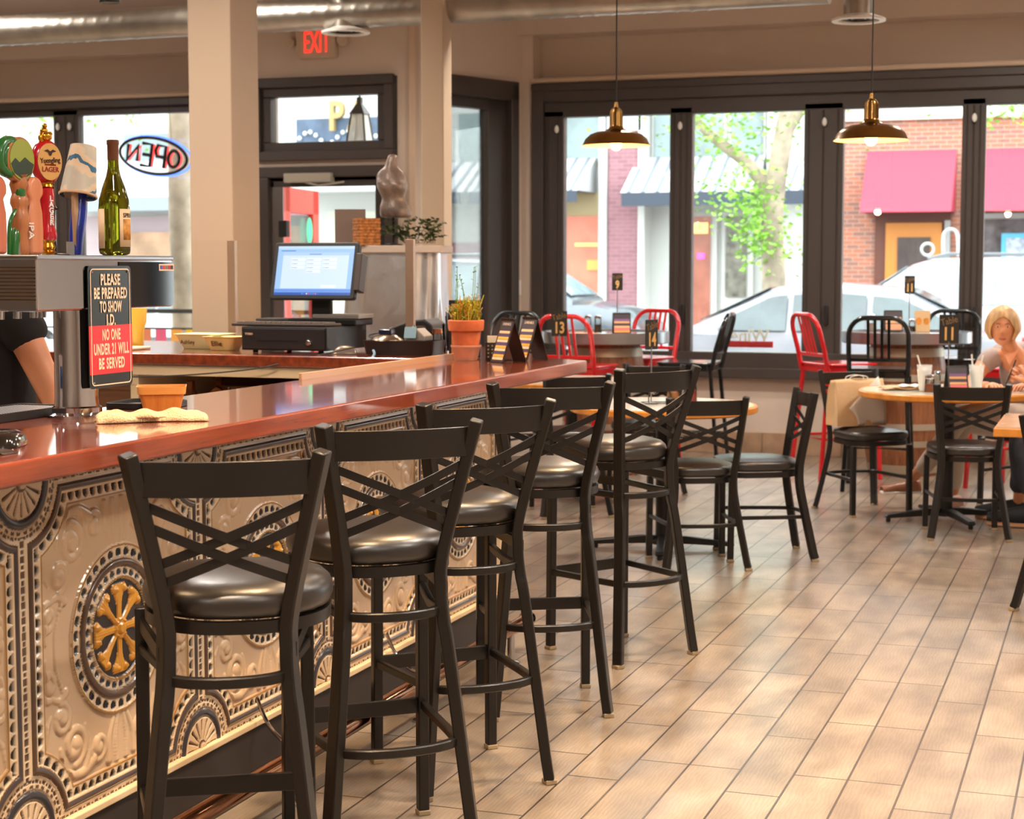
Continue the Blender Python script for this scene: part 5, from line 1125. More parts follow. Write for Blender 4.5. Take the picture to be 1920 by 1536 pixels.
def face_parts(par, M, hh, lip=(176, 84, 74)):
    for s in (-1, 1):
        MB().ball(M @ (Vector((s * .125, -.352, .035)) * hh), .0105, 14, (1.15, .5, .42), 0, M).build('eye', mat('eye_white', (228, 220, 212), .25), par)
        MB().ball(M @ (Vector((s * .125, -.378, .033)) * hh), .0050, 12, (1, .5, .8), 0, M).build('iris', mat('iris_brown', (58, 44, 34), .2), par)
        MB().tube([M @ (Vector((s * (.06 + .03 * k), -.400 + .012 * k * k * .5, .105 + .012 * math.sin(k * .9))) * hh) for k in range(5)], .0026, 6).build('eyebrow', mat('brow_brown', (120, 88, 60), .8), par)
    MB().tube(smoothpath([M @ (Vector((x, y, z)) * hh) for x, y, z in ((-.10, -.385, -.283), (-.03, -.425, -.272), (0, -.425, -.278), (.03, -.425, -.272), (.10, -.385, -.283))], 4), [.0018 + .0022 * math.sin(PI * k / 16) for k in range(17)], 8).build('upper_lip', mat('lip_%d' % lip[0], lip, .4), par)
    MB().tube(smoothpath([M @ (Vector((x, y, z)) * hh) for x, y, z in ((-.09, -.385, -.292), (0, -.425, -.303), (.09, -.385, -.292))], 6), [.002 + .0025 * math.sin(PI * k / 12) for k in range(13)], 8).build('lower_lip', mat('lip_%d' % lip[0], lip, .4), par)
def hand(mb, wrist, direction, palm_n, curl=.9, scale=1, mi=0, side=1):
    """palm + four fingers + thumb; direction = forearm axis, palm_n = where the palm faces"""
    d = Vector(direction).normalized(); n = Vector(palm_n); n = (n - d * n.dot(d)).normalized(); s = d.cross(n) * side; w_ = Vector(wrist)
    chain(mb, [w_ - d * .03, w_, w_ + d * .03 * scale, w_ + d * .075 * scale], [(.026 * scale, .021 * scale), (.027 * scale, .018 * scale), (.036 * scale, .015 * scale), (.038 * scale, .013 * scale)], 2, mi)
    for k, (off, L_) in enumerate(((-.030, .066), (-.010, .076), (.010, .072), (.029, .056))):
        b = w_ + d * .075 * scale + s * off * scale; p = [b - d * .015]; dd = d.copy(); ang = 0
        p.append(b.copy())
        for seg in (.42, .33, .25):
            ang += curl * (.55 + .05 * k); dd = d * math.cos(ang) + n * math.sin(ang); p.append(p[-1] + dd * L_ * seg * scale)
        chain(mb, p, [.0095 * scale, .0093 * scale, .0088 * scale, .0080 * scale, .0066 * scale], 1, mi)
    b = w_ + d * .02 * scale - s * .028 * scale
    chain(mb, [b, b - s * .022 * scale + d * .022 * scale + n * .006, b - s * .030 * scale + d * .048 * scale + n * (.012 + .012 * curl), b - s * .022 * scale + d * .066 * scale + n * (.018 + .02 * curl)], [.012 * scale, .0115 * scale, .0102 * scale, .008 * scale], 1, mi)
def lookM(pos, target, tilt=0):
    p = Vector(pos); d = Vector(target) - p; yaw = math.atan2(d.x, -d.y)   # local -Y towards the target
    return Matrix.Translation(p) @ Matrix.Rotation(yaw, 4, 'Z') @ Matrix.Rotation(tilt, 4, 'X')
# --- the seated woman
HS = Vector
woman = thing('person', 'seated woman with blond bob in a grey V neck top looking up', 'person', (-.50, 10.82, 0))
O = Vector((-.50, 10.82, 0)); V = lambda x, y, z: Vector((x, y, z)) - O
hp = (-.628, 10.50, 1.118)
b = MB(); HM = lookM(V(*hp), V(0, 0, 1.3), math.radians(4)); head(b, HM, .225)
pel = V(-.50, 10.86, .55); ch = V(-.54, 10.78, .84); nk = V(-.585, 10.63, .98); nk2 = V(-.612, 10.555, 1.06)
sl = V(-.72, 10.74, .925); sr = V(-.375, 10.78, .935)
verts = [pel, V(-.515, 10.85, .70), ch, V(-.57, 10.68, .95), nk, nk2]
v_, f_ = skinned(verts, [(0, 1), (1, 2), (2, 3), (3, 4), (4, 5)], [(.15, .12), (.125, .10), (.145, .095), (.10, .075), (.048, .048), (.046, .046)]); b.add(v_, f_)
chain(b, [V(-.60, 10.72, .94), sl, V(-.80, 10.62, .78), V(-.84, 10.52, .72), V(-.74, 10.36, .77), V(-.68, 10.28, .785)], [.05, .055, .045, .038, .030, .024])
chain(b, [V(-.50, 10.76, .94), sr, V(-.32, 10.66, .76), V(-.34, 10.50, .74), V(-.44, 10.36, .775), V(-.48, 10.30, .785)], [.05, .055, .045, .038, .030, .024])
hand(b, V(-.66, 10.26, .787), (.3, -.9, .02), (0, 0, -1), .5, .95); hand(b, V(-.49, 10.28, .787), (-.3, -.9, .02), (0, 0, -1), .5, .95, side=-1)
chain(b, [pel, V(-.60, 10.78, .53), V(-.86, 10.48, .545), V(-.90, 10.55, .30), V(-.90, 10.66, .08)], [.10, .095, .062, .050, .034])
chain(b, [pel, V(-.48, 10.74, .55), V(-.84, 10.40, .60), V(-1.00, 10.52, .36), V(-1.15, 10.62, .17)], [.10, .095, .060, .048, .032])
body = b.build('body', SKIN, woman, smooth=80)
face_parts(woman, HM, .225)
top = MB(); GT = mat('grey_jersey', (168, 150, 146), .8, bump=(18, .3))
v_, f_ = skinned([pel + Vector((0, 0, -.02)), V(-.515, 10.85, .70), ch, V(-.56, 10.72, .93)], [(0, 1), (1, 2), (2, 3)], [(.175, .145), (.145, .12), (.168, .118), (.13, .085)]); top.add(v_, f_)
chain(top, [sl, V(-.63, 10.77, .945), V(-.55, 10.785, .95), V(-.46, 10.79, .95), sr], [.066, .074, .078, .074, .070])
chain(top, [V(-.62, 10.73, .93), sl, V(-.765, 10.68, .84)], [.066, .074, .064]); chain(top, [V(-.48, 10.77, .93), sr, V(-.345, 10.72, .84)], [.066, .078, .066])
top.build('top', GT, woman, smooth=80)
MB().prism([(-.055, .04), (0, -.065), (.055, .04)], 0, .004, lookM(V(-.588, 10.585, .945), V(0, 0, 1.2), 0) @ Matrix.Rotation(PI / 2 - .45, 4, 'X')).build('neckline', SKIN, woman)
tr = MB(); LT = mat('pale_beige_trousers', (206, 188, 172), .85, bump=(16, .3))
chain(tr, [pel, V(-.60, 10.78, .53), V(-.86, 10.48, .545), V(-.90, 10.55, .30), V(-.90, 10.645, .12)], [.115, .108, .075, .064, .056]); chain(tr, [pel, V(-.48, 10.74, .55), V(-.84, 10.40, .60), V(-1.00, 10.52, .36), V(-1.10, 10.58, .22)], [.115, .108, .073, .062, .052])
tr.build('trousers', LT, woman, smooth=80)
for a_, d_ in ((V(-.90, 10.66, .045), (-.35, -.9)), (V(-1.16, 10.62, .135), (-.85, -.45))):
    dv = Vector((*d_, 0)).normalized(); Mz = Matrix.Translation(a_) @ Matrix.Rotation(math.atan2(dv.y, dv.x), 4, 'Z')
    sh = MB(); sh.grid(16, 12, lambda u, v: tuple(Mz @ Vector((-.06 + .24 * u, (v - .5) * .085 * (1 - .3 * abs(u - .4)), -.03 + .062 * (max(0, 1 - abs(2 * v - 1) ** 2.5)) ** .5 * (1 - .55 * u ** 2)))), 0); sh.build('shoe', mat('tan_leather_shoe', (170, 112, 84), .4), woman, smooth=80, solid=.003)
    MB().prism([(-.065, -.036), (.1, -.043), (.18, -.03), (.185, 0), (.18, .03), (.1, .043), (-.065, .036)], -.044, -.030, Mz).build('shoe_sole', WHITE, woman, smooth=30, bev=.004)
# bob haircut: a shell around the skull, open over the face
HAIR = mat('blond_hair', (196, 154, 104), .45, noise=(30, .35, (1, 1, .12)), bump=(70, .6, (1, 1, .08)))
def hairfn(u, v):
    a = math.radians(-180 + 360 * u); t_ = v
    ca, sa = math.cos(a), math.sin(a)       # a=0 -> back (+Y)
    faceward = max(0, -ca)
    zlo = -.33 + .62 * (max(0, (faceward - .55) / .45)) ** .8
    ph = t_; z = .56 * math.cos(ph * PI / 2 * 1.0) if ph < 1 else 0
    zz = .56 - (.56 - zlo) * ph; rr = math.sqrt(max(0, 1 - (max(0, zz) / .56) ** 2)) if zz > 0 else 1
    w_ = .46 * rr * (1 + .04 * math.sin(a * 17) * ph) * (1 - .26 * max(0, -zz - .10) / .2); d_ = .47 * rr * (1 + .03 * math.sin(a * 13))
    return tuple(HM @ (Vector((sa * w_, ca * d_ * (1.0 if ca > 0 else .93), zz + .012 * math.sin(a * 9) * ph)) * .225))
MB().grid(73, 22, hairfn).build('hair', HAIR, woman, smooth=80, solid=.012)
dup(fc, Vector((-.50, 10.92, 0)), math.radians(150), 'black cross back dining chair under the seated woman')
# --- the person at the picture edge holding a phone
O = Vector((-.05, 9.95, 0)); man = thing('person', 'seated person in dark jeans and black sneakers holding a phone over table 11', 'person', O)
b = MB(); HM2 = lookM(V(-.10, 9.98, 1.22), V(-.9, 10.2, .9), math.radians(10)); head(b, HM2, .235)
pel = V(-.02, 9.92, .53)
v_, f_ = skinned([pel, V(-.02, 9.93, .75), V(-.04, 9.95, .95), V(-.06, 9.96, 1.04), V(-.08, 9.97, 1.13)], [(0, 1), (1, 2), (2, 3), (3, 4)], [(.16, .13), (.15, .12), (.17, .12), (.07, .07), (.055, .055)]); b.add(v_, f_)
for s in (-1, 1):
    chain(b, [V(-.04, 9.95 + s * .08, 1.0), V(-.04, 9.95 + s * .19, .99), V(-.12, 9.97 + s * .23, .80), V(-.30, 10.04 + s * .16, .76), V(-.462, 10.115 + s * .055, .825)], [.06, .062, .048, .040, .028])
hand(b, V(-.468, 10.06, .825), (-.8, .25, .35), (0, 1, .1), .85, 1); hand(b, V(-.458, 10.17, .825), (-.8, -.1, .35), (0, -1, .1), .85, 1, side=-1)
for s, kx, ky, fx_, fy_ in ((-1, -.46, 9.93, -.47, 10.02), (1, -.50, 10.10, -.555, 10.27)):
    chain(b, [pel, V(-.10, 9.95 + s * .09, .53), V(kx, ky, .54), V(kx + .03, (ky + fy_) / 2, .30), V(fx_ + .05, fy_ - .0, .09)], [.11, .10, .062, .052, .034])
b.build('body', SKIN, man, smooth=80); face_parts(man, HM2, .235)
tr = MB(); JN = mat('dark_denim', (62, 66, 76), .85, noise=(12, .3), bump=(60, .2))
for s, kx, ky, fx_, fy_ in ((-1, -.46, 9.93, -.47, 10.02), (1, -.50, 10.10, -.555, 10.27)):
    chain(tr, [pel, V(-.10, 9.95 + s * .09, .53), V(kx, ky, .54), V(kx + .03, (ky + fy_) / 2, .30), V(fx_ + .055, fy_ - .0, .17)], [.13, .12, .085, .078, .066])
tr.build('jeans', JN, man, smooth=80)
sh = MB(); v_, f_ = skinned([V(-.02, 9.92, .50), V(-.02, 9.93, .75), V(-.04, 9.95, .95), V(-.052, 9.957, 1.03)], [(0, 1), (1, 2), (2, 3)], [(.19, .16), (.17, .14), (.19, .14), (.10, .085)]); sh.add(v_, f_)
chain(sh, [V(-.04, 9.77, .995), V(-.04, 9.86, 1.01), V(-.042, 9.95, 1.015), V(-.04, 10.04, 1.01), V(-.04, 10.13, .995)], [.07, .085, .09, .085, .07])
for s in (-1, 1): chain(sh, [V(-.04, 9.95 + s * .1, 1.0), V(-.04, 9.95 + s * .19, .99), V(-.09, 9.96 + s * .22, .86)], [.075, .075, .066])
sh.build('shirt', mat('navy_shirt', (60, 70, 96), .8), man, smooth=80)
MB().grid(40, 14, lambda u, v: tuple(HM2 @ (Vector((math.sin(-PI + 2 * PI * u) * .38 * math.sin(PI * (.02 + .5 * v)), math.cos(-PI + 2 * PI * u) * .44 * math.sin(PI * (.02 + .5 * v)), .54 * math.cos(PI * (.02 + .5 * v)) + .0 + (.12 * max(0, -math.cos(-PI + 2 * PI * u)) * v))) * .235))).build('hair', mat('dark_brown_hair', (60, 44, 34), .6, bump=(60, .5)), man, smooth=80, solid=.01)
for s, kx, ky, fx_, fy_ in ((-1, -.46, 9.93, -.47, 10.02), (1, -.50, 10.10, -.555, 10.27)):
    Mz = Matrix.Translation(V(fx_, fy_, .065)) @ Matrix.Rotation(PI - .1, 4, 'Z')
    MB().grid(20, 14, lambda u, v: tuple(Mz @ Vector((-.085 + .275 * u, (v - .5) * .098 * (1 - .35 * abs(u - .45)), -.035 + (.105 - .062 * u ** 1.3) * (max(0, 1 - abs(2 * v - 1) ** 2.6)) ** .5)))).build('sneaker_upper', mat('black_knit', (26, 26, 28), .7), man, smooth=80, solid=.003)
    MB().prism([(-.09, -.04), (.05, -.045), (.17, -.034), (.195, 0), (.17, .034), (.05, .045), (-.09, .04)], -.062, -.030, Mz).build('sneaker_sole', mat('tan_rubber_sole', (196, 142, 104), .6), man, smooth=30, bev=.006)
t = thing('phone', 'black phone held in both hands at the picture edge', 'phone', (-.555, 10.125, .868)); MB().prism(rrect(.075, .15, .01), -.004, .004, Matrix.Rotation(math.radians(-70), 4, 'Y') @ Matrix.Rotation(.3, 4, 'Z') @ Matrix.Rotation(PI / 2, 4, 'Z')).build('phone_body', BLACK, t, bev=.002)
dup(fc, Vector((.08, 9.92, 0)), math.radians(84), 'black cross back dining chair under the person holding the phone')
# --- the bartender behind the tap tower
O = Vector((-3.16, 4.22, 0)); bt = thing('person', 'bartender in a black T-shirt and dark trousers reaching down behind the tap tower', 'person', O)
b = MB(); HM3 = lookM(V(-3.16, 4.08, 1.62), V(-2.9, 3.4, 1.1), math.radians(28)); head(b, HM3, .235)
pel = V(-3.16, 4.28, .96)
v_, f_ = skinned([pel, V(-3.16, 4.27, 1.12), V(-3.16, 4.23, 1.30), V(-3.16, 4.19, 1.42), V(-3.16, 4.15, 1.52)], [(0, 1), (1, 2), (2, 3), (3, 4)], [(.15, .12), (.135, .11), (.16, .11), (.07, .065), (.055, .055)]); b.add(v_, f_)
chain(b, [V(-3.10, 4.22, 1.37), V(-3.035, 4.22, 1.345), V(-2.99, 4.23, 1.27), V(-2.945, 4.235, 1.175), V(-2.895, 4.235, 1.09), V(-2.855, 4.23, 1.02)], [.055, .060, .054, .046, .043, .028])
hand(b, V(-2.85, 4.228, 1.005), (.35, -.1, -.93), (-1, 0, 0), .8, 1)
chain(b, [V(-3.22, 4.22, 1.37), V(-3.34, 4.22, 1.35), V(-3.40, 4.16, 1.12), V(-3.28, 3.98, 1.02), V(-3.2, 3.9, 1.0)], [.055, .060, .046, .04, .027]); hand(b, V(-3.19, 3.89, 1.0), (.6, -.7, -.1), (0, 0, -1), .8, 1, side=-1)
for s in (-1, 1): chain(b, [pel, V(-3.16 + s * .09, 4.28, .88), V(-3.16 + s * .10, 4.27, .48), V(-3.16 + s * .10, 4.30, .09), V(-3.16 + s * .11, 4.17, .05)], [.11, .09, .062, .038, .034])
b.build('body', SKIN, bt, smooth=80); face_parts(bt, HM3, .235)
MB().grid(40, 14, lambda u, v: tuple(HM3 @ (Vector((math.sin(-PI + 2 * PI * u) * .38 * math.sin(PI * (.02 + .5 * v)), math.cos(-PI + 2 * PI * u) * .44 * math.sin(PI * (.02 + .5 * v)), .54 * math.cos(PI * (.02 + .5 * v)) + (.12 * max(0, -math.cos(-PI + 2 * PI * u)) * v))) * .235))).build('hair', mat('dark_brown_hair', (60, 44, 34), .6), bt, smooth=80, solid=.01)
sh = MB(); BT = mat('black_cotton', (30, 28, 28), .9, bump=(14, .4))
v_, f_ = skinned([pel + Vector((0, 0, -.03)), V(-3.16, 4.27, 1.12), V(-3.16, 4.23, 1.30), V(-3.16, 4.20, 1.42)], [(0, 1), (1, 2), (2, 3)], [(.18, .145), (.16, .135), (.18, .13), (.10, .085)]); sh.add(v_, f_)
chain(sh, [V(-3.33, 4.22, 1.355), V(-3.25, 4.215, 1.375), V(-3.17, 4.21, 1.385), V(-3.10, 4.215, 1.375), V(-3.035, 4.22, 1.35)], [.072, .088, .092, .088, .074])
chain(sh, [V(-3.12, 4.22, 1.37), V(-3.035, 4.22, 1.345), V(-2.995, 4.23, 1.285), V(-2.965, 4.235, 1.235)], [.065, .078, .076, .070]); chain(sh, [V(-3.22, 4.22, 1.37), V(-3.34, 4.22, 1.35), V(-3.38, 4.18, 1.22)], [.065, .075, .070])
sh.build('shirt', BT, bt, smooth=80)
tr = MB()
for s in (-1, 1): chain(tr, [pel, V(-3.16 + s * .09, 4.28, .88), V(-3.16 + s * .10, 4.27, .48), V(-3.16 + s * .10, 4.30, .10)], [.14, .115, .082, .070])
tr.build('trousers', mat('charcoal_denim', (56, 54, 54), .85, noise=(14, .2)), bt, smooth=80)
for s in (-1, 1): MB().grid(14, 10, lambda u, v: (-.0 + s * .105 + (v - .5) * .10, .13 - .28 * u, (.09 - .04 * u) * (max(0, 1 - abs(2 * v - 1) ** 2.6)) ** .5 + .002)).build('shoe', mat('black_shoe', (24, 22, 22), .4), bt, smooth=80, solid=.004)

# ================================================================ FOIL WRAPPED STAND AND WHAT IS ON IT
FOIL = mat('crinkled_foil', (214, 218, 224), .3, .9, bump=(7, 1.0, (1, 1, .5)))
t = thing('host_stand', 'tall stand wrapped in shiny silver foil behind the register', 'stand', (-3.80, 8.85, 0), math.radians(14))
def foil(u, v):
    a = 2 * PI * u; n_ = 4.5; ca, sa = math.cos(a), math.sin(a)
    x = .27 * math.copysign(abs(ca) ** (2 / n_), ca); y = .22 * math.copysign(abs(sa) ** (2 / n_), sa); k = 1 + .10 * (1 - v) + .045 * math.sin(a * 7 + 5 * v + 1.5 * math.sin(9 * v)) * (1 - v * .5) + .02 * math.sin(a * 17 - 7 * v)
    return (x * k, y * k, .02 + 1.53 * v)
mb = MB(); mb.grid(121, 30, foil).build('foil_wrap', FOIL, t, smooth=80)
MB().prism(rrect(.58, .48, .02), 1.545, 1.585).build('top_board', mat('pale_grey_board', (196, 182, 172), .5), t, smooth=30, bev=.004)
t = thing('wicker_basket', 'square brown wicker basket on the foil wrapped stand', 'basket', (-3.885, 8.64, 1.587), math.radians(40)); WK = mat('wicker', (176, 112, 56), .7, noise=(50, .5), bump=(60, 1.0))
mb = MB()
for k in range(9): mb.add(*[[(x, y, z) for z in (k * .0165, k * .0165 + .014) for x, y in rrect(.125 + .004 * (k % 2), .125 + .004 * (k % 2), .01, 2)], [(i, (i + 1) % 12, 12 + (i + 1) % 12, 12 + i) for i in range(12)]])
mb.build('woven_side', WK, t, smooth=0, solid=.003); frus(.118, .118, .12, .12, 0, .146, .01, .003).build('inner_lining', mat('brown_lining', (120, 76, 40), .8), t, smooth=0)
t = thing('grey_panel', 'plain grey brown board standing on the foil wrapped stand', 'board', (-4.02, 8.72, 1.587), math.radians(14)); MB().box(-.085, .085, -.01, .01, 0, .20).box(-.05, -.03, 0, .06, 0, .01).box(.03, .05, 0, .06, 0, .01).build('board', mat('taupe_board', (128, 110, 100), .7), t, smooth=0, bev=.002)
# wire and paper torso form
t = thing('torso_form', 'mottled grey torso shaped dress form on a thin post', 'dress form', (-3.775, 8.76, 1.587), math.radians(20))
TF = mat('mottled_papier_mache', (134, 118, 108), .4, .35, noise=(7, .5), bump=(18, .8))
mb = MB(); prof = [(.150, .080, .06), (.16, .086, .066), (.19, .090, .068), (.22, .082, .06), (.25, .062, .048), (.275, .064, .052), (.305, .080, .072), (.335, .088, .076), (.365, .084, .056), (.395, .078, .048), (.415, .056, .04), (.43, .034, .032), (.485, .030, .03), (.50, .018, .018)]
n = 36; vs = []
for z, rx, ry in prof:
    for k in range(n):
        a = 2 * PI * k / n; w_ = 1 + .04 * math.sin(a * 5 + z * 40); vs.append((rx * math.cos(a) * w_ + .012 * math.sin(z * 12), ry * math.sin(a) * w_ - (.02 * math.exp(-((z - .32) / .03) ** 2) * max(0, -math.sin(a)) * abs(math.cos(a)) * 2), z))
mb.add(vs, [(i * n + k, i * n + (k + 1) % n, (i + 1) * n + (k + 1) % n, (i + 1) * n + k) for i in range(len(prof) - 1) for k in range(n)] + [tuple(range(n - 1, -1, -1)), tuple((len(prof) - 1) * n + k for k in range(n))]).build('torso', TF, t, smooth=80, sub=1)
MB().tube([(0, 0, 0), (0, 0, .18)], .009, 10).lathe([(.05, 0), (.05, .006), (.01, .012)], 20).build('post', IRON, t)
# leafy vine
t = thing('leafy_vine', 'trailing green leafy vine around the foot of the dress form', 'plant', (-3.60, 8.78, 1.587)); random.seed(8); lf = MB(); stm = MB()
for k in range(26):
    a = random.random() * 6.28; L_ = random.uniform(.07, .17) if k > 3 else .24; up_ = random.uniform(.05, .15); x0 = random.uniform(-.22, .12)
    P_ = smoothpath([(x0 * .6, 0, .01), (x0 + L_ * .5 * math.cos(a), L_ * .3 * math.sin(a), up_ * .8), (x0 + L_ * math.cos(a), L_ * .6 * math.sin(a), up_)], 5); stm.tube(P_, .0018, 5)
    for p in P_[3:]:
        for _ in range(2):
            b1 = random.random() * 6.28; u_ = Vector((math.cos(b1), math.sin(b1), random.uniform(-.5, .6))).normalized() * random.uniform(.018, .034); s_ = u_.cross(Vector((random.random(), random.random(), 1))).normalized() * .010
            lf.add([p, p + u_ * .5 + s_, p + u_, p + u_ * .5 - s_], [(0, 1, 2, 3)])
stm.build('stem', mat('brown_green_stem', (90, 90, 50), .7), t); lf.build('foliage', mat('leaf_green', (62, 84, 40), .5), t, smooth=0)
# hanging lantern and neon sign at the windows
t = thing('neon_sign', 'oval blue and red neon OPEN sign facing the street', 'neon sign', (-7.93, 13.16, 2.43)); NMx = Matrix.Rotation(PI, 4, 'Z') @ facing_my(0, 0, 0)
NB = mat('neon_blue', (90, 130, 255), .3, emit=(86, 124, 255), es=1.6); NR = mat('neon_red', (255, 60, 60), .3, emit=(255, 64, 60), es=1.5); NK = mat('neon_black_paint', (14, 22, 26), .5)
Rz = NMx @ Matrix.Rotation(math.radians(9), 4, 'Z')
el = lambda rx, ry, z: [Rz @ Vector((rx * math.cos(a), ry * math.sin(a), z)) for a in [2 * PI * k / 48 for k in range(48)]]
MB().tube(el(.36, .165, .02), .012, 8, closed=True).build('blue_tube', NB, t); MB().tube(el(.335, .152, -.02), .014, 8, closed=True).build('backing_loop', NK, t)
def glyph(ch):
    return {'O': [[(-.5 * math.cos(a) * .8, .5 * math.sin(a)) for a in [2 * PI * k / 20 for k in range(21)]]], 'P': [[(-.35, -.5), (-.35, .5), (.25, .5), (.38, .25), (.25, 0), (-.35, 0)]], 'E': [[(.35, .5), (-.35, .5), (-.35, -.5), (.35, -.5)], [(-.35, 0), (.25, 0)]], 'N': [[(-.38, -.5), (-.38, .5), (.38, -.5), (.38, .5)]]}[ch]
for zoff, r_, m, nm in ((.02, .009, NR, 'red_letter'), (-.02, .016, NK, 'letter_backing')):
    for i, ch in enumerate('OPEN'):
        mb = MB()
        for st in glyph(ch): mb.tube([Rz @ Vector((-.205 + i * .137 + x * .135, y * .215 * (1 - .35 * abs(i - 1.5) / 1.5), zoff)) for x, y in st], r_, 7)
        mb.build(nm, m, t)
for s in (-1, 1): MB().tube([Rz @ Vector((s * .15, .15, 0)), Vector((s * -.15, 0, .50))], .002, 5).build('hanging_wire', BLACK, t)
t = thing('lantern', 'dark metal street lantern seen through the transom window', 'lantern', (-5.99, 13.2, 2.495)); LG = mat('frosted_lantern_glass', (240, 240, 236), .4, alpha=.7)
T4 = [(-1, -1), (1, -1), (1, 1), (-1, 1)]
def fr(z0, w0, z1, w1): return [(x * w0, y * w0, z0) for x, y in T4] + [(x * w1, y * w1, z1) for x, y in T4]
q = fr(0, .085, .24, .055)
MB().add(q, [(k, (k + 1) % 4, 4 + (k + 1) % 4, 4 + k) for k in range(4)]).build('lantern_glass', LG, t, smooth=0)
mb = MB()
for k in range(4): mb.tube([q[k], q[4 + k]], .008, 6).tube([q[k], q[(k + 1) % 4]], .009, 6)
mb.tube([(0, 0, .37), (0, 0, .7)], .01, 8); mb.add(fr(.24, .07, .33, .02) , [(k, (k + 1) % 4, 4 + (k + 1) % 4, 4 + k) for k in range(4)] + [(0, 3, 2, 1), (4, 5, 6, 7)]); mb.box(-.02, .02, -.02, .02, .33, .38); mb.build('lantern_frame', mat('dark_green_bronze', (58, 52, 44), .5), t, smooth=0)
# ================================================================ THE STREET
TINT[0] = .70        # street colours scaled darker to offset the brightened sky
ASPH = mat('pale_asphalt', (128, 128, 130), .9); SIDE = mat('concrete_sidewalk', (180, 176, 170), .9, noise=(3, .1))
struct('ground_sidewalk', MB().box(-40, 30, 13.62, 17.2, -.12, -.02), SIDE, 'concrete sidewalk outside the windows', 'sidewalk', smooth=0)
struct('ground_road', MB().box(-60, 50, 17.2, 28.5, -.3, -.17), ASPH, 'grey asphalt street', 'road', smooth=0)
struct('ground_far_sidewalk', MB().box(-60, 50, 28.5, 31.95, -.2, -.03), SIDE, 'concrete sidewalk across the street', 'sidewalk', smooth=0)
WHT = mat('white_painted_wood', (216, 216, 212), .6); STG = mat('street_glass', (120, 142, 142), .12, .0, .8, noise=(1.2, .4)); BEI = mat('beige_stucco', (210, 190, 148), .8)
def brick(name, c1, c2, mo):
    m = bpy.data.materials.new(name); m.use_nodes = True; nt = m.node_tree; b = nt.nodes['Principled BSDF']; tc = nt.nodes.new('ShaderNodeTexCoord'); sx = nt.nodes.new('ShaderNodeSeparateXYZ'); cb = nt.nodes.new('ShaderNodeCombineXYZ'); ad = nt.nodes.new('ShaderNodeMath')
    nt.links.new(tc.outputs['Object'], sx.inputs[0]); nt.links.new(sx.outputs['X'], ad.inputs[0]); nt.links.new(sx.outputs['Y'], ad.inputs[1]); nt.links.new(ad.outputs[0], cb.inputs[0]); nt.links.new(sx.outputs['Z'], cb.inputs[1])
    t = nt.nodes.new('ShaderNodeTexBrick'); nt.links.new(cb.outputs[0], t.inputs[0]); t.inputs['Scale'].default_value = 1; t.inputs['Brick Width'].default_value = .22; t.inputs['Row Height'].default_value = .078; t.inputs['Mortar Size'].default_value = .006; t.inputs['Bias'].default_value = -.2
    t.inputs['Color1'].default_value = (*[q * .7 for q in S(*c1)], 1); t.inputs['Color2'].default_value = (*[q * .7 for q in S(*c2)], 1); t.inputs['Mortar'].default_value = (*[q * .7 for q in S(*mo)], 1); nt.links.new(t.outputs[0], b.inputs['Base Color']); b.inputs['Roughness'].default_value = .9; MATS[name] = m; return m
BRK = brick('red_orange_brick', (196, 122, 96), (146, 108, 100), (190, 172, 158)); PBR = brick('mauve_brick', (170, 120, 128), (150, 104, 114), (176, 140, 144))
def part(p, name, m, *boxes, **k):
    mb = MB()
    for b in boxes: mb.box(*b)
    return mb.build(name, m, p, smooth=0, **k)
def awning(p, x0, x1, zt, zb, vz, y=32, out=1.3, m1=None, m2=None, n=0, lean=.35, val=None):
    """sloping cloth from the wall out over the sidewalk, bottom shifted left as seen from inside"""
    mb = MB(); mb.add([(x0, y, zt), (x1, y, zt), (x1, y - out, zb), (x0, y - out, zb)], [(3, 2, 1, 0)]); mb.add([(x0, y, zt), (x0, y - out, zb), (x0, y, zb)], [(0, 1, 2)]); mb.add([(x1, y, zt), (x1, y - out, zb), (x1, y, zb)], [(2, 1, 0)])
    a = mb.build('awning', m1, p, smooth=0, solid=.02)
    if n:
        for k in range(n):
            xx = x0 + (x1 - x0) * (k + .5) / n; w_ = (x1 - x0) / n * .13
            MB().add([(xx - w_, y - .01, zt + .012), (xx + w_, y - .01, zt + .012), (xx + w_, y - out - .01, zb + .012), (xx - w_, y - out - .01, zb + .012)], [(3, 2, 1, 0)]).build('awning_stripe', m2, a, smooth=0, solid=.006)
    if val: MB().box(x0, x1, y - out - .01, y - out + .01, vz, zb).build('valance', val, a, smooth=0)
    return a
AWW = mat('white_awning_cloth', (214, 214, 218), .8); AWS = mat('grey_awning_stripe', (132, 138, 148), .8); VAL = mat('slate_valance', (70, 78, 92), .8); REDA = mat('rose_red_awning', (206, 74, 96), .8)
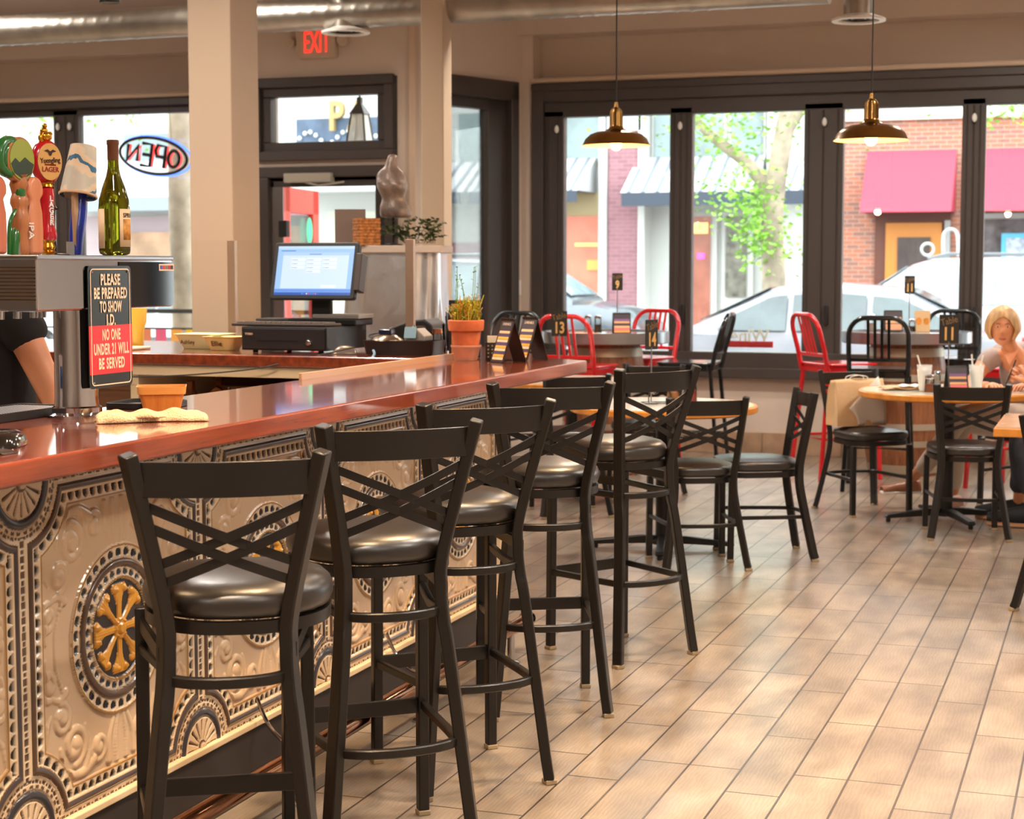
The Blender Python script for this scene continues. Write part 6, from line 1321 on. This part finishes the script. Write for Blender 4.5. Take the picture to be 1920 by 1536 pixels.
# building across the street behind the middle windows
t = thing('building', 'white trimmed shopfront building with striped awnings across the street', 'building', (0, 0, 0))
part(t, 'wall', WHT, (-13.5, -5.2, 32.3, 38, 0, 9)); part(t, 'cornice', WHT, (-13.5, -5.2, 31.9, 32.3, 5.6, 6.1))
part(t, 'brick_pier', PBR, (-9.26, -8.66, 31.85, 32.3, 0, 4.05)); part(t, 'pier_cap', WHT, (-9.3, -8.6, 31.8, 32.3, 4.05, 4.5))
part(t, 'pilaster', WHT, (-9.43, -9.27, 31.8, 32.3, 0, 9)); part(t, 'pilaster', WHT, (-8.65, -8.52, 31.8, 32.3, 0, 9)); part(t, 'pilaster', WHT, (-11.3, -11.1, 31.9, 32.3, 0, 9)); part(t, 'pilaster', WHT, (-6.2, -5.3, 31.9, 32.3, 0, 9))
for x0, x1, z0, z1 in ((-10.9, -9.5, 3.55, 5.2), (-8.44, -7.9, 3.55, 5.2), (-7.75, -7.1, 3.55, 5.2), (-6.95, -6.35, 3.55, 5.2), (-12.45, -11.9, 3.57, 4.5)):
    w_ = part(t, 'window', WHT, (x0 - .06, x1 + .06, 32.22, 32.3, z0 - .06, z1 + .06)); part(w_, 'pane', STG, (x0, x1, 32.18, 32.22, z0, z1))
w_ = part(t, 'shop_window', BEI, (-11.05, -9.43, 32.2, 32.3, .3, 2.9)); part(w_, 'pane', mat('warm_shop_interior', (206, 120, 96), .4, emit=(220, 120, 90), es=.35, noise=(1.5, .4)), (-10.35, -9.5, 32.14, 32.2, .7, 2.45))
part(w_, 'neon_strip', mat('shop_neon', (255, 180, 80), .3, emit=(255, 150, 90), es=1.5), (-10.0, -9.5, 32.1, 32.13, 1.86, 1.93)); part(w_, 'poster', mat('amber_poster', (246, 190, 100), .6), (-9.75, -9.5, 32.1, 32.13, 1.4, 1.6))
w_ = part(t, 'shop_door', WHT, (-7.75, -7.2, 32.2, 32.3, 0, 2.5)); part(w_, 'pane', mat('dim_shop_interior', (150, 96, 80), .3, emit=(190, 100, 80), es=.25, noise=(2, .5)), (-7.68, -7.32, 32.14, 32.2, .3, 2.42)); part(w_, 'neon_sign', mat('pink_neon', (255, 80, 220), .3, emit=(255, 70, 220), es=1.6), (-7.55, -7.42, 32.1, 32.13, 1.62, 1.72)); part(w_, 'neon_ring', mat('orange_neon', (255, 190, 110), .3, emit=(255, 180, 90), es=1.6), (-7.62, -7.36, 32.1, 32.13, 2.1, 2.3))
w_ = part(t, 'shop_window', WHT, (-7.1, -6.5, 32.2, 32.3, .4, 2.5)); part(w_, 'pane', mat('shop_shelves', (120, 116, 104), .3, noise=(6, .6)), (-7.02, -6.62, 32.14, 32.2, .9, 2.42))
awning(t, -11.8, -9.62, 3.58, 2.9, 2.68, 32.2, 1.2, AWW, AWS, 9, val=VAL); awning(t, -8.75, -6.3, 3.56, 2.84, 2.59, 32.2, 1.2, AWW, AWS, 9, val=VAL)
awning(t, -5.95, -5.3, 3.5, 2.84, 2.59, 32.2, 1.2, AWW, AWS, 3, val=VAL); awning(t, -13.4, -11.95, 3.55, 2.9, 2.68, 32.2, 1.2, AWW, AWS, 5, val=VAL)
# brick building on the right
t = thing('building', 'orange brick building with rose red awnings across the street', 'building', (0, 0, 0))
part(t, 'wall', BRK, (-5.2, 8, 32.0, 38, 0, 9)); part(t, 'cornice', mat('pale_stone', (236, 226, 206), .8), (-5.2, 8, 31.9, 32.0, 4.12, 4.38))
awning(t, -4.35, -2.80, 3.57, 2.44, 2.3, 32.0, .9, REDA); awning(t, -2.32, .2, 3.57, 2.44, 2.3, 32.0, .9, REDA)
w_ = part(t, 'door_surround', mat('dark_brown_wood', (110, 60, 44), .6), (-4.2, -2.85, 31.94, 32.0, 0, 2.7)); part(w_, 'wooden_door', mat('orange_oak_door', (222, 140, 56), .5), (-4.0, -3.0, 31.88, 31.94, 0, 2.26)); part(w_, 'door_pane', mat('dark_door_glass', (90, 80, 80), .15, noise=(3, .3)), (-3.78, -3.2, 31.84, 31.88, .6, 2.0)); part(w_, 'pipe', mat('grey_pipe', (170, 170, 170), .4), (-2.95, -2.85, 31.8, 31.9, 0, 2.3))
w_ = part(t, 'shop_window', WHT, (-2.4, .5, 31.94, 32.0, .5, 2.42)); part(w_, 'pane', mat('display_glass', (104, 96, 100), .15, noise=(5, .6)), (-2.3, .4, 31.9, 31.94, .6, 2.32)); part(w_, 'poster', mat('sky_blue_poster', (90, 190, 226), .6), (-1.96, -1.2, 31.84, 31.9, 1.22, 2.06)); part(w_, 'poster_picture', mat('poster_photo', (180, 190, 205), .6, noise=(9, .5)), (-1.88, -1.28, 31.82, 31.84, 1.34, 1.98))
# pale buildings on the left
t = thing('building', 'bright white gabled building seen behind the beer taps', 'building', (0, 0, 0))
part(t, 'wall', WHT, (-24, -13.5, 32.4, 38, 0, 9))
w_ = part(t, 'window', WHT, (-20.4, -18.7, 32.3, 32.4, 3.5, 4.45)); part(w_, 'pane', STG, (-20.2, -18.9, 32.26, 32.3, 3.6, 4.3))
w_ = part(t, 'window', WHT, (-23.2, -21.6, 32.3, 32.4, 2.5, 4.2)); part(w_, 'pane', STG, (-23.0, -21.8, 32.26, 32.3, 2.6, 4.0))
awning(t, -21.6, -18.0, 3.75, 2.9, 2.62, 32.3, 1.3, AWW, None, 0, val=mat('grey_blue_valance', (150, 160, 172), .8))
part(t, 'low_wall', mat('pale_mauve_brick', (196, 176, 180), .9), (-21.2, -18.0, 32.2, 32.35, 0, 2.55)); part(t, 'shop_front', mat('tan_shopfront', (200, 160, 130), .8, noise=(2, .3)), (-20.6, -18.2, 32.1, 32.2, 1.0, 2.2))
part(t, 'sign_board', mat('slate_blue_board', (84, 100, 124), .7, noise=(4, .3)), (-15.75, -13.8, 31.6, 31.7, 3.55, 4.44)); GB_ = mat('dull_gold_letter', (176, 150, 96), .6)
letters('sign_letter', 'P', GB_, t, facing_my(-14.80, 31.5, 4.44), size=.82, xs=.8, ext=.06, bold=.02); letters('sign_letter', 'A', GB_, t, facing_my(-14.33, 31.5, 4.44), size=.82, xs=.8, ext=.06, bold=.01)
mb = MB()
for k in range(16): mb.ball((-15.65 + k * .12, 31.55, 4.05 + .12 * math.sin(k * .9)), .045, 8)
mb.build('sign_bulbs', mat('white_bulbs', (240, 240, 236), .5), t)
part(t, 'canopy', mat('pale_grey_canopy', (206, 208, 206), .8), (-16.3, -13.6, 31, 32.3, 2.95, 3.1)); part(t, 'shop_window', mat('cream_shop_window', (226, 226, 206), .6), (-15.4, -13.7, 32.3, 32.42, .5, 2.6))
part(t, 'brick_base', PBR, (-13.6, -11.4, 32.15, 32.28, 0, 1.95))
# trees
LEAF = mat('spring_leaf', (150, 205, 70), .6); LEAF.node_tree.nodes['Principled BSDF'].inputs['Transmission Weight'].default_value = .0
BARK = mat('grey_brown_bark', (176, 160, 140), .9, noise=(5, .35), bump=(9, .8))
def tree(name, label, base, trunk, limbs, leaves, seed, nl):
    t = thing(name, label, 'tree', base, 0); random.seed(seed)
    mb = MB(); mb.tube(smoothpath([p for p, r_ in trunk], 4), [trunk[0][1] + (trunk[-1][1] - trunk[0][1]) * k / ((len(trunk) - 1) * 4) for k in range((len(trunk) - 1) * 4 + 1)], 14); mb.build('trunk', BARK, t, smooth=70)
    for lb in limbs:
        n_ = (len(lb) - 1) * 5 + 1; MB().tube(smoothpath(lb, 5), [.10 - .07 * k / n_ for k in range(n_)], 10).build('limb', BARK, t, smooth=70)
    lf = MB()
    for (c, s_) in leaves:
        for _ in range(nl):
            p = Vector(c) + Vector((random.gauss(0, s_[0]), random.gauss(0, s_[1]), random.gauss(0, s_[2])))
            b1 = random.random() * 6.28; u_ = Vector((math.cos(b1), math.sin(b1), random.uniform(-.8, .5))).normalized() * random.uniform(.06, .11); w_ = u_.cross(Vector((random.gauss(0, 1), random.gauss(0, 1), 1))).normalized() * .028
            lf.add([p, p + u_ * .5 + w_, p + u_, p + u_ * .5 - w_], [(0, 1, 2, 3)])
    lf.build('foliage', LEAF, t, smooth=0); return t
tree('street_tree', 'forked street tree with spring leaves behind the second folding window', (-4.18, 22.0, -.17),
     [((0, 0, 0), .17), ((.02, 0, 1.2), .16), ((-.02, 0, 2.2), .15), ((.05, 0, 2.9), .15), ((.22, 0, 3.9), .13), ((.5, 0, 5.5), .10)],
     [[(0, 0, 2.5), (-.35, .1, 2.95), (-.8, .1, 3.3), (-1.25, .1, 3.75), (-1.8, 0, 4.4)], [(.1, 0, 3.2), (.15, .1, 3.8), (-.1, .2, 4.6)], [(.15, 0, 3.4), (.7, 0, 4.2), (1.2, .1, 5)]],
     [((-.35, -.2, 2.55), (.28, .3, .22)), ((-.7, 0, 3.35), (.35, .3, .25)), ((-1.15, 0, 3.8), (.35, .3, .3)), ((-.2, 0, 2.3), (.2, .3, .22)), ((.25, .1, 3.9), (.4, .3, .4)), ((-.1, -.1, 1.95), (.2, .2, .18)), ((-.5, 0, 4.3), (.9, .5, .3))], 5, 300)
tree('street_tree', 'pale trunked street tree beside the neon sign window', (-8.74, 15.0, -.12),
     [((0, 0, 0), .13), ((.01, 0, 1.2), .12), ((-.02, 0, 2.4), .115), ((-.03, .05, 3.6), .11), ((0, 0, 5), .1)], [[(0, 0, 3.2), (-.5, .2, 4), (-1, .2, 4.6)]], [((-2.4, 1.5, 3.6), (.6, .4, .3)), ((-.5, .5, 4.6), (.8, .5, .4))], 6, 260)
tree('street_tree', 'leafy tree branch hanging before the brick building on the right', (1.6, 22.5, -.17),
     [((0, 0, 0), .16), ((0, 0, 2.4), .15), ((0, 0, 5), .12)], [[(0, 0, 3), (-1.2, 0, 3.9), (-2.8, 0, 4.4)]], [((-2.95, 0, 3.75), (.35, .3, .16)), ((-1.6, 0, 4.3), (.7, .4, .3)), ((-4.5, .5, 4.6), (.8, .4, .2))], 9, 300)
# ---- cars
def car(label, loc, rz, paint, kind='sedan', glass=(84, 100, 104)):
    """x forward, y left, wheels on z=0"""
    t = thing('parked_car', label, 'car', loc, rz)
    if kind == 'sedan': L_, belt, roof, prof = 4.7, .92, 1.44, [(-2.3, .95), (-1.75, 1.02), (-.95, 1.40), (-.2, 1.46), (.45, 1.42), (1.35, .98), (2.2, .74), (2.35, .55)]
    else: L_, belt, roof, prof = 4.75, 1.08, 1.76, [(-2.35, 1.0), (-2.2, 1.15), (-1.85, 1.66), (-.9, 1.78), (.2, 1.76), (.55, 1.66), (1.3, 1.14), (2.15, .95), (2.35, .70)]
    cab0, cab1 = (-1.75, 1.35) if kind == 'sedan' else (-2.2, 1.3)
    # lower body, lofted across the width
    mb = MB(); N = 34; xs = [-L_ / 2 + L_ * i / N for i in range(N + 1)]; vs = []; W_ = .90
    def topz(x):
        for (a, za), (c, zc) in zip(prof, prof[1:]):
            if a <= x <= c: return za + (zc - za) * (x - a) / (c - a)
        return .7
    for x in xs:
        e = 1 - .10 * abs(x / (L_ / 2)) ** 4; zt = min(belt - .00, topz(x)); zb = .22
        ring_ = [(-W_ * e * .93, zb), (-W_ * e, zb + .18), (-W_ * e, zt - .25), (-W_ * e * .93, zt - .02), (-.5 * e, zt + .02), (0, zt + .03), (.5 * e, zt + .02), (W_ * e * .93, zt - .02), (W_ * e, zt - .25), (W_ * e, zb + .18), (W_ * e * .93, zb)]
        vs += [(x, y, z) for y, z in ring_]
    n_ = 11; fs = [(i * n_ + k, i * n_ + (k + 1) % n_, (i + 1) * n_ + (k + 1) % n_, (i + 1) * n_ + k) for i in range(N) for k in range(n_)] + [tuple(range(n_ - 1, -1, -1)), tuple(N * n_ + k for k in range(n_))]
    mb.add(vs, fs).build('body', paint, t, smooth=50)
    # cabin
    mb = MB(); vs = []; N = 26; xs = [cab0 + (cab1 - cab0) * i / N for i in range(N + 1)]
    for x in xs:
        zt = max(belt + .01, topz(x)); k = (zt - belt) / (roof - belt)
        vs += [(x, y, z) for y, z in [(-.84, belt - .04), (-.84 + .20 * k, zt - .06 * k), (-.5, zt), (.5, zt), (.84 - .20 * k, zt - .06 * k), (.84, belt - .04)]]
    fs = [(i * 6 + k, i * 6 + (k + 1) % 6, (i + 1) * 6 + (k + 1) % 6, (i + 1) * 6 + k) for i in range(N) for k in range(6)] + [tuple(range(5, -1, -1)), tuple(N * 6 + k for k in range(6))]
    mb.add(vs, fs).build('cabin', paint, t, smooth=40)
    G_ = mat('car_glass_%d' % glass[0], glass, .08, 0, .9, noise=(2.5, .35))
    splits = [(-1.45, -.65), (-.58, .22), (.29, 1.05)] if kind == 'sedan' else [(-1.95, -1.25), (-1.15, -.25), (-.17, .98)]
    for s in (-1, 1):
        for a, c in splits:
            pts = []
            for i in range(9):
                x = a + (c - a) * i / 8; zt = max(belt + .03, topz(x) - .11); pts.append((x, zt))
            mb = MB(); vs = []
            for x, zt in pts:
                k = (zt - belt) / (roof - belt); vs += [(x, s * (.845), belt + .01), (x, s * (.855 - .20 * k), zt)]
            mb.add(vs, [(2 * i, 2 * i + 2, 2 * i + 3, 2 * i + 1) for i in range(8)]).build('side_window', G_, t, smooth=0, solid=.012)
    xa, xb = (.52, 1.28) if kind == 'sedan' else (.60, 1.24)
    MB().add([(xa, -.52, topz(xa) + .012), (xa, .52, topz(xa) + .012), (xb, .70, topz(xb) + .02), (xb, -.70, topz(xb) + .02)], [(0, 1, 2, 3)]).build('windshield', G_, t, smooth=0, solid=.01)
    xa, xb = (-1.0, -1.62) if kind == 'sedan' else (-1.9, -2.15)
    MB().add([(xa, -.5, topz(xa) + .012), (xa, .5, topz(xa) + .012), (xb, .62, topz(xb) + .02), (xb, -.62, topz(xb) + .02)], [(0, 3, 2, 1)]).build('rear_window', G_, t, smooth=0, solid=.01)
    for s in (-1, 1):
        MB().ball((.95, s * .98, belt + .06), .10, 14, (.7, 1.1, .8)).build('mirror', paint, t)
        MB().box(-2.33 if kind == 'sedan' else -2.3, -2.2, s * .62 - .16, s * .62 + .16, .72, .90).build('tail_light', mat('tail_red', (200, 30, 30), .3), t, bev=.03)
        for x in (-1.42, 1.42):
            w_ = MB().lathe([(.001, -.11), (.22, -.11), (.33, -.10), (.345, -.06), (.345, .06), (.33, .10), (.22, .11), (.001, .11)], 28, (x, s * .80, .345), Matrix.Rotation(PI / 2, 3, 'X')).build('wheel', mat('tyre', (40, 40, 42), .8), t)
            MB().lathe([(.001, -.115), (.19, -.115), (.21, -.10), (.21, .10), (.19, .115), (.001, .115)], 20, (x, s * .80, .345), Matrix.Rotation(PI / 2, 3, 'X')).build('hubcap', STEEL, w_)
        if kind != 'sedan': MB().tube([(-1.7, s * .55, roof + .0), (-1.6, s * .55, roof + .06), (.0, s * .55, roof + .07), (.3, s * .55, roof + .0)], .02, 8).build('roof_rail', mat('grey_roof_rail', (130, 136, 142), .4), t)
        MB().box(-2.0, 2.0, s * .895 - .012, s * .895 + .012, .50, .56).build('side_strip', mat('dark_side_strip', (90, 90, 96), .5), t)
    return t
CW = mat('white_car_paint', (224, 226, 230), .15, 0, .6, coat=.6); CS = mat('silver_car_paint', (120, 128, 138), .2, .5, .6, coat=.6); CD = mat('light_silver_car_paint', (176, 178, 188), .15, .1, .6, coat=.6)
car('pale silver white sedan parked right outside behind the second folding window', (-3.15, 19.7, -.17), math.radians(180), CD)
c = car('white sport utility car with bike rack parked before the brick building', (-2.35, 26.6, -.17), math.radians(180), CW, 'suv', (168, 186, 194))
tr_ = MB()
for y in (-.12, 0, .12): tr_.tube(smoothpath([(-.1, y, 1.80), (-.08, y, 2.1), (0, y, 2.2), (.12, y, 2.12), (.12, y, 1.80)], 6), .022, 8)
for x in (-.3, .36): tr_.tube([(x + .09 * math.cos(a), 0, 1.9 + .09 * math.sin(a)) for a in [2 * PI * k / 16 for k in range(16)]], .022, 8, closed=True)
tr_.build('bike_rack', mat('silver_rack', (206, 208, 210), .3, .6), c)
car('silver sport utility car seen through the first folding window', (-9.05, 25.6, -.17), math.radians(0), CS, 'suv', (150, 170, 176))
car('white sedan parked beyond the tree trunk near the neon sign', (-14.6, 24.0, -.17), math.radians(180), CW)

# patio edge outside the windows behind the taps
t = thing('patio_railing', 'black patio railing outside the windows behind the taps', 'railing', (-9.0, 14.6, -.02))
MB().box(-2.2, 2.0, -.02, .02, 1.04, 1.08).build('top_rail', BLACK, t, smooth=0); MB().box(-2.2, 2.0, -.012, .012, .88, .90).build('lower_rail', BLACK, t, smooth=0)
for x in (-2.1, -.7, .6, 1.9): MB().box(x, x + .04, -.02, .02, 0, 1.06).build('post', BLACK, t, smooth=0)
for k, c_ in enumerate(((226, 226, 60), (244, 190, 40), (238, 130, 90), (236, 90, 130), (244, 160, 60), (120, 190, 90))):
    o = MB().prism([(-.06, 0), (.06, 0), (.06, -.12), (-.06, -.12)], 0, .003, facing_my(0, 0, 0)).build('paper_flag', mat('flag_%d' % c_[1], c_, .8), None, smooth=0, loc=(-9.25 + k * .17, 14.57, .865))
    tag(o, ('lime', 'yellow', 'orange', 'pink', 'amber', 'green')[k] + ' paper flag hanging on the patio railing', 'flag', 'paper flags on the patio railing')
dup(red, (-6.78, 10.75, 0), math.radians(20), 'red slat back counter chair half hidden by the broad column')

WINP = [o for o in COL.objects if o.get('label', '').startswith('bank of tall')][0]; TINT[0] = 1.0
letters('window_lettering', 'Wings', mat('cream_window_paint', (236, 230, 214), .6), WINP, Matrix.Translation((-2.74, 13.36, .925)) @ Matrix.Rotation(PI, 4, 'Z') @ Matrix.Rotation(PI / 2, 4, 'X'), size=.14, fit=.36, bold=.003)
MB().box(-2.90, -2.53, 13.356, 13.360, .835, .885).build('red_window_band', mat('red_window_paint', (226, 60, 66), .5), WINP, smooth=0)
